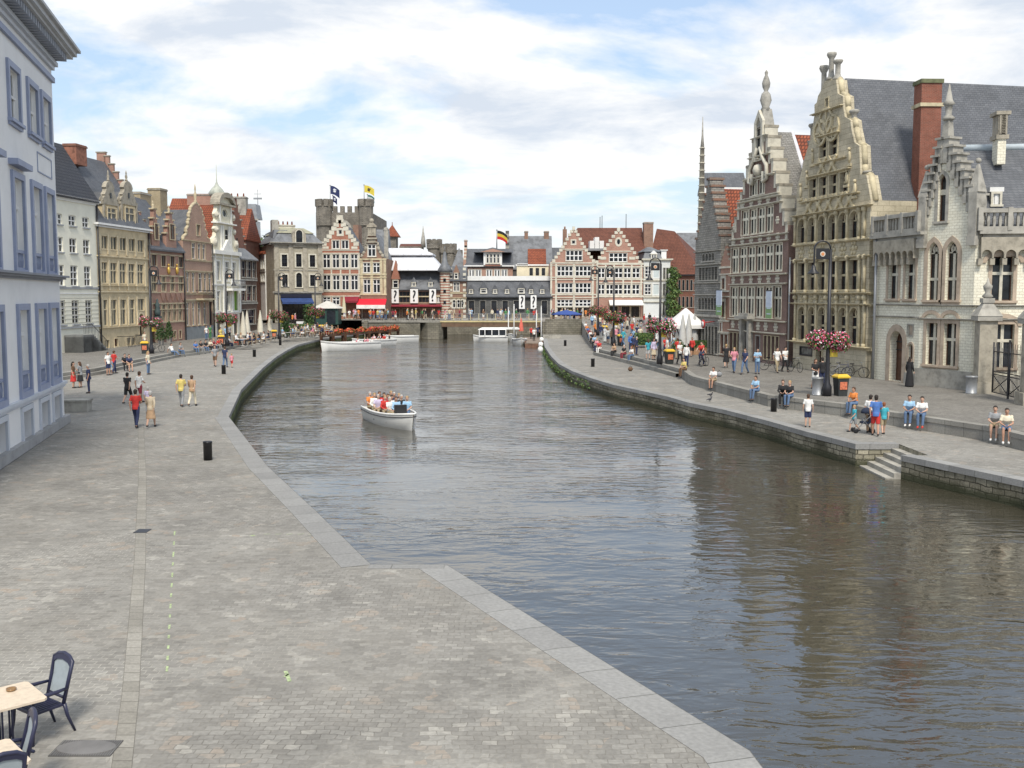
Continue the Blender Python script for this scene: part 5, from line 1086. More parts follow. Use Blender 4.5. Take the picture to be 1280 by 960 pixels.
# double stepped gable corner houses
BRW = bricks('pinkish_brick', (.42, .20, .145), (.35, .155, .11), (.42, .34, .28), .22, .075, .012, .9, .2, .3)
K4 = K(sur=.06, surm=STONEW, fm=WHITEP, nx=4, tr=(.5,), rev=.15, fw=.1, mull=.17, glass=GLASS); K42 = K(sur=.1, surm=STONEW, fm=WHITEP, nx=4, tr=(.33, .66), rev=.15, fw=.1, mull=.14, glass=GLASS)
def stepgable(b, xa, xb, xc, y0, ys, m, cm, top=None):
    pass
b = F('left_stepped_gable_house', 'pink brick corner house with white-tipped stepped gable, left of a matching pair', 688, 744.5, 178, 178, 12); V_ = lambda y: b.V(717, y)
b.grid([(707.3, 728)], 320, [(313.2, 325.8)], 717, K4); b.grid([(714.8, 719)], 303, [(300.5, 305)], 717, K(sur=.2, surm=STONEW, fm=WHITEP, nx=1, tr=(), rev=.12, sill=False))
b.grid([(696.3, 716), (719, 739)], 350, [(332.8, 345), (353.8, 366.2), (374.5, 383)], 717, K4)
for x in (697, 707.5, 719, 729.5): b.win(b.U(x, 385), b.U(x+8.5, 385), .15, V_(384.5), K(sur=.1, surm=STONEW, fm=WOODBR, nx=2, tr=(), rev=.35, glass=MATS['shop_dark'], sill=False), 'shopfront')
v0 = V_(328.5); c = b.U(717, 320); s1 = (b.U(718, 320)-c)
hs = [(26.5, 325), (23.5, 320.5), (20.5, 316), (17.5, 311.8), (15, 307.8), (12.2, 303.6), (9.8, 298), (6.8, 292.5), (4.2, 288.3)]; hs = [(a*s1, V_(y)) for a, y in hs]
st = stepped(c, hs, v0); b.wall(BRW, outline=[(0, 0), (b.W, 0), (b.W, v0)] + st[1:-1] + [(0, v0)], eave=v0)
def tips(b, c, hs, m, wd=.45):
    mb = MB()
    for h_, v_ in hs:
        for s_ in (-1, 1): x = c+s_*h_; mb.box(min(x, x-s_*wd)-.05, -.09, v_-.36, max(x, x-s_*wd)+.05, .45, v_+.12)
    h_, v_ = hs[-1]; mb.box(c-h_*.4, -.09, v_, c+h_*.4, .45, v_+.7); return mb.build('gable_steps', m, b.root)
tips(b, c, hs, STONEW)
for y0, y1 in ((328, 329.5), (331, 332), (346, 347.3), (349, 350), (367.3, 369), (371.5, 372.5), (311, 312)): b.bandpx(717, y0, y1, STONEW, .1, u0=(b.U(700, 320) if y0 < 320 else None), u1=(b.U(735, 320) if y0 < 320 else None))
for x in (689, 695, 717.5, 741): u = b.U(x, 350); mb = MB(); mb.box(u-.16, -.08, .1, u+.16, .02, V_(330)); mb.build('pilaster', STONEW, b.root)
mb = MB(); u = b.U(706.5, 290); mb.box(u-.35, 1, v0, u+.35, 1.8, V_(286)); mb.tube([(u, 1.4, V_(286)), (u, 1.4, V_(282.5))], .15, 6); mb.build('chimney', STB, b.root)
b.roof_perp(BROWNTILE, .3, b.W-.3, v0, c, V_(293), .36, 6)
b2 = F('right_stepped_gable_house', 'pink brick house with white-tipped stepped gable and oval window, right of a matching pair', 745.5, 803, 178, 178, 12); b = b2; V_ = lambda y: b.V(773, y)
b.grid([(761.5, 784)], 320, [(316.3, 327.3)], 773, K4); b.grid([(770.8, 775.6)], 303, [(298.8, 306)], 773, K(sur=.3, surm=STONEW, fm=WHITEP, nx=1, tr=(), rev=.12, arch=4, sill=False))
b.grid([(747.3, 756), (757.6, 766.6), (768.2, 778.2), (779.6, 788.6), (790.2, 799.6)], 350, [(335, 347.3), (355.5, 368)], 773, K(sur=.1, surm=STONEW, fm=WHITEP, nx=2, tr=(.5,), rev=.15, fw=.1, mull=.17, glass=GLASS))
for x in (762, 777, 789): b.win(b.U(x, 390), b.U(x+10, 390), .1, V_(383), K(sur=.1, surm=STONEY, fm=WOODBR, nx=2, tr=(), rev=.35, glass=MATS['shop_dark'], sill=False), 'shopfront')
v0 = V_(329); c = b.U(773, 320); s1 = (b.U(774, 320)-c)
hs = [(28.5, 326.5), (25, 321), (21.7, 315), (18.6, 309.8), (15, 305), (11.8, 300), (8.2, 294.6), (4.6, 289.8)]; hs = [(a*s1, V_(y)) for a, y in hs]
st = stepped(c, hs, v0); b.wall(BRW, outline=[(0, 0), (b.W, 0), (b.W, v0)] + st[1:-1] + [(0, v0)], eave=v0); tips(b, c, hs, STONEW)
for y0, y1 in ((328.5, 331), (332.8, 334), (348.3, 350), (352.8, 354), (369, 371.5), (313.5, 314.6)): b.bandpx(773, y0, y1, STONEW, .1, u0=(b.U(757, 320) if y0 < 320 else None), u1=(b.U(789, 320) if y0 < 320 else None))
for x in (746.5, 757, 767.4, 779, 789.5, 801.5): u = b.U(x, 350); mb = MB(); mb.box(u-.14, -.08, V_(372), u+.14, .02, V_(330)); mb.build('pilaster', STONEW, b.root)
for x in (754, 790): mb = MB(); u = b.U(x, 323); mb.box(u-.5, -.06, V_(324.5), u+.5, .01, V_(321)); mb.build('stone_panel', STONEW, b.root)
mb = MB(); u0, u1 = b.U(761, 378), b.U(803, 378); mb.prism([(0, V_(375)), (-1.9, V_(380.5)), (-1.9, V_(381.5)), (0, V_(376))], u0, u1, 'x'); mb.build('awning', mat('white_awning', (.72, .70, .66), .8, .05), b.root)
b.roof_perp(BROWNTILE, .3, b.W-.3, v0, c, V_(293), .36, 6)
# white elevator housing between the gables + big brown roof behind
b = F('large_brown_roof_house', 'large brick house with a long brown tiled roof, behind the twin gables', 693, 806, 184.5, 184.5, 16); V_ = lambda y: b.V(760, y, 7)
ev = b.V(760, 326); b.wall(STB, eave=ev); rr = V_(284.8); mb = MB(); W = b.W
mb.add([(0, -.2, ev), (W+.2, -.2, ev), (W+.2, 16, ev), (0, 16, ev), (b.U(722, 285, 7), 7, rr), (W+.2, 7, rr)], [(0, 3, 2, 1), (0, 1, 5, 4), (2, 3, 4, 5), (1, 2, 5), (3, 0, 4)]); mb.build('roof', BROWNTILE, b.root)
b.chimney(b.U(805, 300, 3), b.U(816.5, 300, 3), 3, 5, ev-2, b.V(810, 277.5, 3), STB)
mb = MB()
for x, y in ((750, 271), (752.5, 269.5), (782.5, 267.5)): mb.tube([(b.U(x, 285, 7), 7, rr-.2), (b.U(x, 285, 7), 7, b.V(x, y, 7))], .06, 5)
mb.build('antenna', DARKM, b.root)
mb = MB(); u0, u1 = b.U(736.5, 305), b.U(754, 305); z0 = b.V(745, 311); z1 = b.V(745, 301.5)
mb.box(u0, -1.5, z0, u0+(u1-u0)*.33, 2, z1, 0); mb.box(u0+(u1-u0)*.36, -1.5, z0, u0+(u1-u0)*.66, 2, b.V(745, 297), 0); mb.box(u0+(u1-u0)*.69, -1.5, z0, u1, 2, z1, 0); mb.box(u0-.8, -1.8, z0-.4, u1+.8, 2, z0, 1); mb.build('white_vent_stack', [WHITEP, GREYM], b.root)
b = F('corner_brown_roof_house', 'dark brick building with steep brown tiled roof, right of the ivy wall', 807, 876, 188, 184, 16); V_ = lambda y: b.V(840, y, 7); ev = b.V(850, 343)
for x in (848, 853, 858, 863, 868): b.win(b.U(x, 355), b.U(x+2.6, 355), b.V(855, 363), b.V(855, 350), K(sur=.05, surm=STONEG, fm=DARKM, nx=1, tr=(), rev=.15)); b.win(b.U(x, 370), b.U(x+2.6, 370), b.V(855, 384), b.V(855, 371), K(sur=.05, surm=STONEG, fm=DARKM, nx=1, tr=(), rev=.15))
b.wall(DRB, eave=ev); mb = MB(); W = b.W; mb.add([(0, -.4, ev), (W+.3, -.4, ev), (W+.3, 16, ev), (0, 16, ev), (0, 7, b.V(815, 286, 7)), (b.U(843, 290, 7), 7, b.V(843, 289, 7))], [(0, 3, 2, 1), (0, 1, 5, 4), (1, 2, 5), (2, 3, 4, 5), (3, 0, 4)]); mb.build('roof', BROWNTILE, b.root); b.band(ev-.25, ev, DARKM, .45, name='gutter')
bb = F('far_slate_house', 'grey slate roofed house just left of the tall stone spire', 850, 880, 215, 215, 10); e = bb.V(865, 330); bb.wall(GS, eave=e); bb.roof_side(SLATEW, e, bb.V(865, 291, 5))
# corner house: small mansard
b = F('white_corner_house', 'narrow white house with slate mansard turret and grey side bay', 804, 837, 178.2, 178.6, 9); V_ = lambda y: b.V(815, y)
b.grid([(806, 814)], 350, [(333, 346.5), (355, 368.5)], 815, K(sur=.1, surm=STONEW, fm=WHITEP, nx=2, tr=(.33, .66), rev=.12, fw=.1, mull=.1, glass=GLASS))
b.grid([(816.5, 824)], 350, [(332.5, 347.5), (355, 368.5)], 815, K(sur=.08, surm=WHITEP, fm=WHITEP, nx=1, tr=(), rev=.08, fw=.05, glass=mat('blank_panel', (.50, .56, .56), .6, .05), sill=False))
b.grid([(829, 831.5), (832.8, 835.5)], 350, [(335, 349), (355, 369), (379, 394)], 832, K(sur=.06, surm=STONEG, fm=STONEG, nx=1, tr=(), rev=.15, fw=.08))
b.win(b.U(805.5, 385), b.U(826, 385), .1, V_(379), K(sur=.1, surm=WHITEP, fm=WHITEP, nx=1, tr=(), rev=.1, glass=mat('white_shutter', (.66, .68, .68), .6, .04), sill=False), 'shutter')
ev = V_(325.5); b.wall(mat('grey_white_render', (.60, .61, .58), .8, .08), eave=ev); b.band(ev-.1, ev+.3, STONEW, .4, name='cornice', steps=2)
for y0, y1 in ((349.5, 352), (370.5, 373), (377, 378.3)): b.bandpx(815, y0, y1, STONEW, .2, steps=2)
mb = MB(); u1 = b.U(826.5, 320); mb.taper((u1/2, 3, ev+.3), u1+.3, 6.3, u1-.5, 5.4, V_(314.5)-ev-.3, 0); mb.taper((u1/2, 3, V_(314.5)), u1+.2, 6, .6, .6, V_(308)-V_(314.5), 0); mb.build('mansard_roof', SLATEW, b.root)
b.dormer(b.U(813, 320), b.U(820.5, 320), V_(326)+.3, V_(317.5), .6, WHITEP, WHITEP, KW1, 2, -.3)
mb = MB(); mb.box(b.U(827, 320), .3, ev, b.U(833.5, 320), 5, V_(313)); mb.box(b.U(827, 320)-.2, .1, V_(313), b.U(833.5, 320)+.2, 5, V_(312)); mb.build('side_turret', WHITEP, b.root)
# ---------------------------------------------------------------- right row
RZ = .6
RUBL = bricks('grey_limestone_rubble', (.36, .345, .31), (.27, .26, .235), (.16, .155, .14), .42, .2, .02, .95, .35, .7, distort=.03)
def RB_(name, label, x0, x1, D, **k): return B(name, label, onright(x0), onright(x1), D, RZ, **k)
# Romanesque grain store
b = RB_('grey_limestone_warehouse', 'old grey limestone warehouse with stepped gable and narrow arched windows', 867.5, 899, 22)
kr = K(sur=.06, surm=STONEG, fm=DARKM, nx=1, tr=(), rev=.3, arch=1, fw=.03); kr1 = K(sur=.06, surm=STONEG, fm=DARKM, nx=1, tr=(), rev=.3, fw=.03)
xs = [871.5+3.9*i for i in range(7)]
for x in xs[1:]:
    u = b.U(x, 350); b.win(u-.32, u+.32, b.V(885, 350), b.V(885, 334), kr1); b.win(u-.32, u+.32, b.V(885, 387), b.V(885, 372), kr)
for x in xs[2:6]: u = b.U(x, 350); b.win(u-.3, u+.3, b.V(885, 326), b.V(885, 317), kr)
for x in xs[1:]: u = b.U(x, 410); b.win(u-.4, u+.4, .2, b.V(885, 408), K(sur=.08, surm=STONEG, fm=DARKM, nx=1, tr=(.7,), rev=.3, glass=GLASS))
V_ = lambda y: b.V(885, y); v0 = V_(306); hw = b.W/2
hs = [(hw*a, V_(y)) for a, y in ((.98, 297), (.86, 288), (.74, 279), (.63, 270), (.52, 261), (.41, 252), (.30, 243), (.20, 234), (.10, 225))]
st = stepped(b.W/2, hs, v0); b.wall(RUBL, outline=[(0, 0), (b.W, 0), (b.W, v0)] + st[1:-1] + [(0, v0)], eave=v0, T=1.2); caps(b, b.W/2, hs, bricks('coping_tiles', (.30, .15, .10), (.24, .20, .16), (.15, .12, .1), .4, .1, .01), .08, .16, y1=1.3)
for y0, y1 in ((313, 314.2), (329.5, 331), (352.5, 354), (367.5, 369), (393, 396)): b.bandpx(885, y0, y1, STONEG, .14)
b.roof_perp(REDTILE, 0, b.W, v0, b.W/2, V_(236), 1.21, 22)
sp = AT(874, 300, 99); q = empty('stone_spire', (AT(874, 430, 101).x, 101, .6), 0, 'tall thin stone spire rising at the left corner of the limestone warehouse', 'spire'); hz_ = AT(874, 180, 101).z-.6; mb = MB()
mb.lathe([(.55, 0), (.5, hz_*.4)], (0, 0, 0), 8, 0, False)
n = 16
for i in range(n): z = hz_*.4 + hz_*.58*i/n; r_ = .40*(1-.5*i/n); mb.lathe([(r_, 0), (r_, hz_*.035), (r_+.12, hz_*.036), (r_*.8, hz_*.04)], (0, 0, z), 8)
mb.build('shaft', STONEW, q); mb = MB(); mb.lathe([(.2, 0), (.09, 1.2), (.03, 3.0)], (0, 0, hz_*.98), 6); mb.build('needle', STONEG, q)
pa = AT(877, 400, 118); bb = B('rear_slate_hall', 'grey slate roofed hall behind the limestone warehouse', AT(879, 400, 112).xy, AT(930, 400, 112).xy, 4, .6); e = bb.V(900, 238); bb.wall(GS, eave=e); bb.roof_side(SLATE, e, bb.V(900, 216, 2), o=.1); bb.band(e-.3, e+.3, WHITEP, .3, name='gutter')

# tiny toll house
b = RB_('narrow_toll_house', 'very narrow brick and stone house wedged between two gabled houses', 899.3, 911.3, 8)
b.grid([(902.5, 906)], 355, [(348, 361), (377, 396)], 905, K(sur=.25, surm=STONEW, fm=DARKM, nx=1, tr=(.5,), rev=.2)); b.grid([(900.5, 904.5), (905.5, 909.5)], 430, [(418, 442)], 905, K(sur=.12, surm=STONEW, fm=DARKM, nx=1, tr=(.7,), rev=.25))
b.grid([(900, 902.5)], 410, [(404, 414)], 905, KW1)
V_ = lambda y: b.V(905, y); v0 = V_(331); c = b.W/2; hs = [(c*a, V_(y)) for a, y in ((.95, 325), (.7, 319), (.45, 313), (.2, 307))]
st = stepped(c, hs, v0); b.wall(RBP, outline=[(0, 0), (b.W, 0), (b.W, v0)] + st[1:-1] + [(0, v0)], eave=v0); caps(b, c, hs, STONE)
for y0, y1 in ((333, 335.5), (342, 343.5), (363, 365), (370, 371.5), (400, 402), (414.5, 416.5)): b.bandpx(905, y0, y1, STONEW, .12)
b.roof_perp(REDTILE, 0, b.W, v0, c, V_(312), .36, 8)
mb = MB(); mb.lathe([(.38, -.08), (.38, 0)], (0, 0, 0), 14); mb.lathe([(.24, -.1), (.24, .02)], (0, 0, 0), 12, 1)
mb.v = [(x, z-1.0, y) for x, y, z in mb.v]; mb.v = [(x+b.U(893, 405), y, z+b.V(893, 405)) for x, y, z in mb.v]; mb.tube([(b.U(893, 405), -1, b.V(893, 403)), (b.U(893, 405), 0, b.V(893, 402))], .04, 5); mb.build('round_sign', [mat('sign_red', (.45, .03, .03), .5, 0), WHITEP], b.root)

# grain measurers' house: brick front with six-bay window bands, statue on top
b = RB_('statue_gable_house', 'dark brick gabled house with white window bands, carved panels and a statue on top', 911.8, 982.5, 20)
DBK = bricks('plum_brick', (.25, .15, .125), (.20, .12, .10), (.26, .21, .18), .22, .075, .012, .9, .3, .3)
CR = mat('cream_mullion', (.74, .70, .57), .7, .1, 2)
kc = K(sur=.05, surm=CR, fm=CR, barm=CR, nx=2, tr=(.64,), rev=.18, fw=.12, mull=.2, sill=False, glass=GLASS)
kc2 = K(sur=.05, surm=CR, fm=CR, barm=CR, nx=2, tr=(), rev=.18, fw=.1, mull=.18, sill=False, glass=GLASS)
def even(b, x0, x1, n, yt, yb, xr, k, gap=.08, yref=350):
    u0, u1 = b.U(x0, yref), b.U(x1, yref); w_ = (u1-u0)/n
    for i in range(n): b.win(u0+w_*i+gap, u0+w_*(i+1)-gap, b.V(xr, yb), b.V(xr, yt), k)
even(b, 913, 978, 6, 307, 340, 947, kc); even(b, 913, 978, 6, 358, 397, 947, kc)
even(b, 925, 965.5, 4, 260, 292, 947, kc); even(b, 935, 954, 2, 225, 243.5, 947, kc2)
V_ = lambda y: b.V(947, y)
even(b, 929.5, 936, 1, 403, 447, 938, K(sur=.3, surm=STONEG, fm=mat('blue_door', (.03, .05, .12), .5), nx=1, tr=(.8,), rev=.3, sill=False, glass=MATS['blue_door']))
for x0, x1 in ((913, 928), (956, 976)): even(b, x0, x1, 3 if x1 == 928 else 4, 418, 446, 938, K(sur=.05, surm=STONEY, fm=WOODBR, nx=1, tr=(), rev=.25, fw=.05, sill=False))
even(b, 946, 952, 1, 420, 449, 948, K(sur=.1, surm=STONEG, fm=MATS['blue_door'], nx=1, tr=(), rev=.3, sill=False, glass=MATS['blue_door']))
c = b.U(946.5, 250); s1 = (b.U(947, 250)-b.U(946, 250)); v0 = V_(293)
b.W_ = b.W; c = b.W/2; hw = b.W/2
ys = [285, 269, 253, 238, 222, 206, 191, 176, 162]; hs = [(hw*(.97-.1*i), V_(y)) for i, y in enumerate(ys)]
st = stepped(c, hs, v0); b.wall(DBK, outline=[(0, 0), (b.W, 0), (b.W, v0)] + st[1:-1] + [(0, v0)], eave=v0, T=1.0)
caps(b, c, hs, STONE, .06, .17, y1=1.1)
for h_, v_ in hs:
    for s_ in (-1, 1): mb = MB(); x = c+s_*h_; mb.box(min(x, x-s_*.3)-.03, -.04, v_-1.1, max(x, x-s_*.3)+.03, 1.03, v_-.03); mb.build('quoin', STONEW, b.root)
for y, a in ((295.5, 1), (303.5, 1), (343, 1), (354.5, 1), (400, 1), (414.5, 1), (257, .8), (249, .74), (246, .7), (221.5, .54), (195.5, .38), (172, .28)):
    b.band(V_(y+1.6), V_(y-.4), STONEW, .22, c-hw*a, c+hw*a, steps=2)
def rosettes(b, xs, y, yr, sz, m, xr):
    for x in xs:
        u = b.U(x, yr); v = b.V(xr, y); q = MB(); q.ball((0, 0, 0), sz*.36, 0, 8, (1, .5, 1))
        for i in range(6): a = i*math.pi/3; q.ball((sz*.62*math.cos(a), 0, sz*.62*math.sin(a)), sz*.3, 0, 6, (1, .5, 1))
        q.lathe([(.001, 0), (.001, 0)], (0, 0, 0), 3); o = q.build('carved_rosette', m, b.root, (u, -.02, v))
rosettes(b, [917, 928, 939, 950, 961, 972], 299.5, 320, .42, STONEW, 947); rosettes(b, [917, 928, 939, 950, 961, 972], 349, 350, .42, STONEW, 947)
rosettes(b, [929, 939.5, 950, 960.5], 252.3, 252, .40, STONEW, 947); rosettes(b, [916.5, 925, 948, 957.5, 970], 407, 407, .42, STONEW, 940)
rosettes(b, [918, 972], 279, 280, .36, STONEW, 947)
mb = MB(); u, v = c, V_(207)
for s_ in (-1, 1): mb.tube([(u+s_*.25, -.12, v+1.3), (u+s_*.7, -.15, v+.6), (u+s_*1.5, -.15, v-.2), (u+s_*1.6, -.15, v-1.2), (u+s_*1.0, -.15, v-1.4), (u+s_*1.0, -.15, v-.6)], .16, 6)
mb.ball((u, -.1, v-.4), .5, 0, 8); mb.box(u-.35, -.35, V_(200), u+.35, 0, V_(199)); mb.build('scroll_ornament', STONEW, b.root)
mb = MB(); v = V_(199); ring(mb, [(c-.45, v), (c+.45, v), (c+.45, v+2.6), (c, v+3.2), (c-.45, v+2.6)], [(c-.75, v-.2), (c+.75, v-.2), (c+.75, v+2.8), (c, v+3.7), (c-.75, v+2.8)], -.2, .02); mb.build('niche', STONEW, b.root)
mb = MB(); mb.add([(c-.45, -.01, v), (c+.45, -.01, v), (c+.45, -.01, v+2.6), (c, -.01, v+3.2), (c-.45, -.01, v+2.6)], [(0, 1, 2, 3, 4)]); mb.build('niche_recess', GLASS, b.root)
t = hs[-1][1]; mb = MB(); mb.taper((c, .4, t+.1), 1.2, 1.0, .7, .7, V_(140)-t); mb.lathe([(.42, 0), (.28, .3), (.45, .8), (.33, 1.3), (.14, 1.5), (.28, 1.8), (.32, 2.1), (.2, 2.5), (.10, 2.7), (.14, 2.9), (.02, 3.1)], (c, .4, V_(140)), 10); mb.build('statue_finial', STONEG, b.root)
# banners and door hood
for x, yt, yb, nm in ((906.8, 363, 394, 'left'), (970, 364, 398, 'right')):
    if True:
        u0, u1 = b.U(x-3.3, 380), b.U(x+3.6, 380); q = empty('house_banner', b.world((u0+u1)/2, -.6, 0), b.rz, 'pale blue and green hanging banner, %s of two on the statue gable house' % nm, 'banner', 'banners on the statue gable house')
        w_ = min(1.4, u1-u0); v_t, v_b = b.V(x, yt), b.V(x, yb); mb = MB(); mb.box(-w_/2, -.02, v_b+(v_t-v_b)*.4, w_/2, .02, v_t, 0); mb.box(-w_/2, -.02, v_b, w_/2, .02, v_b+(v_t-v_b)*.4, 1)
        for i in range(4): mb.box(-w_*.3, -.03, v_b+.3+i*.42, w_*.42, -.019, v_b+.38+i*.42, 0)
        mb.tube([(-w_/2, 0, v_t+.04), (w_/2, 0, v_t+.04)], .04, 6, 2); mb.build('cloth', [mat('banner_pale', (.55, .62, .72), .7, .05), mat('banner_green', (.22, .36, .16), .7, .05), DARKM], q)
mb = MB(); u0, u1 = b.U(928, 395), b.U(944, 395); mb.box(u0, -.7, b.V(936, 398.5), u1, 0, b.V(936, 395)); mb.box(u0+.3, -.5, b.V(936, 395), u1-.3, 0, b.V(936, 391.5)); mb.box(u0+.3, -.4, 0, u0+.7, 0, b.V(936, 398.5)); mb.box(u1-.7, -.4, 0, u1-.3, 0, b.V(936, 398.5)); mb.build('door_surround', STONEG, b.root)
mb = MB(); u = b.U(908.3, 395)
# stone flank gable between roof and front, and red roof
GR = bricks('flank_rubble', (.30, .29, .27), (.23, .225, .205), (.14, .135, .125), .3, .14, .02, .95, .3, .6, distort=.03)
b.roof_perp(REDTILE, 0, b.W, v0, c, V_(168), 2.5, 20)
mb = MB(); mb.prism([(0, v0-.3), (b.W, v0-.3), (b.W, v0+.3), (c+.2, V_(166)), (c-.2, V_(166)), (0, v0+.3)], 1.0, 2.5, 'y'); mb.build('flank_gable', GR, b.root)
mb = MB()
for s_ in (1,): mb.tube([(c, 2.6, V_(165.5)), (b.W+.1, 2.6, v0+.2)], .2, 6)
mb.build('white_verge', mat('white_lead', (.62, .62, .66), .6, .1), b.root)
mb = MB(); mb.box(b.W-.0, 1.0, 0, b.W+.9, 19, v0-2.5); mb.build('flank_wall', GR, b.root)
mb = MB(); mb.tube([(b.W+.6, -.12, 0), (b.W+.6, -.12, v0-2)], .07, 6); mb.build('downpipe', GREYM, b.root)

# free boatmen's house
b = RB_('boatmen_house', 'ornate yellow limestone guild house with arcaded windows and pinnacled gable', 991.5, 1083, 20)
YA = bricks('yellow_limestone', (.56, .50, .37), (.48, .43, .315), (.28, .24, .17), .8, .35, .012, .88, .35, .4)
kf = K(sur=.1, surm=STONEY, fm=WOODBR, barm=STONEY, nx=2, tr=(), rev=.32, arch=1, fw=.04, mull=.15, sill=False); kf2 = K(sur=.1, surm=STONEY, fm=WOODBR, barm=STONEY, nx=2, tr=(.5,), rev=.32, fw=.04, mull=.15, sill=False)
kf3 = K(sur=.1, surm=STONEY, fm=WOODBR, barm=STONEY, nx=2, tr=(.46,), rev=.32, arch=1, fw=.04, mull=.15, sill=False)
c6a = [(997.5, 1007), (1009.8, 1019.5), (1022.7, 1032), (1035.5, 1045.3), (1048, 1059), (1061.5, 1073.5)]
b.grid(c6a, 400, [(384, 427.5)], 1035, kf3); b.grid(c6a, 340, [(327, 362)], 1035, kf2); b.grid(c6a, 285, [(268.5, 300.5)], 1035, kf)
b.grid([(1012, 1020.8), (1024.5, 1033.3), (1037, 1046.3), (1050.3, 1060.5)], 230, [(219.5, 243)], 1036, kf2); b.grid([(1024.8, 1033.5), (1037, 1047)], 185, [(171.5, 195)], 1036, kf2)
V_ = lambda y: b.V(1036, y); b.win(b.U(1032, 127), b.U(1035.5, 127), V_(134), V_(122), K(sur=.08, surm=STONEY, fm=STONEY, nx=1, tr=(), rev=.3))
kd_ = K(sur=.15, surm=STONEY, fm=WOODBR, nx=1, tr=(.75,), rev=.35, arch=3, sill=False, glass=WOODBR)
b.win(b.U(1020, 450), b.U(1027, 450), .05, b.V(1023, 438), K(sur=.15, surm=STONEY, fm=WOODBR, nx=2, tr=(.7,), rev=.35, arch=0, sill=False, glass=GLASS), 'door')
b.win(b.U(1000, 445), b.U(1015, 445), 1.0, b.V(1007, 434), K(sur=.06, surm=DARKM, fm=DARKM, nx=1, tr=(), rev=.06, sill=False, glass=GLASSC), 'notice_case')
v0 = V_(259)
pts = [(1083, 258), (1083, 219), (1075.5, 218), (1075, 206), (1074, 182), (1068, 178), (1064, 160), (1063, 150), (1056, 146), (1054, 134), (1053.5, 120), (1047, 117), (1045, 99.5), (1031, 101), (1027, 112), (1022.5, 120), (1021, 128), (1018, 131), (1018.2, 143), (1015.5, 160), (1012, 178), (1008, 190), (1003.5, 205), (1002.5, 212), (999, 225), (996, 236), (993, 248), (992, 262)]
gp = [b.uv(x, y) for x, y in pts]; gp[0] = (b.W, v0); gp[-1] = (0, v0)
gp = [(min(b.W, max(0, u_)), max(v0, v_)) for u_, v_ in gp]
b.wall(YA, outline=[(0, 0), (b.W, 0)] + gp, eave=v0, T=.8)
mb = MB()
for a_, c_ in zip(gp[:-1], gp[1:]):
    mb.tube([(a_[0], .35, a_[1]), (c_[0], .35, c_[1])], .2, 6)
mb.build('gable_coping', STONEY, b.root)
def pinn(b, x, yb, yt, r=.32):
    u, v = b.uv(x, yb); v2 = b.V(x, yt); h_ = v2-v; q = MB(); q.lathe([(r*1.4, 0), (r*1.5, .12), (r*.95, .25), (r*.75, h_*.3), (r*.75, h_*.78), (r*1.1, h_*.84), (r*1.45, h_*.93), (r*1.3, h_), (.02, h_+.06)], (u, .35, v), 8); q.build('pinnacle', STONEG, b.root)
for x, yb, yt in ((1033, 100, 66), (1041, 100, 75), (1023.5, 122, 82.5), (1010, 181, 155), (1061, 163, 137.5), (1008.6, 190, 176), (1078, 228, 214)): pinn(b, x, yb, yt, .24)
for y, o_ in ((264, .35), (303, .25), (322.5, .25), (366, .3), (379.5, .3), (430, .4)): b.band(V_(y+1.8), V_(y-.5), STONEY, o_, steps=3)
for y, xa, xb in ((247, 1001, 1075), (216, 1010, 1064), (201.5, 1020, 1058), (168, 1023, 1050), (137, 1016, 1054)): b.band(V_(y+1.6), V_(y-.4), STONEY, .25, b.U(xa, y), b.U(xb, y), steps=2)
for x in (995, 1008.4, 1021.2, 1033.8, 1046.7, 1060.3, 1075.5, 1081.5):
    for ya, yb in ((428, 372), (364, 324), (302, 268)):
        u = b.U(x, (ya+yb)/2); q = MB(); v1, v2 = V_(ya), V_(yb); q.tube([(u, -.08, v1), (u, -.08, v2)], .1, 6); q.ball((u, -.12, v2), .2, 0, 6); q.ball((u, -.1, v1), .17, 0, 6); q.build('colonnette', STONEY, b.root)
# carved panels between storeys
rosettes(b, [1002, 1014.5, 1027.5, 1040, 1053.5, 1067], 312.5, 312, .55, STONEY, 1036)
rosettes(b, [1002, 1014.5, 1027.5, 1040, 1053.5, 1067], 373, 373, .34, STONEY, 1036)
for x, y in ((1028.5, 206), (1041.5, 206), (1012, 254), (1024, 254), (1037, 254), (1050, 254), (1063, 254)):
    u = b.U(x, y); v = V_(y); q = MB()
    for a in (R(45), R(-45)): q.cbox((u, -.05, v), (1.5, .16, .2), 0, M=Matrix.Translation((u, -.05, v)) @ Matrix.Rotation(a, 4, 'Y'))
    q.ball((u, -.08, v), .25, 0, 8, (1, .6, 1)); q.build('quatrefoil_tracery', STONEY, b.root)
for x, y in ((1033, 150), (1026, 163), (1041, 161)):
    u = b.U(x, y); v = V_(y); q = MB(); ps = [(u+.75*math.cos(i*math.pi/6), v+.75*math.sin(i*math.pi/6)) for i in range(12)]; ring(q, ps, offset_poly(ps, .18), -.12, .02); q.cbox((u, -.04, v), (.14, .1, 1.4)); q.cbox((u, -.04, v), (1.4, .1, .14)); q.build('tracery_wheel', STONEY, b.root)
for x, y in ((1001, 240), (1069, 236), (1062, 196), (1016, 197), (1009, 224), (1059, 222)):
    u = b.U(x, y); v = b.V(x, y); q = MB(); q.ball((u, -.04, v), .2, 0, 8, (1, .5, 2.0)); q.ball((u, -.06, v+.5), .12, 0, 8); q.box(u-.3, -.12, v-.62, u+.3, .02, v-.45); q.build('carved_figure', STONEY, b.root)
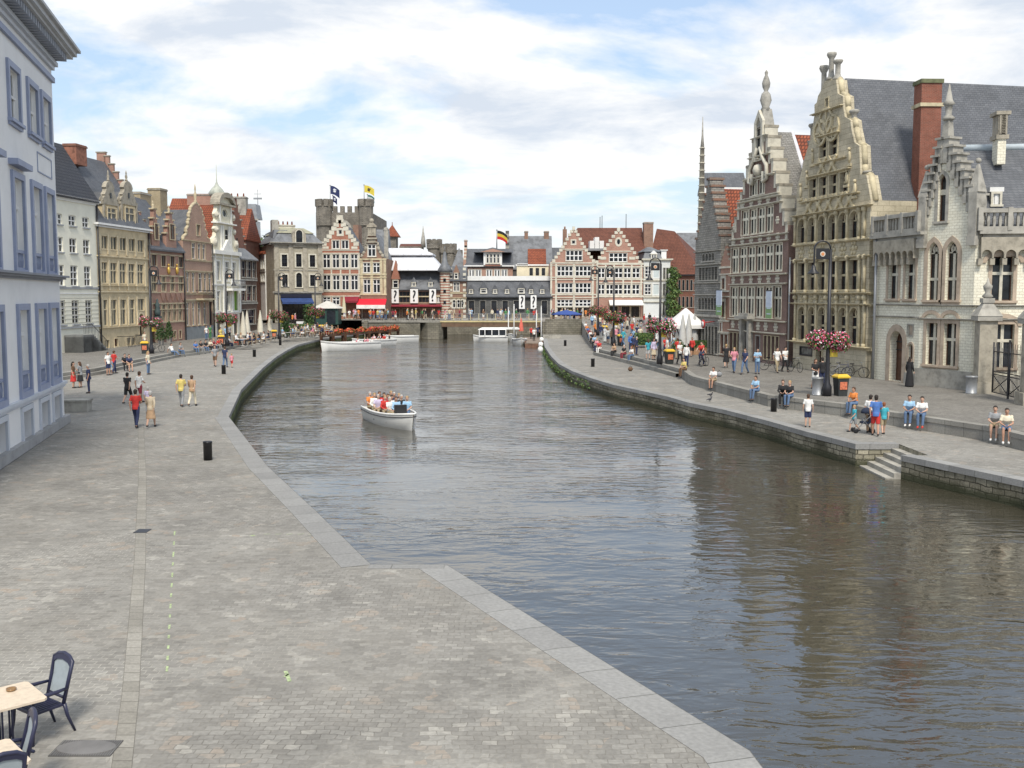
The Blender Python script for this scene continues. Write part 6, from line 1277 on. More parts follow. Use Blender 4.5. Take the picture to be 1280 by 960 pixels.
# side wall and the great slate roof
ru = V_(100)
mb = MB(); W = b.W; rl = b.V(1083, 258)
mb.add([(W*.02, .8, v0), (W*.98, .8, v0), (W/2, .8, ru), (W*.02, 20, v0), (W*.98, 20, v0), (W/2, 20, ru)], [(0, 1, 2), (3, 5, 4), (1, 4, 5, 2), (0, 2, 5, 3), (0, 3, 4, 1)]); mb.build('roof', SLATE, b.root)
for y0, y1 in ((303, 306), (322, 325), (365, 368), (379, 382), (430, 434)):
    q = MB(); q.box(W, .0, V_(y1), W+.25, 6, V_(y0)); q.build('side_ledge', STONEY, b.root)
BOAT = b

# white neo-gothic building on the corner; left wing, gable, right wing
PW = bricks('white_brick', (.84, .81, .67), (.76, .725, .59), (.56, .52, .41), .34, .16, .014, .85, .16, .35)
Lw0 = Vector((BOAT.Bp.x, BOAT.Bp.y)); Lw0 = Vector(onright(1088)) ; 
def onr2(px, P0, slope): a = ar(px, 470); Y = (P0[0] - slope*P0[1])/(a - slope); return (a*Y, Y)
q0 = (Lw0.x+.25, Lw0.y); q1 = onr2(1147, q0, -.203); q2 = onr2(1213, q1, -.5); q3 = onr2(1370, q2, 6.0) if False else (q2[0]+9.5, q2[1]-1.2)
PINKST = mat('pinkish_stone', (.42, .34, .26), .85, .2, 1.5, .3)
kg = K(sur=.2, surm=PINKST, fm=WOODBR, barm=STONEW, nx=2, tr=(.62,), rev=.3, fw=.05, mull=.16, sill=True)
kga = K(sur=.26, surm=PINKST, fm=WOODBR, barm=STONEW, nx=2, tr=(.36,), rev=.3, arch=2, fw=.05, mull=.16, sill=True)
b = B('white_gothic_house', 'white brick neo-gothic corner building with pointed gable, balustrades and wooden door', q0, q1, 12, RZ)
for c_ in ((1110.5, 1123), (1131.5, 1144)): b.grid([c_], 350, [(324, 373.5)], 1127, kg)
b.win(b.U(1112.5, 440), b.U(1128, 440), .05, b.V(1120, 413.5), K(sur=.4, surm=PINKST, fm=WOODBR, nx=2, tr=(.62,), rev=.5, arch=1, sill=False, glass=mat('oak_door', (.10, .045, .025), .6, .35, 4), barm=DARKM, mull=.05), 'door')
b.win(b.U(1135.5, 445), b.U(1141, 445), 1.4, b.V(1138, 430), K(sur=.12, surm=PINKST, fm=WOODBR, nx=1, tr=(), rev=.2, arch=1, sill=False, glass=MATS['oak_door']), 'niche_window')
b.win(b.U(1135, 410), b.U(1141.5, 410), b.V(1138, 420), b.V(1138, 406), K(sur=.06, surm=STONEG, fm=STONEG, nx=1, tr=(), rev=.08, sill=False, glass=PINKST), 'relief_panel')
ev = b.V(1120, 297); b.wall(PW, eave=ev, T=.6)
def balus(b, u0, u1, v0, v1, m, ys=-.35, name='balustrade'):
    q = MB(); q.box(u0, ys-.05, v0, u1, ys+.4, v0+.22); q.box(u0, ys-.05, v1-.22, u1, ys+.4, v1); n = max(2, int((u1-u0)/.30)); h_ = v1-v0-.44
    for i in range(n):
        x = u0+(u1-u0)*(i+.5)/n; q.taper((x, ys+.17, v0+.22), .10, .14, .16, .16, h_*.4); q.taper((x, ys+.17, v0+.22+h_*.4), .16, .16, .09, .12, h_*.6)
    for i in range(0, n+1, 5): x = u0+(u1-u0)*i/n; q.box(x-.12, ys-.08, v0, x+.12, ys+.42, v1+.06)
    return q.build(name, m, b.root)
v_b, v_t = b.V(1120, 293), b.V(1120, 269); balus(b, 0, b.W, v_b, v_t, STONEG)
b.band(v_b-.35, v_b, STONEG, .4, steps=2)
def corbels(b, u0, u1, v, m, n, out=.35):
    q = MB(); w_ = (u1-u0)/n
    for i in range(n):
        cx_ = u0+w_*(i+.5); r_ = w_*.42; inn = [(cx_+r_*math.cos(math.pi*k/8), v-.95+r_*math.sin(math.pi*k/8)) for k in range(9)]
        q.prism([(cx_-w_/2, v), (cx_-w_/2, v-1.15), (cx_-r_, v-1.15)] + inn[::-1] + [(cx_+r_, v-1.15), (cx_+w_/2, v-1.15), (cx_+w_/2, v)], -out, .02, 'y')
        q.box(cx_-w_/2-.12, -out+.03, v-1.5, cx_-w_/2+.12, .02, v-1.15)
    return q.build('corbel_arches', m, b.root)
corbels(b, .1, b.W-.3, v_b-.35, STONE, 7)
for y, m_ in ((380.5, STONEG), (395.5, STONEG)): b.band(b.V(1120, y+1.2), b.V(1120, y-.8), m_, .16, steps=2)
b.band(0, b.V(1120, 470)+.3, STONEG, .08, b.U(1131, 470), b.W, 'plinth'); mb = MB(); mb.tube([(.25, -.2, 0), (.25, -.2, ev)], .09, 8); mb.build('downpipe', GREYM, b.root)
root_g = b.root; bw = b
def adopt(bld):                                       # the three wings are one building: hang this wing's parts on the first wing
    r = bld.root; M_ = bw_mat.inverted() @ Matrix.LocRotScale(r.location, r.rotation_euler.to_quaternion(), None)
    for ch in list(r.children): ch.parent = root_g; ch.matrix_basis = M_ @ ch.matrix_basis
    bpy.data.objects.remove(r)
bw_mat = Matrix.LocRotScale(root_g.location, root_g.rotation_euler.to_quaternion(), None)
bpy.context.view_layer.update()
b = B('white_gothic_gable', 'temp', q1, q2, 12, RZ); V_ = lambda y: b.V(1180, y)
b.grid([(1159.5, 1173.5), (1182, 1196.5)], 340, [(302, 375)], 1178, kga); b.grid([(1157.5, 1171.5), (1179.5, 1195)], 430, [(404, 457)], 1178, kg)
b.grid([(1172.5, 1182.5)], 250, [(218, 276.5)], 1177, K(sur=.2, surm=STONEG, fm=WOODBR, barm=STONEW, nx=1, tr=(.62,), rev=.25, arch=2, fw=.08, mull=.3, sill=True))
for x in (1155.5, 1163.5, 1178.5, 1187): b.win(b.U(x, 476), b.U(x+3.2, 476), b.V(1172, 481), b.V(1172, 472.5), K(sur=.0, surm=STONEG, fm=DARKM, nx=1, tr=(), rev=.25, sill=True), 'cellar_vent')
v0 = V_(262); c = b.U(1179, 200); tp_ = V_(178)
b.wall(PW, outline=[(0, 0), (b.W, 0), (b.W, v0), (c+.25, tp_), (c-.25, tp_), (0, v0)], eave=V_(300), T=.6)
b.band(0, b.V(1175, 462), STONEG, .12, name='plinth'); 
for y in (381.5, 398.5): b.band(b.V(1178, y+1.2), b.V(1178, y-.8), STONEG, .18, steps=2)
for x, y in ((1164.5, 391), (1188, 391)):
    u, v = b.uv(x, y+2); q = MB(); ps = [(u+.5*math.cos(math.pi*i/8), v-.3+.35*math.sin(math.pi*i/8)) for i in range(9)]; po = [(u+.68*math.cos(math.pi*i/8), v-.3+.55*math.sin(math.pi*i/8)) for i in range(9)]; q.prism(po + ps[::-1], -.08, .02, 'y'); q.build('relieving_arch', PINKST, b.root)
q = MB()
def step_side(s_, u_base):
    n = 8
    for i in range(n):
        f = i/n; u_ = u_base + (c - u_base)*f; v_ = v0 + (tp_-v0)*f; h_ = (tp_-v0)/n
        q.box(u_-.2, -.14, v_-.7, u_+.2, .7, v_+h_*.8+.25, 0); q.box(u_-.3, -.22, v_+h_*.8+.25, u_+.3, .78, v_+h_*.8+.37, 0)
step_side(-1, .15); step_side(1, b.W-.15)
q.build('stepped_coping', STONEG, b.root)
q = MB(); q.taper((c, .3, tp_-.5), .55, .6, .34, .34, V_(150)-tp_+.5); q.lathe([(.3, 0), (.36, .12), (.16, .3), (.2, .8), (.34, .9), (.2, 1.1), (.02, 2.0)], (c, .3, V_(150)), 8); q.build('pinnacle', STONEG, b.root)
for u_ in (.1, b.W-.1):
    q = MB(); q.box(u_-.26, -.24, v0-1.6, u_+.26, .5, v0+.8); q.taper((u_, .1, v0+.8), .68, .68, .12, .12, 1.5); q.ball((u_, .1, v0+2.5), .16, 0, 8); q.box(u_-.28, -.32, v0-2.1, u_+.28, .0, v0-1.6); q.build('corner_pinnacle', STONEG, b.root)
b.roof_perp(SLATE, .2, b.W-.2, v0-1, c, tp_-1.2, .61, 12)
adopt(b)
b = B('white_gothic_wing', 'temp', q2, q3, 12, RZ); V_ = lambda y: b.V(1250, y)
b.grid([(1240, 1266)], 350, [(320.5, 376)], 1252, kg); b.grid([(1241, 1267)], 430, [(405, 460)], 1252, kg)
u0, u1 = b.U(1240, 350), b.U(1266, 350)
for k_ in (1, 2): b.win(u0+3.2*k_, u1+3.2*k_, b.V(1252, 376), b.V(1252, 320.5), kg); b.win(u0+3.2*k_, u1+3.2*k_, b.V(1252, 460), b.V(1252, 405), kg)
ev = V_(292); b.wall(PW, eave=ev, T=.6); v_b, v_t = V_(288.5), V_(261); balus(b, .1, b.W, v_b, v_t, STONEG); b.band(v_b-.35, v_b, STONEG, .4, .1, None, steps=2); corbels(b, .2, b.W, v_b-.35, STONE, 15)
for y in (382, 399): b.band(V_(y+1.2), V_(y-.8), STONEG, .16, .1, None, steps=2)
b.band(0, V_(470), STONEG, .1, .1, None, 'plinth')
for y in (316, 395):
    u, v = (u0+u1)/2, V_(y+1); q = MB(); ps = [(u+.9*math.cos(math.pi*i/8), v-.5+.45*math.sin(math.pi*i/8)) for i in range(9)]; po = [(u+1.12*math.cos(math.pi*i/8), v-.5+.7*math.sin(math.pi*i/8)) for i in range(9)]; q.prism(po + ps[::-1], -.08, .02, 'y'); q.build('relieving_arch', PINKST, b.root)
# lower slate roof with chimney and dormer
rr = b.V(1240, 185, 5); e_ = v_b; q = MB(); q.prism([(.3, e_), (5, rr), (11.9, e_)], .15, b.W+1, 'x'); q.build('wing_roof', SLATE, b.root)
q = MB(); q.tube([(.1, 5, rr), (b.W+1, 5, rr)], .22, 6); q.build('lead_ridge', mat('lead_pale', (.42, .48, .52), .5, .1), b.root)
y_ = 3.4; u0, u1 = b.U(1237.5, 180, y_)+.3, b.U(1261.5, 180, y_)-.05; q = MB(); zb, zm, zt = b.V(1250, 205, y_), b.V(1250, 171, y_), b.V(1250, 139, y_)
q.box(u0+.12, y_, zb, u1-.12, y_+.9, zm, 0); q.box(u0-.0, y_-.1, zm-.12, u1+.0, y_+1.0, zm+.12, 1); q.box(u0+.1, y_-.05, zm+.12, u1-.1, y_+.95, zt-.2, 1)
for i in range(4): x = u0+.25+(u1-u0-.5)*i/3; q.box(x-.1, y_-.14, zm+.15, x+.1, y_-.04, zt-.25, 1)
for i in range(3): x = u0+.25+(u1-u0-.5)*(i+.5)/3; q.box(x-.12, y_-.09, zm+.9, x+.12, y_-.045, zt-.5, 2)
q.box(u0-.05, y_-.15, zt-.2, u1+.05, y_+1.05, zt, 1); q.build('stone_chimney', [PW, STONE, GLASS], b.root)
y_ = 1.8; u0, u1 = b.U(1238, 245, y_), b.U(1251, 245, y_); b.dormer(u0+.05, u1-.05, b.V(1245, 258, y_), b.V(1245, 240, y_), .25, STONEW, WHITEP, KW1, 2.0, y_, flat=True)
adopt(b)
# the tall rear hall with the great slate roof and brick chimney
Yh = 66.0
hA = (BOAT.world(BOAT.W/2, 8, 0).x-1, BOAT.world(BOAT.W/2, 8, 0).y); pb = AT(1420, 300, 60)
b = B('great_slate_roof_hall', 'tall rear hall under a vast dark slate roof with a square brick chimney', (BOAT.world(BOAT.W*.98, 5, 0).x, BOAT.world(BOAT.W*.98, 5, 0).y), (pb.x, 66.5), 18, RZ)
ev = b.V(1110, 252); b.wall(RBP, eave=ev); 
q = MB(); zl, zr = b.V(1100, 101.5, 8), b.V(1270, 116, 8)
hr = (zl+zr)/2; W = b.W
q.add([(-4.5, -.5, ev), (W, -.5, ev), (W, 18, ev), (-4.5, 18, ev), (-4.5, 8, zl), (W, 8, b.V(1400, 128, 8))], [(0, 3, 2, 1), (0, 1, 5, 4), (2, 3, 4, 5), (1, 2, 5), (3, 0, 4)]); q.build('roof', SLATE, b.root)
q = MB(); q.tube([(-4.5, 8, zl), (W, 8, b.V(1400, 128, 8))], .25, 6); q.build('ridge_tiles', mat('ridge_grey', (.30, .31, .32), .8, .3), b.root); b.band(ev-.1, ev+.15, GREYM, .75, name='gutter')
RC = bricks('chimney_red_brick', (.30, .095, .06), (.23, .07, .045), (.25, .17, .13), .22, .075, .012, .9, .35, .5)
y_ = -.6; u0, u1 = b.U(1140.5, 200, y_)+.45, b.U(1174.5, 200, y_); q = MB(); zt = b.V(1158, 98.5, y_); zm = b.V(1158, 133, y_)
q.box(u0, y_, 4, u1, y_+1.1, zt-.25, 0); q.box(u0-.1, y_-.1, zm, u1+.1, y_+1.2, zm+.22, 1); q.box(u0-.08, y_-.08, zt-.25, u1+.08, y_+1.18, zt, 2); q.build('brick_chimney', [RC, STONEY, mat('mossy_cap', (.14, .15, .08), .9, .3)], b.root)

# gate pillars and iron gate
def pillar(px, py, label, sc=1.0):
    p = G(px, py, RZ); q = MB(); h_ = 3.9
    q.box(-.62, -.62, 0, .62, .62, .6, 0); q.box(-.45, -.45, .6, .45, .45, h_, 0); q.box(-.62, -.62, h_, .62, .62, h_+.25, 1); q.taper((0, 0, h_+.25), 1.3, 1.3, .45, .45, .7, 1); q.box(-.3, -.3, h_+.95, .3, .3, h_+1.2, 1); q.lathe([(.18, 0), (.3, .1), (.12, .3), (.22, .5), (.25, .65), (.1, .8), (.02, 1.1)], (0, 0, h_+1.2), 8, 1)
    return tag(q.build('gate_pillar', [STONE, STONEG], None, p, R(-8)), label, 'gate pillar', 'gate pillars')
pillar(1229.5, 491, 'carved stone gate pillar at the left end of the iron gate'); pillar(1290, 506, 'stone gate pillar at the photo right edge beyond the iron gate')
ga, gb = G(1240, 494, RZ), G(1281, 504, RZ); d = gb-ga; L = d.length
r = empty('iron_gate', ga, math.atan2(d.y, d.x), 'black wrought iron double gate with spikes in front of the white gothic house', 'gate')
for s_ in (0, 1):
    q = MB(); x0, x1 = (0, L/2-.03) if s_ == 0 else (L/2+.03, L)
    for z in (.15, 1.1, 1.25, 2.3): q.box(x0, -.02, z, x1, .02, z+.05)
    n = 13
    for i in range(n+1): x = x0+(x1-x0)*i/n; q.tube([(x, 0, .15), (x, 0, 2.55 if i % 2 else 2.8)], .014 if i not in (0, n) else .04, 5)
    q.tube([(x0, 0, .2), (x1, 0, 1.1)], .025, 5); q.tube([(x0, 0, 1.1), (x1, 0, .2)], .025, 5)
    q.build('gate_leaf', DARKM, r)
q = MB(); q.box(L/2-.05, -.04, 0, L/2+.05, .04, 3.0); q.build('centre_post', DARKM, r)
# ---------------------------------------------------------------- people
def remesh(mb, vox, smooth=2):
    me = mb.mesh('tmp', GREYM); o = link('tmp', me); md = o.modifiers.new('r', 'REMESH'); md.mode = 'VOXEL'; md.voxel_size = vox; md.use_smooth_shade = True
    if smooth: s2 = o.modifiers.new('s', 'SMOOTH'); s2.iterations = smooth; s2.factor = .5
    dg = bpy.context.evaluated_depsgraph_get(); r = bpy.data.meshes.new_from_object(o.evaluated_get(dg)); bpy.data.objects.remove(o); r.materials.clear(); return r
def V3(*a): return Vector(a)
def pose(kind):
    """joints of a 1.72 m figure facing -y; origin on the ground (standing) or at the seat (sitting)"""
    j = dict(pel=V3(0, 0, .93), wst=V3(0, .0, 1.08), chs=V3(0, -.01, 1.27), nck=V3(0, 0, 1.46), hed=V3(0, -.025, 1.60))
    for s, n in ((-1, 'l'), (1, 'r')):
        j['sh'+n] = V3(s*.175, 0, 1.40); j['el'+n] = V3(s*.235, .02, 1.13); j['wr'+n] = V3(s*.245, -.05, .89); j['hp'+n] = V3(s*.085, 0, .92); j['kn'+n] = V3(s*.095, -.015, .50); j['an'+n] = V3(s*.10, .01, .085)
    if kind == 'walk':
        j['knl'] = V3(-.09, -.20, .52); j['anl'] = V3(-.09, -.27, .10); j['knr'] = V3(.09, .05, .50); j['anr'] = V3(.09, .33, .16)
        j['ell'] = V3(-.22, .13, 1.16); j['wrl'] = V3(-.20, .16, .92); j['elr'] = V3(.22, -.09, 1.15); j['wrr'] = V3(.19, -.26, .98)
    if kind == 'walk2':
        j['knr'] = V3(.09, -.15, .51); j['anr'] = V3(.09, -.20, .09); j['knl'] = V3(-.09, .04, .50); j['anl'] = V3(-.09, .22, .12)
        j['elr'] = V3(.24, .08, 1.15); j['wrr'] = V3(.22, .06, .90); j['ell'] = V3(-.23, -.08, 1.15); j['wrl'] = V3(-.12, -.25, 1.10)
    if kind == 'fold': j['elr'] = V3(.24, -.05, 1.15); j['wrr'] = V3(.05, -.22, 1.22); j['ell'] = V3(-.24, -.03, 1.14); j['wrl'] = V3(-.10, -.22, 1.14)
    if kind in ('sit', 'ledge', 'ride', 'lean'):
        dz = -.93+.11
        for k in j: j[k] = j[k] + V3(0, 0, dz)
        drop = .50 if kind != 'sit' else .40
        for s, n in ((-1, 'l'), (1, 'r')):
            j['kn'+n] = V3(s*.11, -.42, .10); j['an'+n] = V3(s*.10, -.44-(.04 if s > 0 else -.04), .10-drop+.02*(s > 0))
            j['el'+n] = j['sh'+n] + V3(s*.05, -.10, -.26); j['wr'+n] = V3(s*.09, -.33, .22)
        if kind in ('ledge',):
            for k in ('chs', 'nck', 'hed', 'shl', 'shr', 'ell', 'elr'): j[k] = j[k] + V3(0, -.10, -.03)
        if kind == 'lean':
            for k in ('chs', 'nck', 'hed', 'shl', 'shr'): j[k] = j[k] + V3(0, .14, -.04)
            j['ell'] = V3(-.26, .26, .30); j['wrl'] = V3(-.25, .34, .06); j['elr'] = V3(.26, .26, .30); j['wrr'] = V3(.25, .34, .06)
            j['knr'] = V3(.11, -.44, .06); j['anr'] = V3(.12, -.80, -.22)
        if kind == 'ride':
            for k in ('chs', 'nck', 'hed', 'shl', 'shr'): j[k] = j[k] + V3(0, -.16, -.03)
            for s, n in ((-1, 'l'), (1, 'r')): j['el'+n] = V3(s*.24, -.34, .36); j['wr'+n] = V3(s*.24, -.50, .22)
            j['knl'] = V3(-.09, -.34, -.12); j['anl'] = V3(-.10, -.20, -.48); j['knr'] = V3(.09, -.36, .0); j['anr'] = V3(.10, -.30, -.38)
    return j
def lim(mb, a, b, c, ra, rb, rc, rm1=None): mb.tube([a, a.lerp(b, .5), b, b.lerp(c, .4), c], [ra, (ra+rb)/2*1.02, rb, rb*1.02, rc], 10)
def torso(mb, j, g=0.0, z0=None, fem=0):
    pts = [(j['pel'] + V3(0, .01, -.08), .13, .105), (j['pel'], .158, .118), (j['wst'], .135 - .015*fem, .10), (j['chs'], .16 - .01*fem, .12), (j['chs'].lerp(j['nck'], .62), .175, .10), (j['nck'] + V3(0, 0, -.015), .075, .07)]
    rows = []
    up = (j['chs']-j['pel']).normalized()
    for p, rx, ry in pts:
        f = V3(0, 1, 0); f = (f - up*f.dot(up)).normalized(); rows.append([p + V3(1, 0, 0)*(rx+g)*math.cos(t) + f*(ry+g)*math.sin(t) for t in [2*math.pi*i/14 for i in range(14)]])
    n = 14; vs = [p for r in rows for p in r]; fs = [(i*n+k, i*n+(k+1) % n, (i+1)*n+(k+1) % n, (i+1)*n+k) for i in range(len(rows)-1) for k in range(n)] + [tuple(reversed(range(n))), tuple(range((len(rows)-1)*n, len(rows)*n))]
    mb.add(vs, fs, 0)
def make_body(kind):
    j = pose(kind); mb = MB(); torso(mb, j, -.006)
    mb.tube([j['nck'] + V3(0, .01, -.05), j['nck'], j['hed'] + V3(0, .01, -.04)], [.06, .052, .05], 10)
    h = j['hed']; mb.lathe([(.001, -.125), (.038, -.118), (.058, -.09), (.070, -.045), (.077, .01), (.076, .06), (.058, .098), (.03, .115), (.001, .118)], h, 12, 0, True, 1, 1.18)
    mb.ball(h + V3(0, -.095, -.02), .017, 0, 6, (1, 1.2, 1.5)); 
    for s in (-1, 1): mb.ball(h + V3(s*.078, .01, -.01), .02, 0, 6, (.5, 1, 1.5))
    for n in 'lr':
        s = -1 if n == 'l' else 1
        lim(mb, j['sh'+n] + V3(-s*.03, 0, 0), j['el'+n], j['wr'+n], .05, .038, .026); mb.ball(j['sh'+n], .056, 0, 8)
        lim(mb, j['hp'+n], j['kn'+n], j['an'+n], .082, .054, .035)
        d = (j['wr'+n]-j['el'+n]).normalized(); p = j['wr'+n] + d*.045; mb.ball(p, .036, 0, 8, (.6, 1, 1.1))
        a = j['an'+n]; mb.tube([a + V3(0, .03, -.02), a + V3(0, -.06, -.045), a + V3(0, -.16, -.06)], [.035, .036, .025], 8)
    me = remesh(mb, .016, 1)
    ex = MB()                                         # eyes, mouth, five fingers on each hand
    for s in (-1, 1): ex.ball(h + V3(s*.030, -.082, .008), .0085, 1, 6)
    ex.cbox(h + V3(0, -.083, -.062), (.038, .012, .007), 2)
    for n in 'lr':
        s = -1 if n == 'l' else 1; d = (j['wr'+n]-j['el'+n]).normalized(); p = j['wr'+n] + d*.07; sd = V3(0, -1, 0) if abs(d.y) < .7 else V3(0, 0, 1); sd = (sd - d*sd.dot(d)).normalized(); inn = d.cross(sd)*(1)
        for i, L in enumerate((.070, .080, .075, .058)):
            o_ = sd*(.026-.018*i); b0 = p+o_; ex.tube([b0-d*.02, b0+d*L*.5, b0+d*L*.85+inn*.018*s], [.009, .0085, .007], 5)
        b0 = j['wr'+n] + d*.03 + sd*.03; ex.tube([b0-sd*.01, b0+sd*.02+d*.025, b0+sd*.025+d*.055], [.011, .010, .008], 5)
    bm = bmesh.new(); bm.from_mesh(me); nb = len(bm.faces); tm = ex.mesh('x', [GREYM]*3); bm.from_mesh(tm); bm.to_mesh(me); bm.free()
    me.materials.append(None); me.materials.append(EYE); me.materials.append(LIP)
    mi = [0]*nb + ex.m; me.polygons.foreach_set('material_index', mi); me.polygons.foreach_set('use_smooth', [True]*len(mi)); return me
EYE = mat('dark_eye', (.02, .015, .012), .3, 0); LIP = mat('lip', (.30, .11, .09), .6, 0)
def make_top(kind, sleeve, fem=0):
    j = pose(kind); mb = MB(); torso(mb, j, .012, fem=fem)
    for n in 'lr':
        s = -1 if n == 'l' else 1; e = j['el'+n]; a = j['sh'+n]
        mb.ball(a, .066, 0, 8)
        if sleeve == 'long': lim(mb, a + V3(-s*.03, 0, 0), e, e.lerp(j['wr'+n], .94), .064, .052, .040)
        elif sleeve == 'short': mb.tube([a + V3(-s*.03, 0, 0), a.lerp(e, .5), a.lerp(e, .72)], [.064, .06, .062], 10)
    sit = kind in ('sit', 'ledge', 'ride', 'lean')
    if not sit: mb.tube([j['pel'] + V3(0, 0, -.10), j['pel'] + V3(0, 0, .05)], [.16, .15], 14)
    return remesh(mb, .018, 2)
def make_low(kind, what):
    j = pose(kind); mb = MB(); p = j['pel']
    rows = [[p + V3((rx)*math.cos(t), (ry)*math.sin(t), z) for t in [2*math.pi*i/14 for i in range(14)]] for z, rx, ry in ((-.10, .135, .115), (-.02, .168, .128), (.05, .165, .125), (.12, .15, .112))]
    n = 14; vs = [q for r in rows for q in r]; fs = [(i*n+k, i*n+(k+1) % n, (i+1)*n+(k+1) % n, (i+1)*n+k) for i in range(3) for k in range(n)] + [tuple(reversed(range(n))), tuple(range(3*n, 4*n))]; mb.add(vs, fs)
    sit = kind in ('sit', 'ledge', 'ride', 'lean')
    if what in ('long', 'shorts'):
        for m_ in 'lr':
            h, k_, a = j['hp'+m_], j['kn'+m_], j['an'+m_]
            if what == 'long': mb.tube([h, h.lerp(k_, .5), k_, k_.lerp(a, .5), k_.lerp(a, .96)], [.10, .088, .070, .062, .058], 10)
            else: mb.tube([h, h.lerp(k_, .5), h.lerp(k_, .96)], [.10, .094, .088], 10)
    elif what == 'skirt':
        if not sit: mb.lathe([(.15, .0), (.20, -.28), (.235, -.50), (.225, -.51)], p, 14, 0, True, 1, .85)
        else:
            c = (j['knl']+j['knr'])/2; mb.tube([p, p.lerp(c, .5), c, c + V3(0, -.02, -.12)], [.155, .15, .13, .12], 12)
    elif what == 'robe':
        mb.lathe([(.16, .35), (.15, .1), (.20, -.3), (.26, -.86), (.25, -.9)], p, 16, 0, True, 1, .9)
    return remesh(mb, .019, 2)
def make_shoes(kind):
    j = pose(kind); mb = MB()
    for n in 'lr':
        a = j['an'+n]; mb.tube([a + V3(0, .055, -.045), a + V3(0, 0, -.04), a + V3(0, -.09, -.05), a + V3(0, -.19, -.062)], [.038, .048, .046, .03], 8)
    return remesh(mb, .016, 1)
def make_hair(kind, long):
    j = pose(kind); h = j['hed']; mb = MB(); mb.ball(h + V3(0, .012, .045), .096, 0, 12, (.92, 1.08, 1.0)); mb.ball(h + V3(0, .035, -.01), .088, 0, 10, (.95, .9, 1.1))
    if long: mb.tube([h + V3(0, .06, .0), h + V3(0, .075, -.12), h + V3(0, .08, -.24)], [.085, .08, .05], 10)
    me = remesh(mb, .014, 1)
    for v in me.vertices:                             # keep the face clear
        d = v.co - h
        if d.y < -.045 and d.z < .055: v.co.y += .055
    return me
PM = {}
def pm_(kind, part, *a):
    k = (kind, part) + a
    if k not in PM: PM[k] = {'body': make_body, 'top': make_top, 'low': make_low, 'shoes': make_shoes, 'hair': make_hair}[part](kind, *a)
    return PM[k]
RGB = dict(white=(.72, .72, .70), black=(.018, .018, .02), navy=(.025, .035, .09), red=(.50, .035, .03), pink=(.62, .25, .30), blue=(.07, .16, .42), sky=(.30, .48, .66), teal=(.05, .36, .44), yellow=(.62, .50, .16), orange=(.68, .22, .05), green=(.07, .22, .08), grey=(.26, .27, .28), beige=(.52, .44, .32), khaki=(.34, .28, .18), brown=(.14, .08, .045), jeans=(.10, .16, .27), cream=(.66, .60, .46), lilac=(.52, .46, .62), maroon=(.22, .03, .045), tan=(.42, .28, .17))
HAIRC = dict(dark=(.02, .014, .01), brown=(.07, .035, .018), fair=(.36, .24, .11), grey=(.40, .39, .37), red=(.22, .07, .025))
WORD = dict(sky='light blue', jeans='blue jean', teal='turquoise')
SKIN = [mat('skin_a', (.52, .32, .23), .6, .05), mat('skin_b', (.44, .25, .17), .6, .05), mat('skin_c', (.58, .38, .29), .6, .05)]
def cm(c): return mat('cloth_'+c, RGB[c], .85, .14, 6)
def hm(c): return mat('hair_'+c, HAIRC[c], .7, .2, 12)
PEOPLE = []
def person(loc, face, kind='stand', top='white', low='jeans', lw='long', sl='short', hair='dark', lh=False, shoes='black', size=1.0, where='', group=None, skin=0, fem=0, what='person', extra=''):
    """face: heading in degrees, 0 = facing the camera side (-y), 90 = facing +x"""
    body = link('person', pm_(kind, 'body'), None, loc, R(face)); body.scale = (size,)*3
    body.material_slots[0].link = 'OBJECT'; body.material_slots[0].material = SKIN[skin]
    def kid(nm, me, m):
        if not me.materials: me.materials.append(None)
        o = link(nm, me, body); o.material_slots[0].link = 'OBJECT'; o.material_slots[0].material = m; return o
    if top: kid('dress' if lw == 'robe' else 'shirt', pm_(kind, 'top', sl, fem), cm(top))
    kid({'long': 'trousers', 'shorts': 'shorts', 'skirt': 'skirt', 'robe': 'robe'}[lw], pm_(kind, 'low', lw), cm(low))
    kid('hair', pm_(kind, 'hair', lh), hm(hair)); kid('shoes', pm_(kind, 'shoes'), cm(shoes))
    wd = lambda c: WORD.get(c, c)
    act = {'stand': 'standing', 'fold': 'standing with arms raised to chest', 'walk': 'walking', 'walk2': 'strolling', 'sit': 'seated', 'ledge': 'sitting', 'ride': 'riding a bicycle', 'lean': 'sitting leaning back'}[kind]
    wear = '%s top and %s %s' % (wd(top), wd(low).replace('blue jean', 'jean') , {'long': 'trousers', 'shorts': 'shorts', 'skirt': 'skirt', 'robe': 'robe'}[lw])
    if low == 'jeans' and lw == 'long': wear = '%s top and jeans' % wd(top)
    who = 'child' if size < .82 else 'person'
    PEOPLE.append([body, who, '%s-haired' % hair + (' long' if False else ''), wear, act, where, extra])
    body['category'] = who
    if group: body['group'] = group
    return body
def at(px, py, z=0): return G(px, py, z)
def tz(Y, side=1):                                    # terrace level at depth Y
    if side > 0: return .6 if Y < 99 else min(1.9, .6+(Y-99)*1.3/52)
    return .45 if Y < 128 else min(1.9, .45 + (Y-128)*.5/22 if Y < 150 else .95+(Y-150)*.95/20)
def onT(px, py, side=1):
    z = .6 if side > 0 else .45
    for _ in range(6): p = G(px, py, z); z = tz(p.y, side)
    return G(px, py, z)
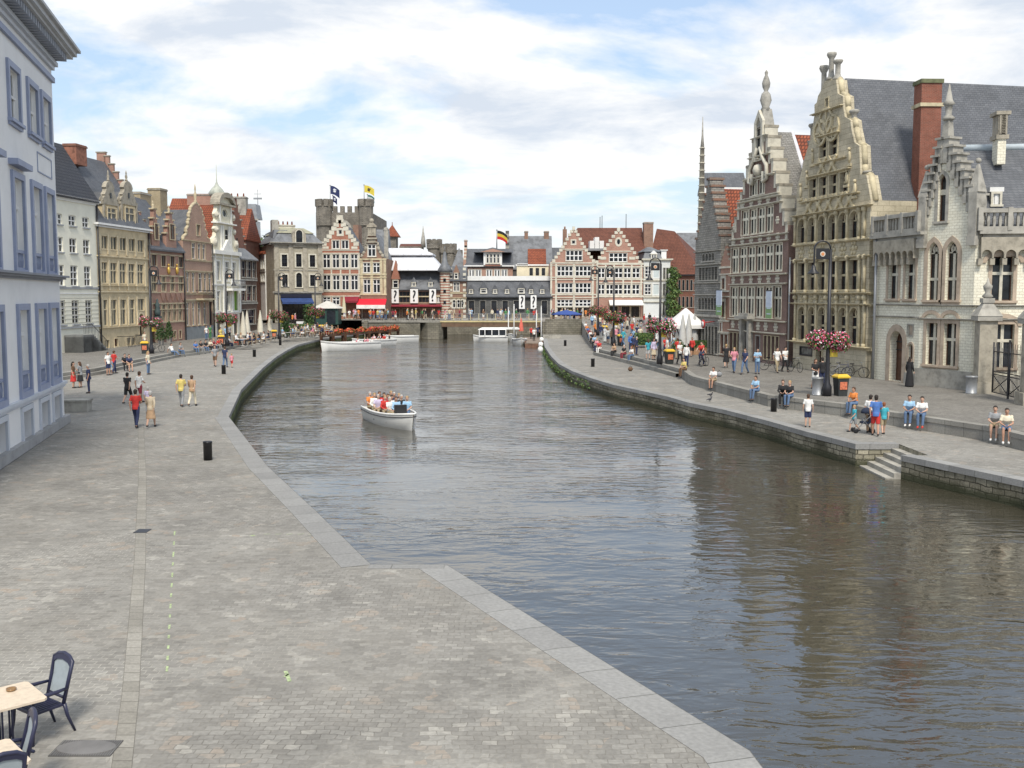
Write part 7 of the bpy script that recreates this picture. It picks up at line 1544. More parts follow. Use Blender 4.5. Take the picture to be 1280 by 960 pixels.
# --- left quay
LQ = 'on the left quay'
person(at(92, 485), 100, 'stand', 'brown', 'red', 'skirt', hair='dark', lh=True, where='in a trio beside the pale blue mansion', size=.97, fem=1)
person(at(100.7, 484.5), -100, 'fold', 'grey', 'black', 'skirt', hair='brown', lh=True, where='in the middle of the trio by the pale blue mansion', size=.96, fem=1)
person(at(111.4, 491.5), -70, 'stand', 'navy', 'navy', where='at the right of the trio by the mansion', hair='grey', skin=1)
person(at(135.5, 469), 60, 'stand', 'white', 'navy', 'shorts', where='beside the left quay steps', hair='dark', skin=1)
person(at(143, 467), 150, 'walk2', 'red', 'navy', where='by the left quay steps', hair='brown', skin=1)
person(at(138.5, 468.5), 40, 'stand', 'sky', 'white', 'shorts', where='between two adults by the left steps', hair='brown', size=.68)
person(G(156, 456, .45), 30, 'ledge', 'black', 'black', where='on the left quay steps', hair='dark')
person(G(161, 457, .45), 40, 'ledge', 'navy', 'tan', 'shorts', where='on the left quay steps near the lamp', hair='brown')
person(at(185.5, 468), 80, 'stand', 'cream', 'jeans', where='near the first left lamp post', hair='fair', lh=True, fem=1)
person(at(160, 505.5), 170, 'walk', 'black', 'black', 'shorts', where='walking away on the left quay', hair='dark')
person(at(175, 503.5), 150, 'walk2', 'white', 'maroon', 'shorts', where='beside the person in black', hair='brown', skin=1)
person(at(170.5, 535), 178, 'walk2', 'red', 'navy', where='nearest pair on the left quay', hair='dark', skin=1)
person(at(189, 534.5), 182, 'walk', 'beige', 'tan', 'skirt', 'long', where='nearest pair on the left quay', hair='grey', size=.95, fem=1)
person(at(185.5, 517), 175, 'stand', 'lilac', 'grey', where='just beyond the nearest pair on the left quay', hair='grey', size=.78)
person(at(227, 508.5), 180, 'walk2', 'yellow', 'grey', where='heading away along the left quay', hair='dark')
person(at(240.5, 508), 176, 'walk', 'tan', 'cream', where='beside the person in yellow', hair='brown', fem=1, size=.96)
person(at(269, 458), 5, 'walk2', 'grey', 'brown', 'shorts', where='near the left quay edge', hair='dark')
person(at(281.5, 459.5), 182, 'walk', 'navy', 'jeans', where='behind the second left bollard', hair='brown')
person(at(289.8, 459.5), 175, 'walk2', 'pink', 'red', 'shorts', where='beside the adult in navy on the left quay', hair='fair', size=.66)
def ledgeL(px, face=45, **k):                         # on the left terrace edge
    a = ar(px, 445); best = None
    for p, q in zip(LT[1:-1], LT[2:]):
        for i in range(40):
            f = i/40; X = p[0]+(q[0]-p[0])*f; Y = max(1, p[1]+(q[1]-p[1])*f); e = abs(X/Y-a)
            if best is None or e < best[0]: best = (e, X, Y, p[2]+(q[2]-p[2])*f)
    return person(Vector((best[1]-.12, best[2], best[3]+.01)), face, k.pop('kind', 'ledge'), **k)
ledgeL(217, 60, kind='lean', top='white', low='jeans', hair='dark', where='on the left terrace edge', skin=1); ledgeL(226.5, 60, top='grey', low='jeans', hair='brown', where='on the left terrace edge')
ledgeL(245, 50, top='blue', low='jeans', hair='dark', where='on the left terrace edge'); ledgeL(251.5, 60, top='black', low='grey', hair='dark', where='on the left terrace edge')
for i, (px, tp, lo_) in enumerate(((258, 'black', 'jeans'), (263.5, 'cream', 'black'), (268, 'maroon', 'navy'), (273, 'red', 'grey'), (277.5, 'black', 'black'), (287, 'white', 'navy'), (295, 'orange', 'red'))):
    ledgeL(px, 50+i*7, top=tp, low=lo_, hair=['dark', 'brown', 'fair'][i % 3], where='in the row seated along the left terrace edge')
for px, py, tp, lo_ in ((258, 425, 'white', 'jeans'), (263, 424, 'green', 'green'), (276, 428, 'yellow', 'jeans'), (282, 426, 'sky', 'navy'), (287, 424, 'grey', 'black'), (181, 436, 'cream', 'jeans')):
    person(onT(px, py, -1), 60, 'stand', tp, lo_, where='standing on the left terrace by the lamp', hair='brown')
# --- right quay
def ledgeR(px, face, **k):
    a = ar(px, 490); best = None; E_ = RT + RT2[1:]
    for p, q in zip(E_[:-1], E_[1:]):
        for i in range(60):
            f = i/60; X = p[0]+(q[0]-p[0])*f; Y = max(1, p[1]+(q[1]-p[1])*f); e = abs(X/Y-a)
            if best is None or e < best[0]: best = (e, X, Y, p[2]+(q[2]-p[2])*f)
    return person(Vector((best[1]+.12, best[2]+.03, best[3]+.01)), face, k.pop('kind', 'ledge'), **k)
person(at(1009.5, 534), 165, 'stand', 'white', 'navy', 'shorts', hair='brown', size=.86, where='alone at the right quay edge')
ledgeR(890, -40, top='white', low='khaki', lw='shorts', hair='dark', where='on the right terrace wall', skin=1); ledgeR(943.5, -50, top='sky', low='jeans', hair='dark', skin=1, where='on the right terrace wall')
ledgeR(975.5, -20, top='black', low='black', hair='brown', where='on the right terrace wall near a bollard', fem=1, sl='long'); ledgeR(986, -40, top='black', low='jeans', hair='fair', where='on the right terrace wall near a bollard')
ledgeR(1066, -60, top='orange', low='jeans', hair='brown', skin=1, where='on the wall right of the near lamp')
ledgeR(1135, -30, top='sky', low='jeans', hair='dark', shoes='white', where='in a couple on the right terrace wall', skin=1); ledgeR(1151, -30, top='white', low='jeans', hair='dark', shoes='red', fem=1, where='in a couple on the right terrace wall')
ledgeR(1242, -30, top='grey', low='khaki', lw='shorts', shoes='white', hair='dark', where='in the pair at the right photo edge'); ledgeR(1256, -25, top='cream', low='jeans', lw='shorts', shoes='white', hair='dark', where='in the pair at the right photo edge', skin=1)
person(at(1067.5, 540), -80, 'walk', 'teal', 'grey', 'shorts', hair='fair', size=.68, where='ahead of the stroller')
person(at(1094, 545), 165, 'walk2', 'blue', 'red', 'shorts', hair='dark', where='pushing a stroller on the right quay', skin=1)
person(at(1087, 541), 140, 'stand', 'white', 'tan', hair='dark', where='behind the stroller', size=.95, fem=1)
person(at(1104, 543.5), 170, 'walk', 'teal', 'khaki', 'shorts', hair='red', size=.80, where='right of the stroller')
nun = person(G(1136.5, 483.5, RZ), 120, 'stand', 'black', 'black', 'robe', 'long', hair='dark', lh=True, where='at the arched oak door')
person(G(1018.5, 487, RZ), 10, 'walk2', 'black', 'white', 'shorts', hair='brown', lh=True, fem=1, where='left of the near lamp', skin=1)
person(G(1027.5, 484, RZ), 170, 'stand', 'black', 'navy', hair='dark', where='behind the near lamp post')
for px, py, kd, tp, lo_, lw_, hc, fc, wh in ((981, 465, 'walk2', 'white', 'black', 'long', 'dark', 20, 'in front of the yellow guild house'), (971, 466, 'walk', 'white', 'khaki', 'long', 'dark', 10, 'in front of the guild houses'), (946.5, 467.5, 'fold', 'sky', 'jeans', 'long', 'dark', 0, 'below the statue gable house'),
        (931, 468, 'walk', 'navy', 'jeans', 'long', 'brown', -40, 'below the statue gable house'), (917.5, 466, 'walk2', 'pink', 'jeans', 'long', 'fair', -30, 'below the statue gable house'), (907.5, 460, 'walk', 'black', 'black', 'skirt', 'fair', 170, 'below the narrow toll house')):
    person(G(px, py, RZ), fc, kd, tp, lo_, lw_, hair=hc, where=wh, size=1.0)
# --- the crowd on the right terrace, read off the photograph
rc = [(877, 457, 'walk', 'red', 'navy'), (858, 458, 'stand', 'white', 'navy'), (849.5, 456, 'walk2', 'white', 'black'), (842, 447, 'walk', 'sky', 'grey'), (834, 447, 'stand', 'white', 'beige'), (817.5, 445, 'fold', 'black', 'black'), (810, 449.5, 'walk2', 'teal', 'white'), (817, 450, 'stand', 'lilac', 'beige'), (795.6, 444, 'stand', 'navy', 'navy'), (792, 442, 'fold', 'navy', 'brown'), (788, 440, 'stand', 'blue', 'navy'), (779, 433, 'walk', 'teal', 'jeans'), (796, 424, 'walk2', 'white', 'brown'), (784, 416, 'stand', 'cream', 'black'), (779, 411, 'walk', 'blue', 'navy'), (792, 411, 'stand', 'white', 'grey'), (801, 413, 'walk', 'black', 'navy'), (770, 428, 'fold', 'pink', 'grey'), (765, 431, 'stand', 'tan', 'black'), (756, 428, 'stand', 'white', 'white'), (760, 430, 'walk2', 'white', 'jeans'), (751, 424, 'stand', 'navy', 'grey'), (744, 421, 'fold', 'orange', 'black'), (773, 420, 'stand', 'beige', 'navy'), (768, 416, 'walk', 'white', 'navy'), (823, 438, 'walk', 'white', 'jeans'), (805, 408, 'stand', 'red', 'grey'), (812, 406, 'stand', 'black', 'black'), (818, 409, 'walk', 'pink', 'jeans'), (826, 408, 'walk2', 'white', 'black'), (832, 411, 'stand', 'blue', 'grey'), (787, 408, 'stand', 'black', 'black'), (775, 406, 'stand', 'lilac', 'navy'), (763, 409, 'walk', 'green', 'brown'), (757, 407, 'stand', 'maroon', 'black'), (750, 410, 'walk2', 'cream', 'navy'), (840, 414, 'stand', 'white', 'navy'), (846, 420, 'walk', 'red', 'black'), (801, 421, 'stand', 'grey', 'grey'), (740, 408, 'stand', 'sky', 'navy'), (865, 446, 'walk', 'red', 'black'), (838, 434, 'fold', 'brown', 'jeans')]
random.seed(5)
for i, (px, py, kd, tp, lo_) in enumerate(rc):
    person(onT(px, py), random.uniform(-180, 180), kd, tp, lo_, random.choice(['long', 'long', 'long', 'shorts', 'skirt']), random.choice(['short', 'long']), random.choice(['dark', 'brown', 'fair', 'grey']), lh=random.random() < .4, size=random.uniform(.93, 1.04), where='in the crowd on the right terrace', skin=random.randrange(3))
for i, (px, tp, lo_, hc) in enumerate(((854, 'yellow', 'brown', 'dark'), (789, 'white', 'jeans', 'red'), (779, 'black', 'maroon', 'grey'), (766.5, 'tan', 'black', 'brown'), (748.5, 'red', 'white', 'dark'), (745, 'pink', 'navy', 'fair'), (742, 'sky', 'black', 'dark'), (739, 'black', 'black', 'brown'), (737.5, 'white', 'grey', 'grey'), (735.8, 'maroon', 'jeans', 'dark'), (734, 'blue', 'black', 'fair'), (732.6, 'orange', 'brown', 'dark'), (731, 'white', 'navy', 'brown'))):
    ledgeR(px, -60+i*5, top=tp, low=lo_, hair=hc, where='seated along the far right terrace steps', skin=i % 3)
for i in range(16):
    Y = 84 + i*3.4; X = 8.9 + (Y-99)*.03 + (4.5 if Y < 99 else 1.2) + random.random()*4.5
    person(Vector((X, Y, tz(Y))), random.uniform(-180, 180), random.choice(['stand', 'walk', 'walk2', 'fold']), random.choice(['white', 'black', 'navy', 'red', 'sky', 'pink', 'grey', 'cream']), random.choice(['jeans', 'black', 'khaki', 'navy']), random.choice(['long', 'shorts']), 'short', random.choice(['dark', 'brown', 'fair', 'grey']), where='in the crowd on the right terrace', skin=random.randrange(3))
# --- people on and beyond the far bridge
random.seed(11)
cs = ['white', 'white', 'black', 'navy', 'red', 'pink', 'sky', 'teal', 'orange', 'cream', 'grey', 'lilac', 'green', 'beige', 'maroon', 'brown', 'yellow', 'blue']; ls = ['jeans', 'navy', 'black', 'grey', 'khaki', 'beige', 'white', 'brown']
def crowd(n, x0, x1, y0, y1, z, where, seat=0.0):
    pts = []; k = 0
    while len(pts) < n and k < 4000:
        k += 1; q = (random.uniform(x0, x1), random.uniform(y0, y1))
        if all((q[0]-a)**2+(q[1]-b_)**2 > .22 for a, b_ in pts): pts.append(q)
    for q in pts:
        s = random.random() < seat
        person(Vector((q[0], q[1], z+(.46 if s else 0))), random.uniform(-180, 180), 'sit' if s else random.choice(['stand', 'walk', 'walk2', 'fold']), random.choice(cs), random.choice(ls), random.choice(['long', 'long', 'shorts', 'skirt']), random.choice(['short', 'long']), random.choice(['dark', 'brown', 'fair', 'grey']), lh=random.random() < .4, size=random.uniform(.92, 1.05), where=where, skin=random.randrange(3))
crowd(30, -22, -9.5, 158, 163, 1.95, 'on the left half of the far bridge')
crowd(18, -9.5, 5, 158.5, 165, 1.95, 'on the right half of the far bridge')
crowd(24, 5.5, 16, 153, 172, 1.9, 'in front of the twin stepped gables')
crowd(14, -31, -21, 163, 170, 1.9, 'outside the red awnings')
crowd(10, -43, -32, 152, 158, 1.3, 'outside the mansard hotel')
# --- labels: every person told apart by clothes, pose and place; ties are broken by place in the photo
def finish_people():
    from collections import defaultdict
    base = defaultdict(list); SH = {'in the crowd on the right terrace': 'in right terrace crowd', 'on the left half of the far bridge': 'on far bridge left half', 'on the right half of the far bridge': 'on far bridge right half', 'seated along the far right terrace steps': 'on far right terrace steps', 'at the cafe tables behind the far left bollard': 'at cafe tables behind far left bollard', 'in the row seated along the left terrace edge': 'in row along left terrace edge', 'in front of the twin stepped gables': 'before the twin stepped gables'}
    for r in PEOPLE:
        o, who, hr, wear, act, where, extra = r; r.append(SH.get(where, where)); r.append(wear.replace(' and ', ', ')); base[(who, r[8], r[7])].append(r)
    ords = ['leftmost', 'second from left', 'third from left', 'fourth from left', 'fifth from left', 'sixth from left', 'seventh from left', 'eighth from left']
    for key, rs in base.items():
        hs = [r[2] for r in rs]
        for r in rs:
            o, who, hr, wear, act, where, extra, wh, wr = r; a = '' if act.split()[0] in wh or 'walking' in wh else act
            same = sorted([q for q in rs if q[2] == hr], key=lambda q: proj(q[0].matrix_basis.translation)[0]); suf = ords[same.index(r)] if len(same) > 1 else ''
            pre = hr if (len(rs) > 1) else ''
            def mk(a_, w_): return ' '.join(('%s %s in %s %s %s%s' % (pre, who, wr, a_, w_, ', ' + suf if suf else '')).split())
            L = mk(a, wh)
            for alt in (mk(a.split(' ')[0] if a else '', wh), mk('', wh), mk('', wh.replace('the ', '')), mk('', wh.replace('the ', '')).replace(' from left', '')):
                if len(L.split()) > 16: L = alt
            o['label'] = L
# ---------------------------------------------------------------- plants
LEAF = mat('leaf_green', (.06, .12, .025), .6, .4, 9); LEAF2 = mat('leaf_dark', (.03, .065, .018), .6, .4, 9); LEAF3 = mat('leaf_light', (.11, .17, .04), .6, .3, 9)
FP = mat('petal_pink', (.62, .10, .22), .6, .3, 20); FR = mat('petal_red', (.45, .03, .05), .6, .3, 20); FW = mat('petal_white', (.70, .58, .60), .6, .2, 20); FO = mat('petal_orange', (.55, .12, .04), .6, .3, 20); FD = mat('petal_faded', (.26, .09, .09), .7, .4, 20)
def clump(mb, c, rad, n, size, mis, shell=.55, seed=0):
    rnd = random.Random(seed)
    for _ in range(n):
        d = Vector((rnd.gauss(0, 1), rnd.gauss(0, 1), rnd.gauss(0, 1))).normalized(); r = (shell + (1-shell)*rnd.random()) * (1 + .12*math.sin(d.x*7+seed)*math.cos(d.y*5+d.z*6))
        p = Vector((c[0]+d.x*rad[0]*r, c[1]+d.y*rad[1]*r, c[2]+d.z*rad[2]*r)); a = Vector((rnd.gauss(0, 1), rnd.gauss(0, 1), rnd.gauss(0, 1))).normalized()
        b_ = (a.cross(d)).normalized() if a.cross(d).length > .01 else a.orthogonal(); a2 = (d+a*.8).normalized().cross(b_)
        s = size*rnd.uniform(.6, 1.3); mb.add([p-b_*s-a2*s*.6, p+b_*s*.2-a2*s, p+b_*s+a2*s*.5, p-b_*s*.3+a2*s], [(0, 1, 2, 3)], rnd.choice(mis))
def basket(c, label, r=.55, faded=False, seed=1, group=None, n=700):
    q = empty('flower_basket', c, 0, label, 'flower basket', group or 'flower baskets on the lamp posts')
    mb = MB(); mb.lathe([(.05, -r*.55), (r*.5, -r*.5), (r*.62, -r*.15), (r*.6, -.1*r)], (0, 0, 0), 12); mb.build('bowl', DARKM, q)
    mb = MB(); clump(mb, (0, 0, .0), (r, r, r*.85), n, r*.09, [0, 0, 1, 2], .5, seed); mb.build('foliage', [LEAF, LEAF2, LEAF3], q)
    mb = MB(); clump(mb, (0, 0, .05), (r*1.06, r*1.06, r*.92), int(n*.55), r*.07, [0, 0, 1, 2] if not faded else [1, 3, 3, 0], .8, seed+50); mb.build('blossoms', [FP, FR, FW, FD], q)
def lamp(p, s, zt, label, base=None):
    q = empty('lamp_post', p, 0, label, 'street lamp', 'hooked lamp posts along the quays'); h = zt-p.z; r = .42
    mb = MB(); mb.lathe([(.24, 0), (.24, .5), (.15, .7), (.12, 1.2), (.10, 2.6), (.075, h-r)], (0, 0, 0), 12); mb.build('post', DARKM, q)
    mb = MB(); arc = [(s*r*(1-math.cos(a)), 0, h-r+r*math.sin(a)) for a in [math.pi*i/10 for i in range(11)]] + [(s*r*2, 0, h-r-.55), (s*r*2.05, 0, h-r-.95)]
    mb.tube(arc, .045, 8); mb.build('hook_arm', DARKM, q)
    mb = MB(); mb.lathe([(.05, .3), (.10, .2), (.12, .05), (.30, -.12), (.32, -.16), (.05, -.17)], (s*r*2.05, 0, h-r-1.1), 14); mb.build('lamp_shade', DARKM, q)
    mb = MB(); mb.box(s*r-.33, -.03, h-r-.52, s*r+.33, .03, h-r+.04); bd = mb.build('sign_board', BLACKP, q)
    mb = MB(); mb.lathe([(.135, 0), (.135, .03)], (0, 0, 0), 16, 0, False); mb.lathe([(.085, .03), (.085, .045)], (0, 0, 0), 12, 1, False); mb.v = [(x+s*r, -y_z-.03, z2+h-r-.25) for x, z2, y_z in mb.v]; mb.build('emblem', [FW if False else mat('emblem_white', (.55, .52, .45), .5, 0), mat('emblem_orange', (.55, .22, .08), .5, 0)], bd)
    mb = MB(); mb.box(-.02+.10, -.03, 2.05, .50, .03, 2.45); mb.build('yellow_plate', mat('plate_yellow', (.65, .48, .05), .5, .05), q)
    mb = MB(); mb.tube([(-.6, 0, 2.75), (.6, 0, 2.75)], .03, 6); mb.build('basket_bar', DARKM, q); return q
def bin_(p, label):
    q = empty('litter_bin', p, R(12), label, 'litter bin', 'black and yellow litter bins')
    mb = MB(); mb.taper((0, 0, 0), .48, .48, .62, .58, .95); mb.build('body', mat('bin_dark', (.03, .035, .035), .5, .2), q)
    mb = MB(); mb.taper((0, 0, .95), .72, .66, .74, .68, .08); mb.taper((0, 0, 1.03), .70, .64, .48, .40, .12); mb.cbox((0, .02, 1.16), (.3, .2, .03), 1); mb.build('lid', [mat('bin_yellow', (.70, .46, .04), .45, .08), BLACKP], q)
    mb = MB(); mb.box(-.2, -.30, .35, .2, -.27, .75); mb.build('poster', mat('poster_red', (.55, .16, .08), .6, .4, 7), q)
pn = G(1033.5, 495, RZ); zt = AT(1024, 302, pn.y).z
for px, base_y, Yv, s, nm, fd, seed in ((1033.5, 495, None, -1, 'tall black hooked lamp post nearest on the right terrace', False, 1), (824.5, 455, None, -1, 'hooked lamp post beside the white gazebo, second on the right', False, 2), (767, None, 104, -1, 'hooked lamp post in the crowd, third on the right', True, 3), (747.5, None, 120, -1, 'hooked lamp post farthest along the right terrace', True, 4),
                 (189.5, 442, None, 1, 'hooked lamp post nearest on the left terrace before the pink brick house', False, 5), (283.5, None, 109, 1, 'hooked lamp post before the white baroque house, second on the left', True, 6), (349, None, 125, 1, 'hooked lamp post by the blue awning, third on the left', True, 7), (394.5, None, 138, 1, 'hooked lamp post by the red stepped gable, farthest on the left', True, 8)):
    sd = 1 if s < 0 else -1
    if Yv: p = Vector((ar(px, 410)*Yv, Yv, tz(Yv, sd)))
    else: p = onT(px, base_y, sd)
    lamp(p, s, p.z + 8.05, nm); short = {1: 'nearest right lamp post', 2: 'right lamp post beside the gazebo', 3: 'third right lamp post', 4: 'farthest right lamp post', 5: 'nearest left lamp post', 6: 'second left lamp post', 7: 'third left lamp post', 8: 'farthest left lamp post'}[seed]
    zc = 2.85
    for i, (dx, dz) in enumerate(((-.52, .05), (.52, -.05))):
        basket(p + Vector((dx, -.05, zc+dz)), '%s basket of %s flowers on the %s' % ('left-hand' if dx < 0 else 'right-hand', 'fading pink' if fd else 'pink and red', short), .62 if seed in (1, 5) else .74, fd, seed*10+i, n=900 if seed == 1 else 420)
    bin_(p + Vector((.75 if seed not in (5, 6, 7) else -.65, .1, 0)), 'black litter bin with yellow lid by the %s' % short)
# grey round bins
def drum(px, py, z, label, r=.3, h=.95, c='galvanised_metal'):
    mb = MB(); mb.lathe([(r, 0), (r, h*.05), (r*.95, h*.06), (r*.97, h*.9), (r*1.05, h*.92), (r*1.05, h), (r*.8, h), (r*.75, h*.85)], (0, 0, 0), 18); tag(mb.build('waste_drum', MATS[c], None, G(px, py, z)), label, 'waste bin', 'grey metal drums')
drum(1022, 494, RZ, 'grey metal drum just left of the near lamp post'); drum(1096.5, 473, RZ, 'grey metal drum at the corner left of the oak door'); drum(1214, 492, RZ, 'grey metal drum beside the stone gate pillar'); 
def bollard(px, py, label, z=0.0):
    mb = MB(); mb.lathe([(.155, 0), (.155, .6), (.165, .61), (.165, .66), (.15, .68), (.02, .685)], (0, 0, 0), 16); tag(mb.build('bollard', BLACKP, None, G(px, py, z)), label, 'bollard', 'black iron bollards on the quays')
for px, py, l in ((260, 575, 'nearest black bollard on the left quay'), (279.7, 467.5, 'black bollard beside the adult in navy, second on the left quay'), (318, 446, 'black bollard near the quay bend, third on the left'), (350.3, 431.5, 'black bollard by the cafe seats, farthest on the left quay'),
                  (967, 514.5, 'nearest black bollard on the right quay'), (741, 458.5, 'black bollard before the stepped seats, second on the right quay'), (706.5, 432.5, 'black bollard near the end wall, farthest on the right quay')): bollard(px, py, l)
# pigeons
for px, py, f, l in ((888, 496, 40, 'dark pigeon walking on the right quay below the person in white'), (887, 502, 120, 'dark pigeon nearest the water edge on the right quay'), (987, 510, -60, 'dark pigeon by the terrace wall right of the bollard')):
    mb = MB(); mb.ball((0, 0, .13), .075, 0, 10, (.85, 1.7, .9)); mb.tube([(0, -.09, .16), (0, -.13, .24)], [.04, .03], 8, 0); mb.ball((0, -.145, .265), .032, 0, 8); mb.tube([(0, -.17, .262), (0, -.20, .255)], [.009, .003], 5, 0); mb.tube([(0, .1, .13), (0, .24, .10)], [.04, .018], 6, 0)
    for s in (-1, 1): mb.tube([(s*.025, 0, .09), (s*.025, -.01, 0)], .006, 4, 0)
    tag(mb.build('pigeon', mat('pigeon_grey', (.06, .06, .07), .7, .4, 20), None, G(px, py), R(f)), l, 'pigeon', 'pigeons on the right quay')
# stroller
p = G(1080, 541); q = empty('stroller', p, R(-95), 'dark folding stroller pushed along the right quay between the children', 'stroller')
mb = MB(); mb.tube([(-.22, .45, 1.0), (-.22, -.05, .5), (-.22, -.40, .12)], .016, 6); mb.tube([(.22, .45, 1.0), (.22, -.05, .5), (.22, -.40, .12)], .016, 6); mb.tube([(-.22, .45, 1.0), (.22, .45, 1.0)], .02, 6); mb.tube([(-.22, .30, .12), (-.22, -.12, .62)], .014, 6); mb.tube([(.22, .30, .12), (.22, -.12, .62)], .014, 6); mb.build('frame', GREYM, q)
mb = MB(); mb.cbox((0, .02, .45), (.38, .34, .08)); mb.cbox((0, .20, .68), (.38, .07, .45)); mb.lathe([(.24, 0), (.22, .12), (.12, .22), (.02, .25)], (0, .08, .85), 12); mb.build('seat', mat('stroller_fabric', (.02, .03, .06), .9, .2), q)
for x, y in ((-.22, .3), (.22, .3), (-.22, -.4), (.22, -.4)):
    mb = MB(); mb.lathe([(.05, -.02), (.11, -.02), (.11, .02), (.05, .02)], (0, 0, 0), 12); mb.v = [(z, y_, x_+.11) for x_, y_, z in mb.v]; mb.build('wheel', BLACKP, q, (x, y, 0))
# bicycles
def bike(p, rz, label, col=(.03, .03, .04), group=None):
    q = empty('bicycle', p, R(rz), label, 'bicycle', group)
    for y in (-.52, .52):
        mb = MB(); mb.tube([(0, .33*math.cos(a), .35+.33*math.sin(a)) for a in [2*math.pi*i/18 for i in range(19)]], .02, 5)
        for i in range(8): a = math.pi*i/8; mb.tube([(0, .33*math.cos(a), .35+.33*math.sin(a)), (0, -.33*math.cos(a), .35-.33*math.sin(a))], .004, 3, 1)
        mb.build('wheel', [BLACKP, GREYM], q, (0, y, 0))
    mb = MB(); M_ = mat('bike_paint_%d' % int(sum(col)*500), col, .4, 0)
    for a, c in (((0, -.52, .35), (0, -.38, .88)), ((0, -.40, .78), (0, .18, .78)), ((0, -.38, .72), (0, .08, .32)), ((0, .08, .32), (0, .20, .86)), ((0, .52, .35), (0, .18, .78)), ((0, .52, .35), (0, .08, .32))): mb.tube([a, c], .018, 6)
    mb.build('frame', M_, q); mb = MB(); mb.cbox((0, .22, .90), (.14, .25, .06)); mb.build('saddle', BLACKP, q); mb = MB(); mb.tube([(-.27, -.28, .98), (-.1, -.38, 1.0), (.1, -.38, 1.0), (.27, -.28, .98)], .014, 6); mb.tube([(0, -.38, .88), (0, -.38, 1.0)], .016, 6); mb.build('handlebar', GREYM, q); return q
BG = 'bicycles parked against the guild houses'
bike(G(1052, 471, RZ), 90, 'parked bicycle leaning at the foot of the yellow guild house, left of two', (.05, .06, .12), BG); bike(G(1069, 472.5, RZ), 82, 'parked bicycle right of two below the yellow guild house', (.02, .02, .02), BG)
bike(G(994, 465, RZ), 20, 'parked bicycle beside the downpipe between the guild houses', (.03, .04, .03), BG); bike(G(964, 463, RZ), 60, 'bicycle wheeled just behind the person in khaki', (.04, .03, .03)); bike(G(1040, 472, RZ), 75, 'grey bicycle parked behind the near lamp post', (.2, .2, .2), BG)
cb = G(880, 458, RZ); bike(cb, -35, 'black bicycle ridden by the cyclist in the red top', (.02, .02, .03)); person(cb + Vector((-.1, .16, .96)), -35, 'ride', 'red', 'navy', 'long', 'short', 'dark', where='beside the topiary before the warehouse')
bike(onT(196, 440, -1), 80, 'bicycle parked by the nearest left lamp post', (.1, .1, .1))
# bags
for px, kind, c, l in ((903, 'R', 'grey', 'grey and black rucksack lying behind the sitting person in khaki shorts'), (788, 'Rg', 'brown', 'brown bag on the quay below the stepped seats')):
    mb = MB(); mb.ball((0, 0, .17), .2, 0, 10, (1, .7, .85)); mb.tube([(-.1, 0, .3), (0, 0, .42), (.1, 0, .3)], .018, 5, 1)
    tag(mb.build('bag', [cm(c), cm('black')], None, G(899, 471, RZ) if kind == 'R' else G(788, 464, 0)), l, 'bag')

# ---------------------------------------------------------------- parasols, gazebo, planters, cafe
def parasol_closed(p, h, c, label, group=None):
    q = empty('closed_parasol', p, 0, label, 'parasol', group); mb = MB(); mb.tube([(0, 0, 0), (0, 0, h)], .03, 6); mb.lathe([(.3, 0), (.3, .06)], (0, 0, 0), 12); mb.build('pole', GREYM, q)
    mb = MB(); n = 16; rows = []
    for z, r in ((.28, .30), (.45, .27), (.65, .20), (.85, .11), (1.0, .03)):
        rows.append([((r*(1+.28*(k % 2)))*math.cos(2*math.pi*k/n), (r*(1+.28*(k % 2)))*math.sin(2*math.pi*k/n), h*z) for k in range(n)])
    mb.grid(rows, 0, True, True); mb.build('canopy', mat('canvas_%d%d%d' % tuple(int(v*99) for v in c), c, .85, .1, 3), q)
CANV = (.60, .56, .46)
for px, Y, l in ((304, 112, 'leftmost'), (309, 116, 'second'), (325.5, 121, 'third'), (338, 126, 'rightmost')): parasol_closed(Vector((ar(px, 410)*Y, Y, tz(Y, -1))), 3.6, CANV, 'furled cream parasol, %s of the four outside the dark brick house' % l, 'furled parasols on the left terrace')
parasol_closed(Vector((ar(430, 385)*163, 163, 1.9)), 3.9, (.58, .52, .36), 'tall furled cream parasol before the red stepped gable')
for px, Y, l in ((853.5, 88, 'left'), (861, 90, 'middle'), (868, 92, 'right')): parasol_closed(Vector((ar(px, 410)*Y, Y, .6)), 3.6, (.50, .50, .48), 'furled grey-white parasol, %s of the three by the stone warehouse' % l, 'furled parasols before the warehouse')
parasol_closed(Vector((ar(651.5, 410)*150, 150, -.2)), 2.7, (.62, .14, .10), 'furled salmon red parasol standing on the boat jetty')
# open blue parasol
p = Vector((ar(708, 400)*155, 155, 1.9)); q = empty('blue_parasol', p, 0, 'wide open blue parasol above the end wall of the quay', 'parasol'); mb = MB(); mb.tube([(0, 0, 0), (0, 0, 1.7)], .04, 6); mb.build('pole', GREYM, q); mb = MB(); mb.lathe([(2.3, 0), (2.3, -.12), (2.28, 0), (1.3, .35), (.02, .62)], (0, 0, 1.05), 12, 0, False); mb.build('canopy', mat('parasol_blue', (.03, .07, .26), .8, .1), q)
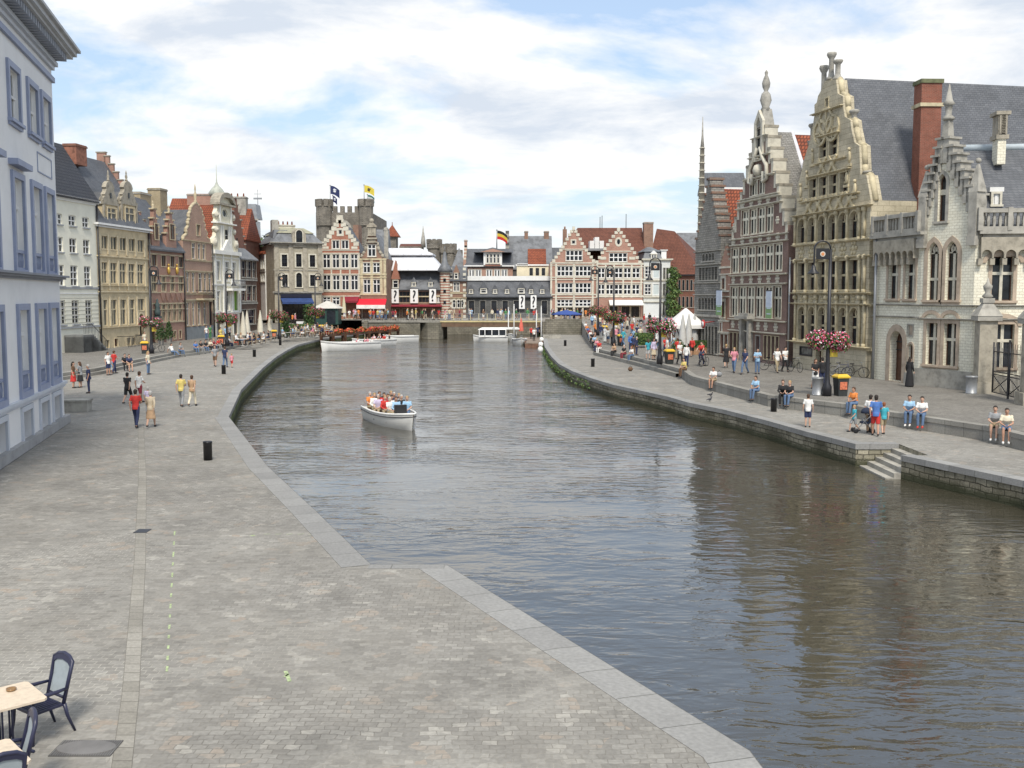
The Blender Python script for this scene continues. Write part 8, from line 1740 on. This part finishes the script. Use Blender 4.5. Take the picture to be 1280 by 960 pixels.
# white gazebo
p = Vector((ar(857, 400)*93, 93, .6)); q = empty('white_gazebo', p, 0, 'white pointed party tent standing before the stone warehouse', 'gazebo')
mb = MB()
for x in (-1.5, 1.5):
    for y in (-1.5, 1.5): mb.tube([(x, y, 0), (x, y, 2.6)], .04, 6)
mb.build('poles', WHITEP, q); mb = MB(); mb.taper((0, 0, 2.55), 3.2, 3.2, .15, .15, 1.5); mb.box(-1.6, -1.6, 2.25, 1.6, 1.6, 2.55); mb.build('canopy', mat('tent_white', (.76, .75, .72), .8, .05), q)
p = Vector((ar(846, 405)*97, 97, .6)); q = empty('small_white_awning', p, 0, 'low white canopy stall just left of the pointed tent', 'canopy'); mb = MB()
for x in (-1.3, 1.3): mb.tube([(x, 0, 0), (x, 0, 2.3)], .04, 6)
mb.build('poles', WHITEP, q); mb = MB(); mb.prism([(-1.1, 2.2), (1.1, 2.2), (0, 2.8)], -1.6, 1.6, 'x'); mb.build('canopy', MATS['tent_white'], q)
# hedges and planters on the right terrace
def hedge(p, rz, L, w, h, label, boxh=.0, seed=3, m=None):
    q = empty('hedge_planter', p, R(rz), label, 'planter')
    if boxh: mb = MB(); mb.box(-L/2, -w/2, 0, L/2, w/2, boxh); mb.box(-L/2-.03, -w/2-.03, boxh-.08, L/2+.03, w/2+.03, boxh); mb.build('box', mat('terracotta_wood', (.38, .22, .12), .8, .2, 4), q)
    mb = MB(); mb.box(-L/2+.08, -w/2+.08, boxh, L/2-.08, w/2-.08, h-.08, 1); rnd = random.Random(seed)
    for _ in range(int(260*L)):
        x, y, z = rnd.uniform(-L/2, L/2), rnd.uniform(-w/2, w/2), rnd.uniform(boxh, h); f = rnd.random()
        if f < .4: z = h
        elif f < .8: y = -w/2
        else: x = rnd.choice((-L/2, L/2))
        s = .06; a = [Vector((rnd.uniform(-s, s), rnd.uniform(-s, s), rnd.uniform(-s, s))) for _ in range(4)]; c = Vector((x, y, z)); mb.add([c+Vector((-s, 0, -s))+a[0], c+Vector((s, 0, -s))+a[1], c+Vector((s, 0, s))+a[2], c+Vector((-s, 0, s))+a[3]], [(0, 1, 2, 3)], rnd.choice((0, 1, 2)))
    mb.build('foliage', [LEAF, LEAF2, LEAF3], q)
hedge(G(868, 443, RZ), 6, 3.6, .7, 1.15, 'clipped hedge in a long orange planter box before the warehouse', .6); hedge(G(807, 431, .9), 20, 1.9, 1.3, 1.1, 'free-standing clipped green hedge amid the right terrace crowd', 0, 5)
def topiary(p, label, h=1.9, r=.45, ball=True, pot=(.25, .24, .22), cone=False):
    q = empty('topiary', p, 0, label, 'potted tree'); mb = MB(); mb.taper((0, 0, 0), .42, .42, .55, .55, .55); mb.build('pot', mat('pot_grey', pot, .8, .2), q)
    mb = MB(); mb.tube([(0, 0, .5), (0, 0, h-r)], .035, 6); mb.build('trunk', WOODBR, q); mb = MB()
    if cone:
        for i in range(7): f = i/6; mb_r = r*(1-.8*f)*1.1+.05; clump(mb, (0, 0, .7+f*(h-.75)), (mb_r, mb_r, .28), 110, .07, [0, 1, 1], .6, i)
    else: clump(mb, (0, 0, h-r), (r, r, r), 420, .06, [0, 1, 2], .6, 4)
    mb.build('crown', [LEAF, LEAF2, LEAF3], q)
topiary(G(893.5, 443.5, RZ), 'round clipped ball tree in a grey pot beside the warehouse door'); topiary(Vector((ar(847, 420)*86, 86, .6)), 'round shrub in a pot behind the near crowd by the tent', 1.6, .55)
topiary(onT(201, 431, -1), 'dark rounded evergreen before the pink brick house, left of two', 2.3, .75, cone=True); topiary(onT(211.5, 428, -1), 'dark pointed evergreen in a blue pot before the pink brick house', 2.2, .6, cone=True, pot=(.04, .06, .12))
# ivy on the corner house side
p = AT(845, 392, 176); q = empty('ivy_wall', (p.x, 176.5, 1.9), 0, 'tall mass of green ivy climbing beside the white corner house', 'ivy'); mb = MB()
for i in range(9): f = i/8; clump(mb, (-.5+.4*math.sin(i*2), 0, .8+f*7.2), (1.35-.35*f, .7, .8), 330, .13, [0, 1, 2, 2], .5, i)
mb.build('foliage', [LEAF, LEAF2, LEAF3], q); mb = MB(); mb.tube([(0, .5, 0), (-.1, .5, 4), (-.3, .5, 7.5)], [.12, .08, .04], 6); mb.build('stem', WOODBR, q)
# tree tops behind the hotel
def tree(p, h, r, label, seed):
    q = empty('broadleaf_tree', p, 0, label, 'tree'); mb = MB(); mb.tube([(0, 0, 0), (.1, 0, h*.4), (0, 0, h*.75)], [.3, .2, .08], 8)
    for a in range(5): mb.tube([(0, 0, h*.45), (r*.6*math.cos(a*1.3), r*.6*math.sin(a*1.3), h*.75)], [.12, .04], 6)
    mb.build('trunk', WOODBR, q); mb = MB(); rnd = random.Random(seed)
    for i in range(12): d = Vector((rnd.gauss(0, 1), rnd.gauss(0, 1), rnd.gauss(0, .6))).normalized(); clump(mb, (d.x*r*.6, d.y*r*.6, h*.78+d.z*r*.5), (r*.5, r*.5, r*.4), 170, .22, [0, 1, 2], .5, i)
    mb.build('crown', [LEAF, LEAF2, LEAF3], q)
tree(Vector((ar(327, 300)*215, 215, 2)), 17.2, 3.5, 'dark green tree crown behind the small white house, left of the hotel', 3); tree(Vector((ar(337, 300)*222, 222, 2)), 16.2, 3, 'green tree crown just left of the mansard hotel roof', 8)

# orange geranium boxes along the far left quay
geo = [(p0, p1) for p0, p1 in zip([(401, 423), (416, 420.5), (431, 418), (446, 415.5), (461, 413), (474, 410.5), (487, 408.5)], [(414, 421), (429, 418), (444, 416), (459, 413), (472, 411), (485, 409), (498, 407)])]
for i, (a, b_) in enumerate(geo):
    Y0, Y1 = 133+i*3.2, 133+i*3.2+2.9; X0, X1 = ar(a[0], 420)*Y0, ar(b_[0], 420)*Y1; c = Vector(((X0+X1)/2, (Y0+Y1)/2, .35)); L = math.hypot(X1-X0, Y1-Y0)*.95
    q = empty('geranium_box', c, math.atan2(Y1-Y0, X1-X0), 'box of orange geraniums on the far left quay edge, %s from the left' % ['first', 'second', 'third', 'fourth', 'fifth', 'sixth', 'seventh'][i], 'flower box', 'orange geranium boxes')
    mb = MB(); mb.box(-L/2, -.25, 0, L/2, .25, .4); mb.box(-L/2, -.2, -1.2, -L/2+.1, .2, 0); mb.box(L/2-.1, -.2, -1.2, L/2, .2, 0); mb.build('box', WOODBR, q); mb = MB(); clump(mb, (0, 0, .55), (L/2, .5, .45), 520, .11, [0, 0, 0, 1, 2], .4, i); mb.build('blossoms', [FO, FR, LEAF], q)

# cafe tables and chairs in the distance
def small_table():
    mb = MB(); mb.lathe([(.4, .70), (.4, .73)], (0, 0, 0), 12); mb.tube([(0, 0, 0), (0, 0, .7)], .03, 6); mb.lathe([(.22, 0), (.22, .03)], (0, 0, 0), 10); return mb.mesh('cafe_table', [mat('table_white', (.62, .61, .58), .5, .08)])
def small_chair():
    mb = MB(); mb.cbox((0, 0, .45), (.44, .42, .04)); mb.cbox((0, .2, .72), (.44, .04, .42))
    for x in (-.19, .19):
        for y in (-.18, .18): mb.tube([(x, y, 0), (x, y, .45)], .018, 5)
    return mb.mesh('cafe_chair', [mat('rattan', (.34, .26, .17), .7, .3, 20)])
TB, CH = small_table(), small_chair(); ORD = ['first', 'second', 'third', 'fourth', 'fifth', 'sixth', 'seventh', 'eighth', 'ninth', 'tenth', 'eleventh', 'twelfth', 'thirteenth', 'fourteenth', 'fifteenth', 'sixteenth']
def cafe(pts, side, where, n_people, seed):
    rnd = random.Random(seed); cols = ['white', 'white', 'cream', 'pink', 'sky', 'navy', 'black', 'red', 'grey', 'beige']; pts = sorted(pts, key=lambda p: proj((p[0], p[1], 0))[0])
    k = 0
    for i, (x, y) in enumerate(pts):
        z = tz(y, side) if side else 1.95; t_ = link('cafe_table', TB, None, (x, y, z)); tag(t_, 'round white cafe table %s, %s from the left' % (where, ORD[i]), 'table', 'cafe tables ' + where)
        for j, a in enumerate((20, 160)):
            ang = R(a+rnd.uniform(-15, 15)); cxp = Vector((x+.75*math.cos(ang), y+.75*math.sin(ang), z)); face = math.degrees(math.atan2(x-cxp.x, -(y-cxp.y)))
            c_ = link('cafe_chair', CH, None, cxp, R(face)); tag(c_, 'rattan cafe chair on the %s of the %s table %s' % ('right' if j == 0 else 'left', ORD[i], where), 'chair', 'cafe chairs ' + where)
            if k < n_people: person(cxp + Vector((0, 0, .46)), face, 'sit', rnd.choice(cols), rnd.choice(['jeans', 'navy', 'black', 'khaki', 'white']), rnd.choice(['long', 'shorts']), rnd.choice(['short', 'long']), rnd.choice(['dark', 'brown', 'fair', 'grey']), where='at the cafe tables ' + where, skin=rnd.randrange(3), lh=rnd.random() < .4); k += 1
pts = []
for i in range(5):
    for j in range(3): px = 360+i*12+j*3; Y = 128+j*4+i*1.2; pts.append((ar(px, 415)*Y, Y))
cafe(pts, -1, 'behind the far left bollard', 26, 3)
pts = [(ar(px, 412)*Y, Y) for px, Y in ((303, 109), (309, 110), (315, 112), (321, 114), (327, 117), (333, 120))]
cafe(pts, -1, 'under the furled cream parasols', 9, 9)
# low hedge and white board of the hotel terrace
hedge(Vector((ar(372, 405)*143, 143, .8)), 8, 4.5, .6, .9, 'low clipped hedge edging the hotel terrace', 0, 8)
mb = MB(); mb.box(-.75, -.05, .0, .75, .05, 1.1); mb.box(-.1, -.07, .4, .2, -.05, .7, 1); tag(mb.build('notice_board', [mat('white_board', (.72, .72, .72), .6, .03), cm('blue')], None, (ar(377, 400)*147, 147, .95)), 'white notice board with a dark mark on the hotel terrace', 'sign')
for px, yt, h_ in ((352, 115, 0), ): pass
for px, Y, r_, hh_, l in ((386.5, 147, .9, 3.4, 'tall dark green planted pillar left of the kiosk'), (357, 130, .5, 2.6, 'dark green climbing shrub at the third left lamp post')):
    q = empty('tall_shrub', (ar(px, 400)*Y, Y, tz(Y, -1)), 0, l, 'shrub'); mb = MB()
    for i in range(7): clump(mb, (0, 0, .4+(hh_-.5)*i/6), (r_, r_, .45), 200, .11, [1, 1, 0], .5, i)
    mb.build('foliage', [LEAF, LEAF2], q); mb = MB(); mb.tube([(0, 0, 0), (0, 0, hh_*.8)], .08, 6); mb.build('stem', WOODBR, q)
# white topped kiosk
p = Vector((ar(410, 400)*156, 156, 1.4)); q = empty('ticket_kiosk', p, 0, 'dark green kiosk with a grey-white tent roof in front of the stepped gable', 'kiosk'); mb = MB(); mb.box(-1.8, -1.5, 0, 1.8, 1.5, 2.4); mb.box(-1.6, -1.55, .9, -.2, -1.5, 2.1, 1); mb.box(.1, -1.55, .1, 1.4, -1.5, 2.1, 1); mb.build('cabin', [mat('kiosk_green', (.02, .06, .05), .5, .1), GLASS], q); mb = MB(); mb.taper((0, 0, 2.4), 4.4, 3.6, .4, .4, 1.1); mb.build('roof', mat('kiosk_canvas', (.50, .49, .45), .8, .1), q)
for px, Y, l in ((640, 156, 'red'), ): pass

# ---------------------------------------------------------------- boats
def hull_rows(L, W, h, dr=.25, n=11):
    rows = []
    for i in range(n):
        f = i/(n-1); w_ = W/2*(min(1, .82+.5*f) if f < .4 else (1-((f-.4)/.6)**1.9)**.9 if f < 1 else .0); w_ = max(w_, .02); y = -L/2+L*f; sh = h*(1+.28*max(0, (f-.55)/.45)**2); ky = -dr*(1-f**4)
        rows.append([(-w_, y, sh), (-w_*.97, y, sh*.8), (-w_*.86, y-L*.02*f, .0), (-w_*.5, y-L*.04*f, ky), (0, y-L*.05*f, ky*1.2), (w_*.5, y-L*.04*f, ky), (w_*.86, y-L*.02*f, .0), (w_*.97, y, sh*.8), (w_, y, sh)])
    return rows
HULL = mat('hull_white', (.80, .80, .77), .35, .08, 1); RUBR = mat('rub_rail', (.05, .05, .055), .6, .1); FLOOR = mat('boat_floor', (.20, .17, .13), .8, .2)
def boat(name, p, heading, L, W, h, label, group=None, seats=4, hullm=None):
    """heading in degrees: 0 = bow towards -y, positive turns towards +x"""
    q = empty(name, p, R(heading+180), label, 'boat', group); rows = hull_rows(L, W, h); mb = MB(); mb.grid(rows); mb.add(rows[0], [tuple(range(9))]); mb.build('hull', hullm or HULL, q)
    mb = MB(); inn = [[(x*.78, y*.95, .24) for x, y, z in (r[1], r[7])] for r in rows]; mb.grid(inn); sid = [[(r[0][0]*.93, r[0][1]*.985, r[0][2]+.0), (r[0][0]*.76, r[0][1]*.95, .24)] for r in rows]; mb.grid(sid, 1); mb.grid([[(-a[0], a[1], a[2]) for a in r] for r in sid], 1); mb.build('cockpit', [FLOOR, HULL], q)
    mb = MB()
    for s in (-1, 1): mb.tube([(s*abs(r[0][0]), r[0][1], r[0][2]-.13) for r in rows], .025, 6)
    mb.build('rubbing_strake', RUBR, q); mb = MB()
    for s in (-1, 1): mb.tube([(s*abs(r[0][0])*.97, r[0][1], r[0][2]+.02) for r in rows], .055, 6)
    mb.build('gunwale', WHITEP, q)
    for i in range(seats): y = -L*.36+L*.50*i/max(1, seats-1); mb = MB(); mb.box(-W*.36, y-.18, .22, W*.36, y+.18, .62); mb.build('bench', mat('bench_wood', (.28, .17, .09), .6, .2), q)
    mb = MB(); f0 = .82; rr = rows[-3:]; mb.grid([[r[0][:2]+(r[0][2]+.01,), r[8][:2]+(r[8][2]+.01,)] for r in rr]); mb.build('foredeck', HULL, q); return q
WZ = -.9
bp_ = G(489, 538, WZ); bp_ = Vector((ar(492, 525)*53.5, 53.5, WZ)); hd = 25
tb_ = boat('tour_boat', bp_, hd, 6.2, 2.1, .66, 'white open tour boat full of passengers in mid-river')
rot = Matrix.Rotation(R(hd+180), 4, 'Z'); rnd = random.Random(21)
tops = ['yellow', 'black', 'orange', 'navy', 'red', 'white', 'grey', 'maroon', 'lilac', 'black', 'white', 'red', 'sky', 'sky', 'white', 'black']
k = 0
for i in range(5):
    y = -6.2*.38+6.2*.50*i/4
    for x in (-.6, 0, .6) if i < 3 else (-.5, .05, .5):
        if i == 4 and x == 0: continue
        v = rot @ Vector((x+rnd.uniform(-.06, .06), y, .63)); person(bp_ + v, hd+rnd.uniform(-35, 35), 'sit', tops[k % 16], ['jeans', 'black', 'khaki'][k % 3], 'long', ['short', 'long'][k % 2], ['fair', 'dark', 'grey', 'brown'][(k*3+i) % 4], where='in the open tour boat', skin=k % 3, lh=k % 4 == 1); k += 1
mb = MB(); mb.box(-.1, 1.6, .55, .5, 1.85, 1.2); mb.build('console', BLACKP, tb_)
# moored boats on the left
def moored(px, Y, hd_, L, W, h, l, npeople, seed):
    p = Vector((ar(px, 430)*Y, Y, WZ)); q = boat('moored_boat', p, hd_, L, W, h, l, 'white boats moored on the left bank', 5); rm = Matrix.Rotation(R(hd_+180), 4, 'Z'); rn = random.Random(seed)
    for i in range(npeople): v = rm @ Vector((rn.choice((-.5, .5)), -L*.36+L*.50*(i//2)/4, .63)); person(p+v, hd_+rn.uniform(-40, 40), 'sit', rn.choice(['white', 'white', 'black', 'pink', 'navy', 'red']), 'jeans', 'long', 'short', rn.choice(['dark', 'fair', 'grey', 'brown']), where='in the %s' % (l.split(' moored')[0]), skin=rn.randrange(3))
moored(437, 125, -52, 7.8, 2.3, .95, 'long white tour boat moored nearest below the geraniums', 6, 1); moored(466, 136, -48, 6.5, 2.2, .8, 'second white boat moored behind the long one', 8, 2); moored(500, 147, -60, 5.2, 2.1, .85, 'short empty white boat moored beside the bridge arch', 0, 3)
# covered white boat and others on the right
p = Vector((ar(613, 425)*148, 148, WZ)); q = boat('cabin_boat', p, -88, 5.0, 2.3, .75, 'white glazed cabin tour boat moored under the bridge'); 
mb = MB(); mb.taper((0, -.2, 1.75), 2.2, 4.0, 1.9, 2.8, .28); 
for x in (-1.05, 1.05):
    for y in (-2.2, -1.2, -.2, .8, 1.6): mb.box(x-.05, y-.06, .75, x+.05, y+.06, 1.78)
    mb.box(x-.05, -2.2, .7, x+.05, 1.7, .95)
mb.box(-1.05, -2.25, .75, 1.05, -2.15, 1.75); mb.build('cabin', WHITEP, q); mb = MB(); mb.box(-1.0, -2.1, .95, 1.0, 1.6, 1.74); mb.build('cabin_glass', GLASS, q)
for px, Y, L, h_, l in ((637, 150, 5, .9, 'white canopied boat moored left of the jetty'), (650, 138, 4.4, .8, 'small white boat facing the camera beside the jetty')):
    p = Vector((ar(px, 425)*Y, Y, WZ)); q = boat('jetty_boat', p, 4, L, 2.0, h_, l, 'boats moored at the jetty', 3)
    if px < 640:
        mb = MB(); mb.box(-1.3, -2.2, 1.75, 1.3, 2, 1.95)
        for x in (-.9, .9):
            for y in (-1.8, 1.6): mb.tube([(x, y, .7), (x, y, 1.8)], .04, 5)
        mb.build('canopy', WHITEP, q)
# jetty with posts and people
j0 = Vector((ar(656, 440)*131, 131, 0)); jx1 = ar(681, 440)*131
q = empty('wooden_jetty', (j0.x, 131, WZ), 0, 'low wooden boat jetty projecting from the right quay', 'jetty'); mb = MB(); mb.box(0, 0, .35, jx1-j0.x+.6, 18, .62); mb.build('deck', mat('jetty_planks', (.22, .17, .13), .85, .3, 3, .3), q); mb = MB(); mb.box(0, -.06, -.3, jx1-j0.x+.6, 0, .50); mb.build('front_board', mat('jetty_board', (.16, .085, .055), .8, .4, 3), q)
for i, (x, y) in enumerate(((.1, .2), (2.3, .2), (.1, 9), (2.3, 9))): mb = MB(); mb.tube([(x, y, -1.2), (x, y, .9)], .1, 6); mb.build('pile', WOODBR, q)
for px, Y, yt, l in ((635.5, 150, 385, 'far left'), (642.5, 147, 381, 'second'), (670.5, 146, 388, 'third'), (676.5, 142, 383, 'rightmost')):
    p = Vector((ar(px, 410)*Y, Y, WZ+.4)); mb = MB(); h_ = AT(px, yt, Y).z-p.z; mb.tube([(0, 0, -1), (0, 0, h_)], [.09, .07], 8); mb.ball((0, 0, h_), .11, 0, 6); tag(mb.build('mooring_pole', mat('pole_white', (.60, .60, .58), .5, .1), None, p), 'tall white mooring pole at the jetty, %s of four' % l, 'mooring pole', 'white mooring poles')
for px, Y, tp, l in ((667.5, 137, 'white', ''), (664, 143, 'red', ''), (672, 146, 'navy', '')): person(Vector((ar(px, 420)*Y, Y, WZ+.63)), 20, 'stand', tp, 'black', where='on the wooden jetty', hair='dark')
for i, (px, py, l) in enumerate(((675.5, 441, 'nearest'), (676, 434.5, 'middle'), (677, 428, 'farthest'))):
    p = G(px, py, WZ+.62); mb = MB(); mb.ball((0, 0, .35), .3, 0, 10, (1, 1, 1.15)); mb.tube([(0, 0, .6), (0, 0, .8)], .04, 5, 1); tag(mb.build('boat_fender', [HULL, RUBR], None, p), 'white round fender on the jetty, %s of three' % l, 'fender', 'fenders on the jetty')
for px, tp, lo_ in ((695.5, 'black', 'black'), (701, 'red', 'black'), (715, 'navy', 'navy'), (722, 'black', 'brown'), (728, 'grey', 'black')): person(G(px, 416.5, 0), 10, 'stand', tp, lo_, where='below the end wall of the right quay', hair='dark')
mb = MB(); mb.box(-.45, -.03, 0, .45, .03, 1.25); tag(mb.build('menu_board', MATS['white_board'], None, G(706.5, 418, 0), R(10)), 'white sandwich board standing before the quay end wall', 'sign')
mb = MB(); mb.box(-1.2, -.3, 0, 1.2, .3, .5); tag(mb.build('stone_block', STONEG, None, G(690, 423, 0)), 'low grey stone block at the water end of the right quay', 'stone block')
# moss and grass along the far quay foot
mb = MB(); rnd = random.Random(2)
pl = [Vector(p) for p in RBE[8:]]
for a, b_ in zip(pl[:-1], pl[1:]):
    n_ = int((b_-a).length*10)
    for i in range(min(n_, 500)):
        f = rnd.random(); c = a.lerp(b_, f) + Vector((-.12-rnd.random()*.1, 0, -.25-rnd.random()*.6)); s = .1; mb.add([c+Vector((rnd.uniform(-s, s), rnd.uniform(-s, s), rnd.uniform(-s, s))) for _ in range(4)], [(0, 1, 2, 3)], rnd.choice((0, 1)))
o = mb.build('moss', [LEAF, LEAF3]); o['kind'] = 'stuff'; tag(o, 'green weeds and moss growing down the far right quay wall', 'moss')

# ---------------------------------------------------------------- cafe set in the foreground
NAVY = mat('navy_plastic', (.022, .024, .055), .38, .12, 4); MESHG = mat('mesh_fabric', (.30, .34, .36), .6, .1, 6)
def chair(p, rz, label):
    q = empty('garden_chair', p, R(rz), label, 'chair', 'dark plastic garden chairs')       # faces -y
    mb = MB(); mb.prism([(-.25, -.25), (.25, -.25), (.23, .22), (-.23, .22)], .41, .445, 'z')
    for i in range(7): x = -.18+.06*i; mb.box(x-.018, -.2, .445, x+.018, .18, .452)
    mb.build('seat', NAVY, q)
    for sx in (-1, 1):
        mb = MB(); mb.tube([(sx*.29, -.29, 0), (sx*.265, -.26, .25), (sx*.26, -.25, .44), (sx*.275, -.24, .64)], [.020, .026, .030, .026], 8); mb.build('leg', NAVY, q)
        mb = MB(); mb.tube([(sx*.27, .36, 0), (sx*.24, .27, .25), (sx*.235, .23, .44)], [.018, .026, .030], 8); mb.build('leg', NAVY, q)
        mb = MB(); mb.tube([(sx*.275, -.27, .645), (sx*.285, -.1, .665), (sx*.27, .12, .66), (sx*.245, .27, .66)], [.034, .034, .028, .022], 8); mb.build('armrest', NAVY, q)
    def bpt(u, v): return (u*(.235-.02*(1-v)), .23+.17*v, .44+.66*v)
    mb = MB(); out_ = [(-1, 0), (-1, .5), (-1.02, .88), (-.6, .965), (0, 1.0), (.6, .965), (1.02, .88), (1, .5), (1, 0)]
    mb.tube([bpt(*a) for a in out_], .028, 8); mb.tube([bpt(-.98, .12), bpt(.98, .12)], .022, 8)
    top = [bpt(a, c) for a, c in ((-1, .86), (-.6, .95), (0, .985), (.6, .95), (1, .86))]; low = [bpt(a, c) for a, c in ((-.98, .76), (-.6, .84), (0, .875), (.6, .84), (.98, .76))]
    mb.grid([[(a[0], a[1]-.02, a[2]) for a in top], [(a[0], a[1]-.02, a[2]) for a in low]]); mb.grid([[(a[0], a[1]+.02, a[2]) for a in low], [(a[0], a[1]+.02, a[2]) for a in top]]); mb.build('back_frame', NAVY, q)
    q.scale = (.93,)*3
    mb = MB(); lo = [bpt(a, .12) for a in (-.96, -.5, 0, .5, .96)]; mi_ = [bpt(a*.98, .5) for a in (-1, -.5, 0, .5, 1)]; mi_ = [(a[0], a[1]+.015, a[2]) for a in mi_]; mb.grid([lo, mi_, low]); mb.build('back_mesh', MESHG, q)
def table(p, rz, label):
    q = empty('cafe_table_square', p, R(rz), label, 'table', 'square foreground cafe tables'); mb = MB(); mb.prism([(-.36, -.40), (.36, -.40), (.40, -.36), (.40, .36), (.36, .40), (-.36, .40), (-.40, .36), (-.40, -.36)], .705, .735, 'z'); mb.build('table_top', mat('table_beige', (.62, .52, .40), .45, .10, 12), q)
    mb = MB()
    for x, y in ((-.06, -.06), (.06, -.06), (.06, .06), (-.06, .06)): mb.tube([(x, y, .06), (x, y, .70)], .014, 8)
    mb.build('column', NAVY, q); mb = MB()
    for a in range(4): t = a*math.pi/2+.78; mb.tube([(0, 0, .09), (.15*math.cos(t), .15*math.sin(t), .09), (.36*math.cos(t), .36*math.sin(t), .015)], [.03, .028, .02], 8)
    mb.build('foot', NAVY, q); return q
tp = G(6, 872, .73); tp.z = 0; table(tp, 43, 'square beige cafe table with an ashtray at the lower left')
mb = MB(); mb.lathe([(.05, 0), (.06, .005), (.065, .03), (.055, .03), (.045, .012)], (0, 0, 0), 14); tag(mb.build('ashtray', mat('amber_glass', (.24, .14, .06), .2, .2), None, G(14, 863, .737)), 'small brown ashtray on the square cafe table', 'ashtray')
c1 = G(52, 918, 0); chair(c1, -36, 'dark plastic garden chair with grey mesh back beside the square table')
c2 = G(4, 1003, 0); chair(c2, -58, 'dark plastic garden chair just below the table, partly cut by the photo edge'); c3 = G(-2, 1040, 0); chair(c3, -140, 'dark plastic garden chair at the bottom left corner, back towards the camera')
t2 = G(-22, 950, .73); t2.z = 0; table(t2, 43, 'second square beige cafe table cut by the left photo edge')
finish_people()
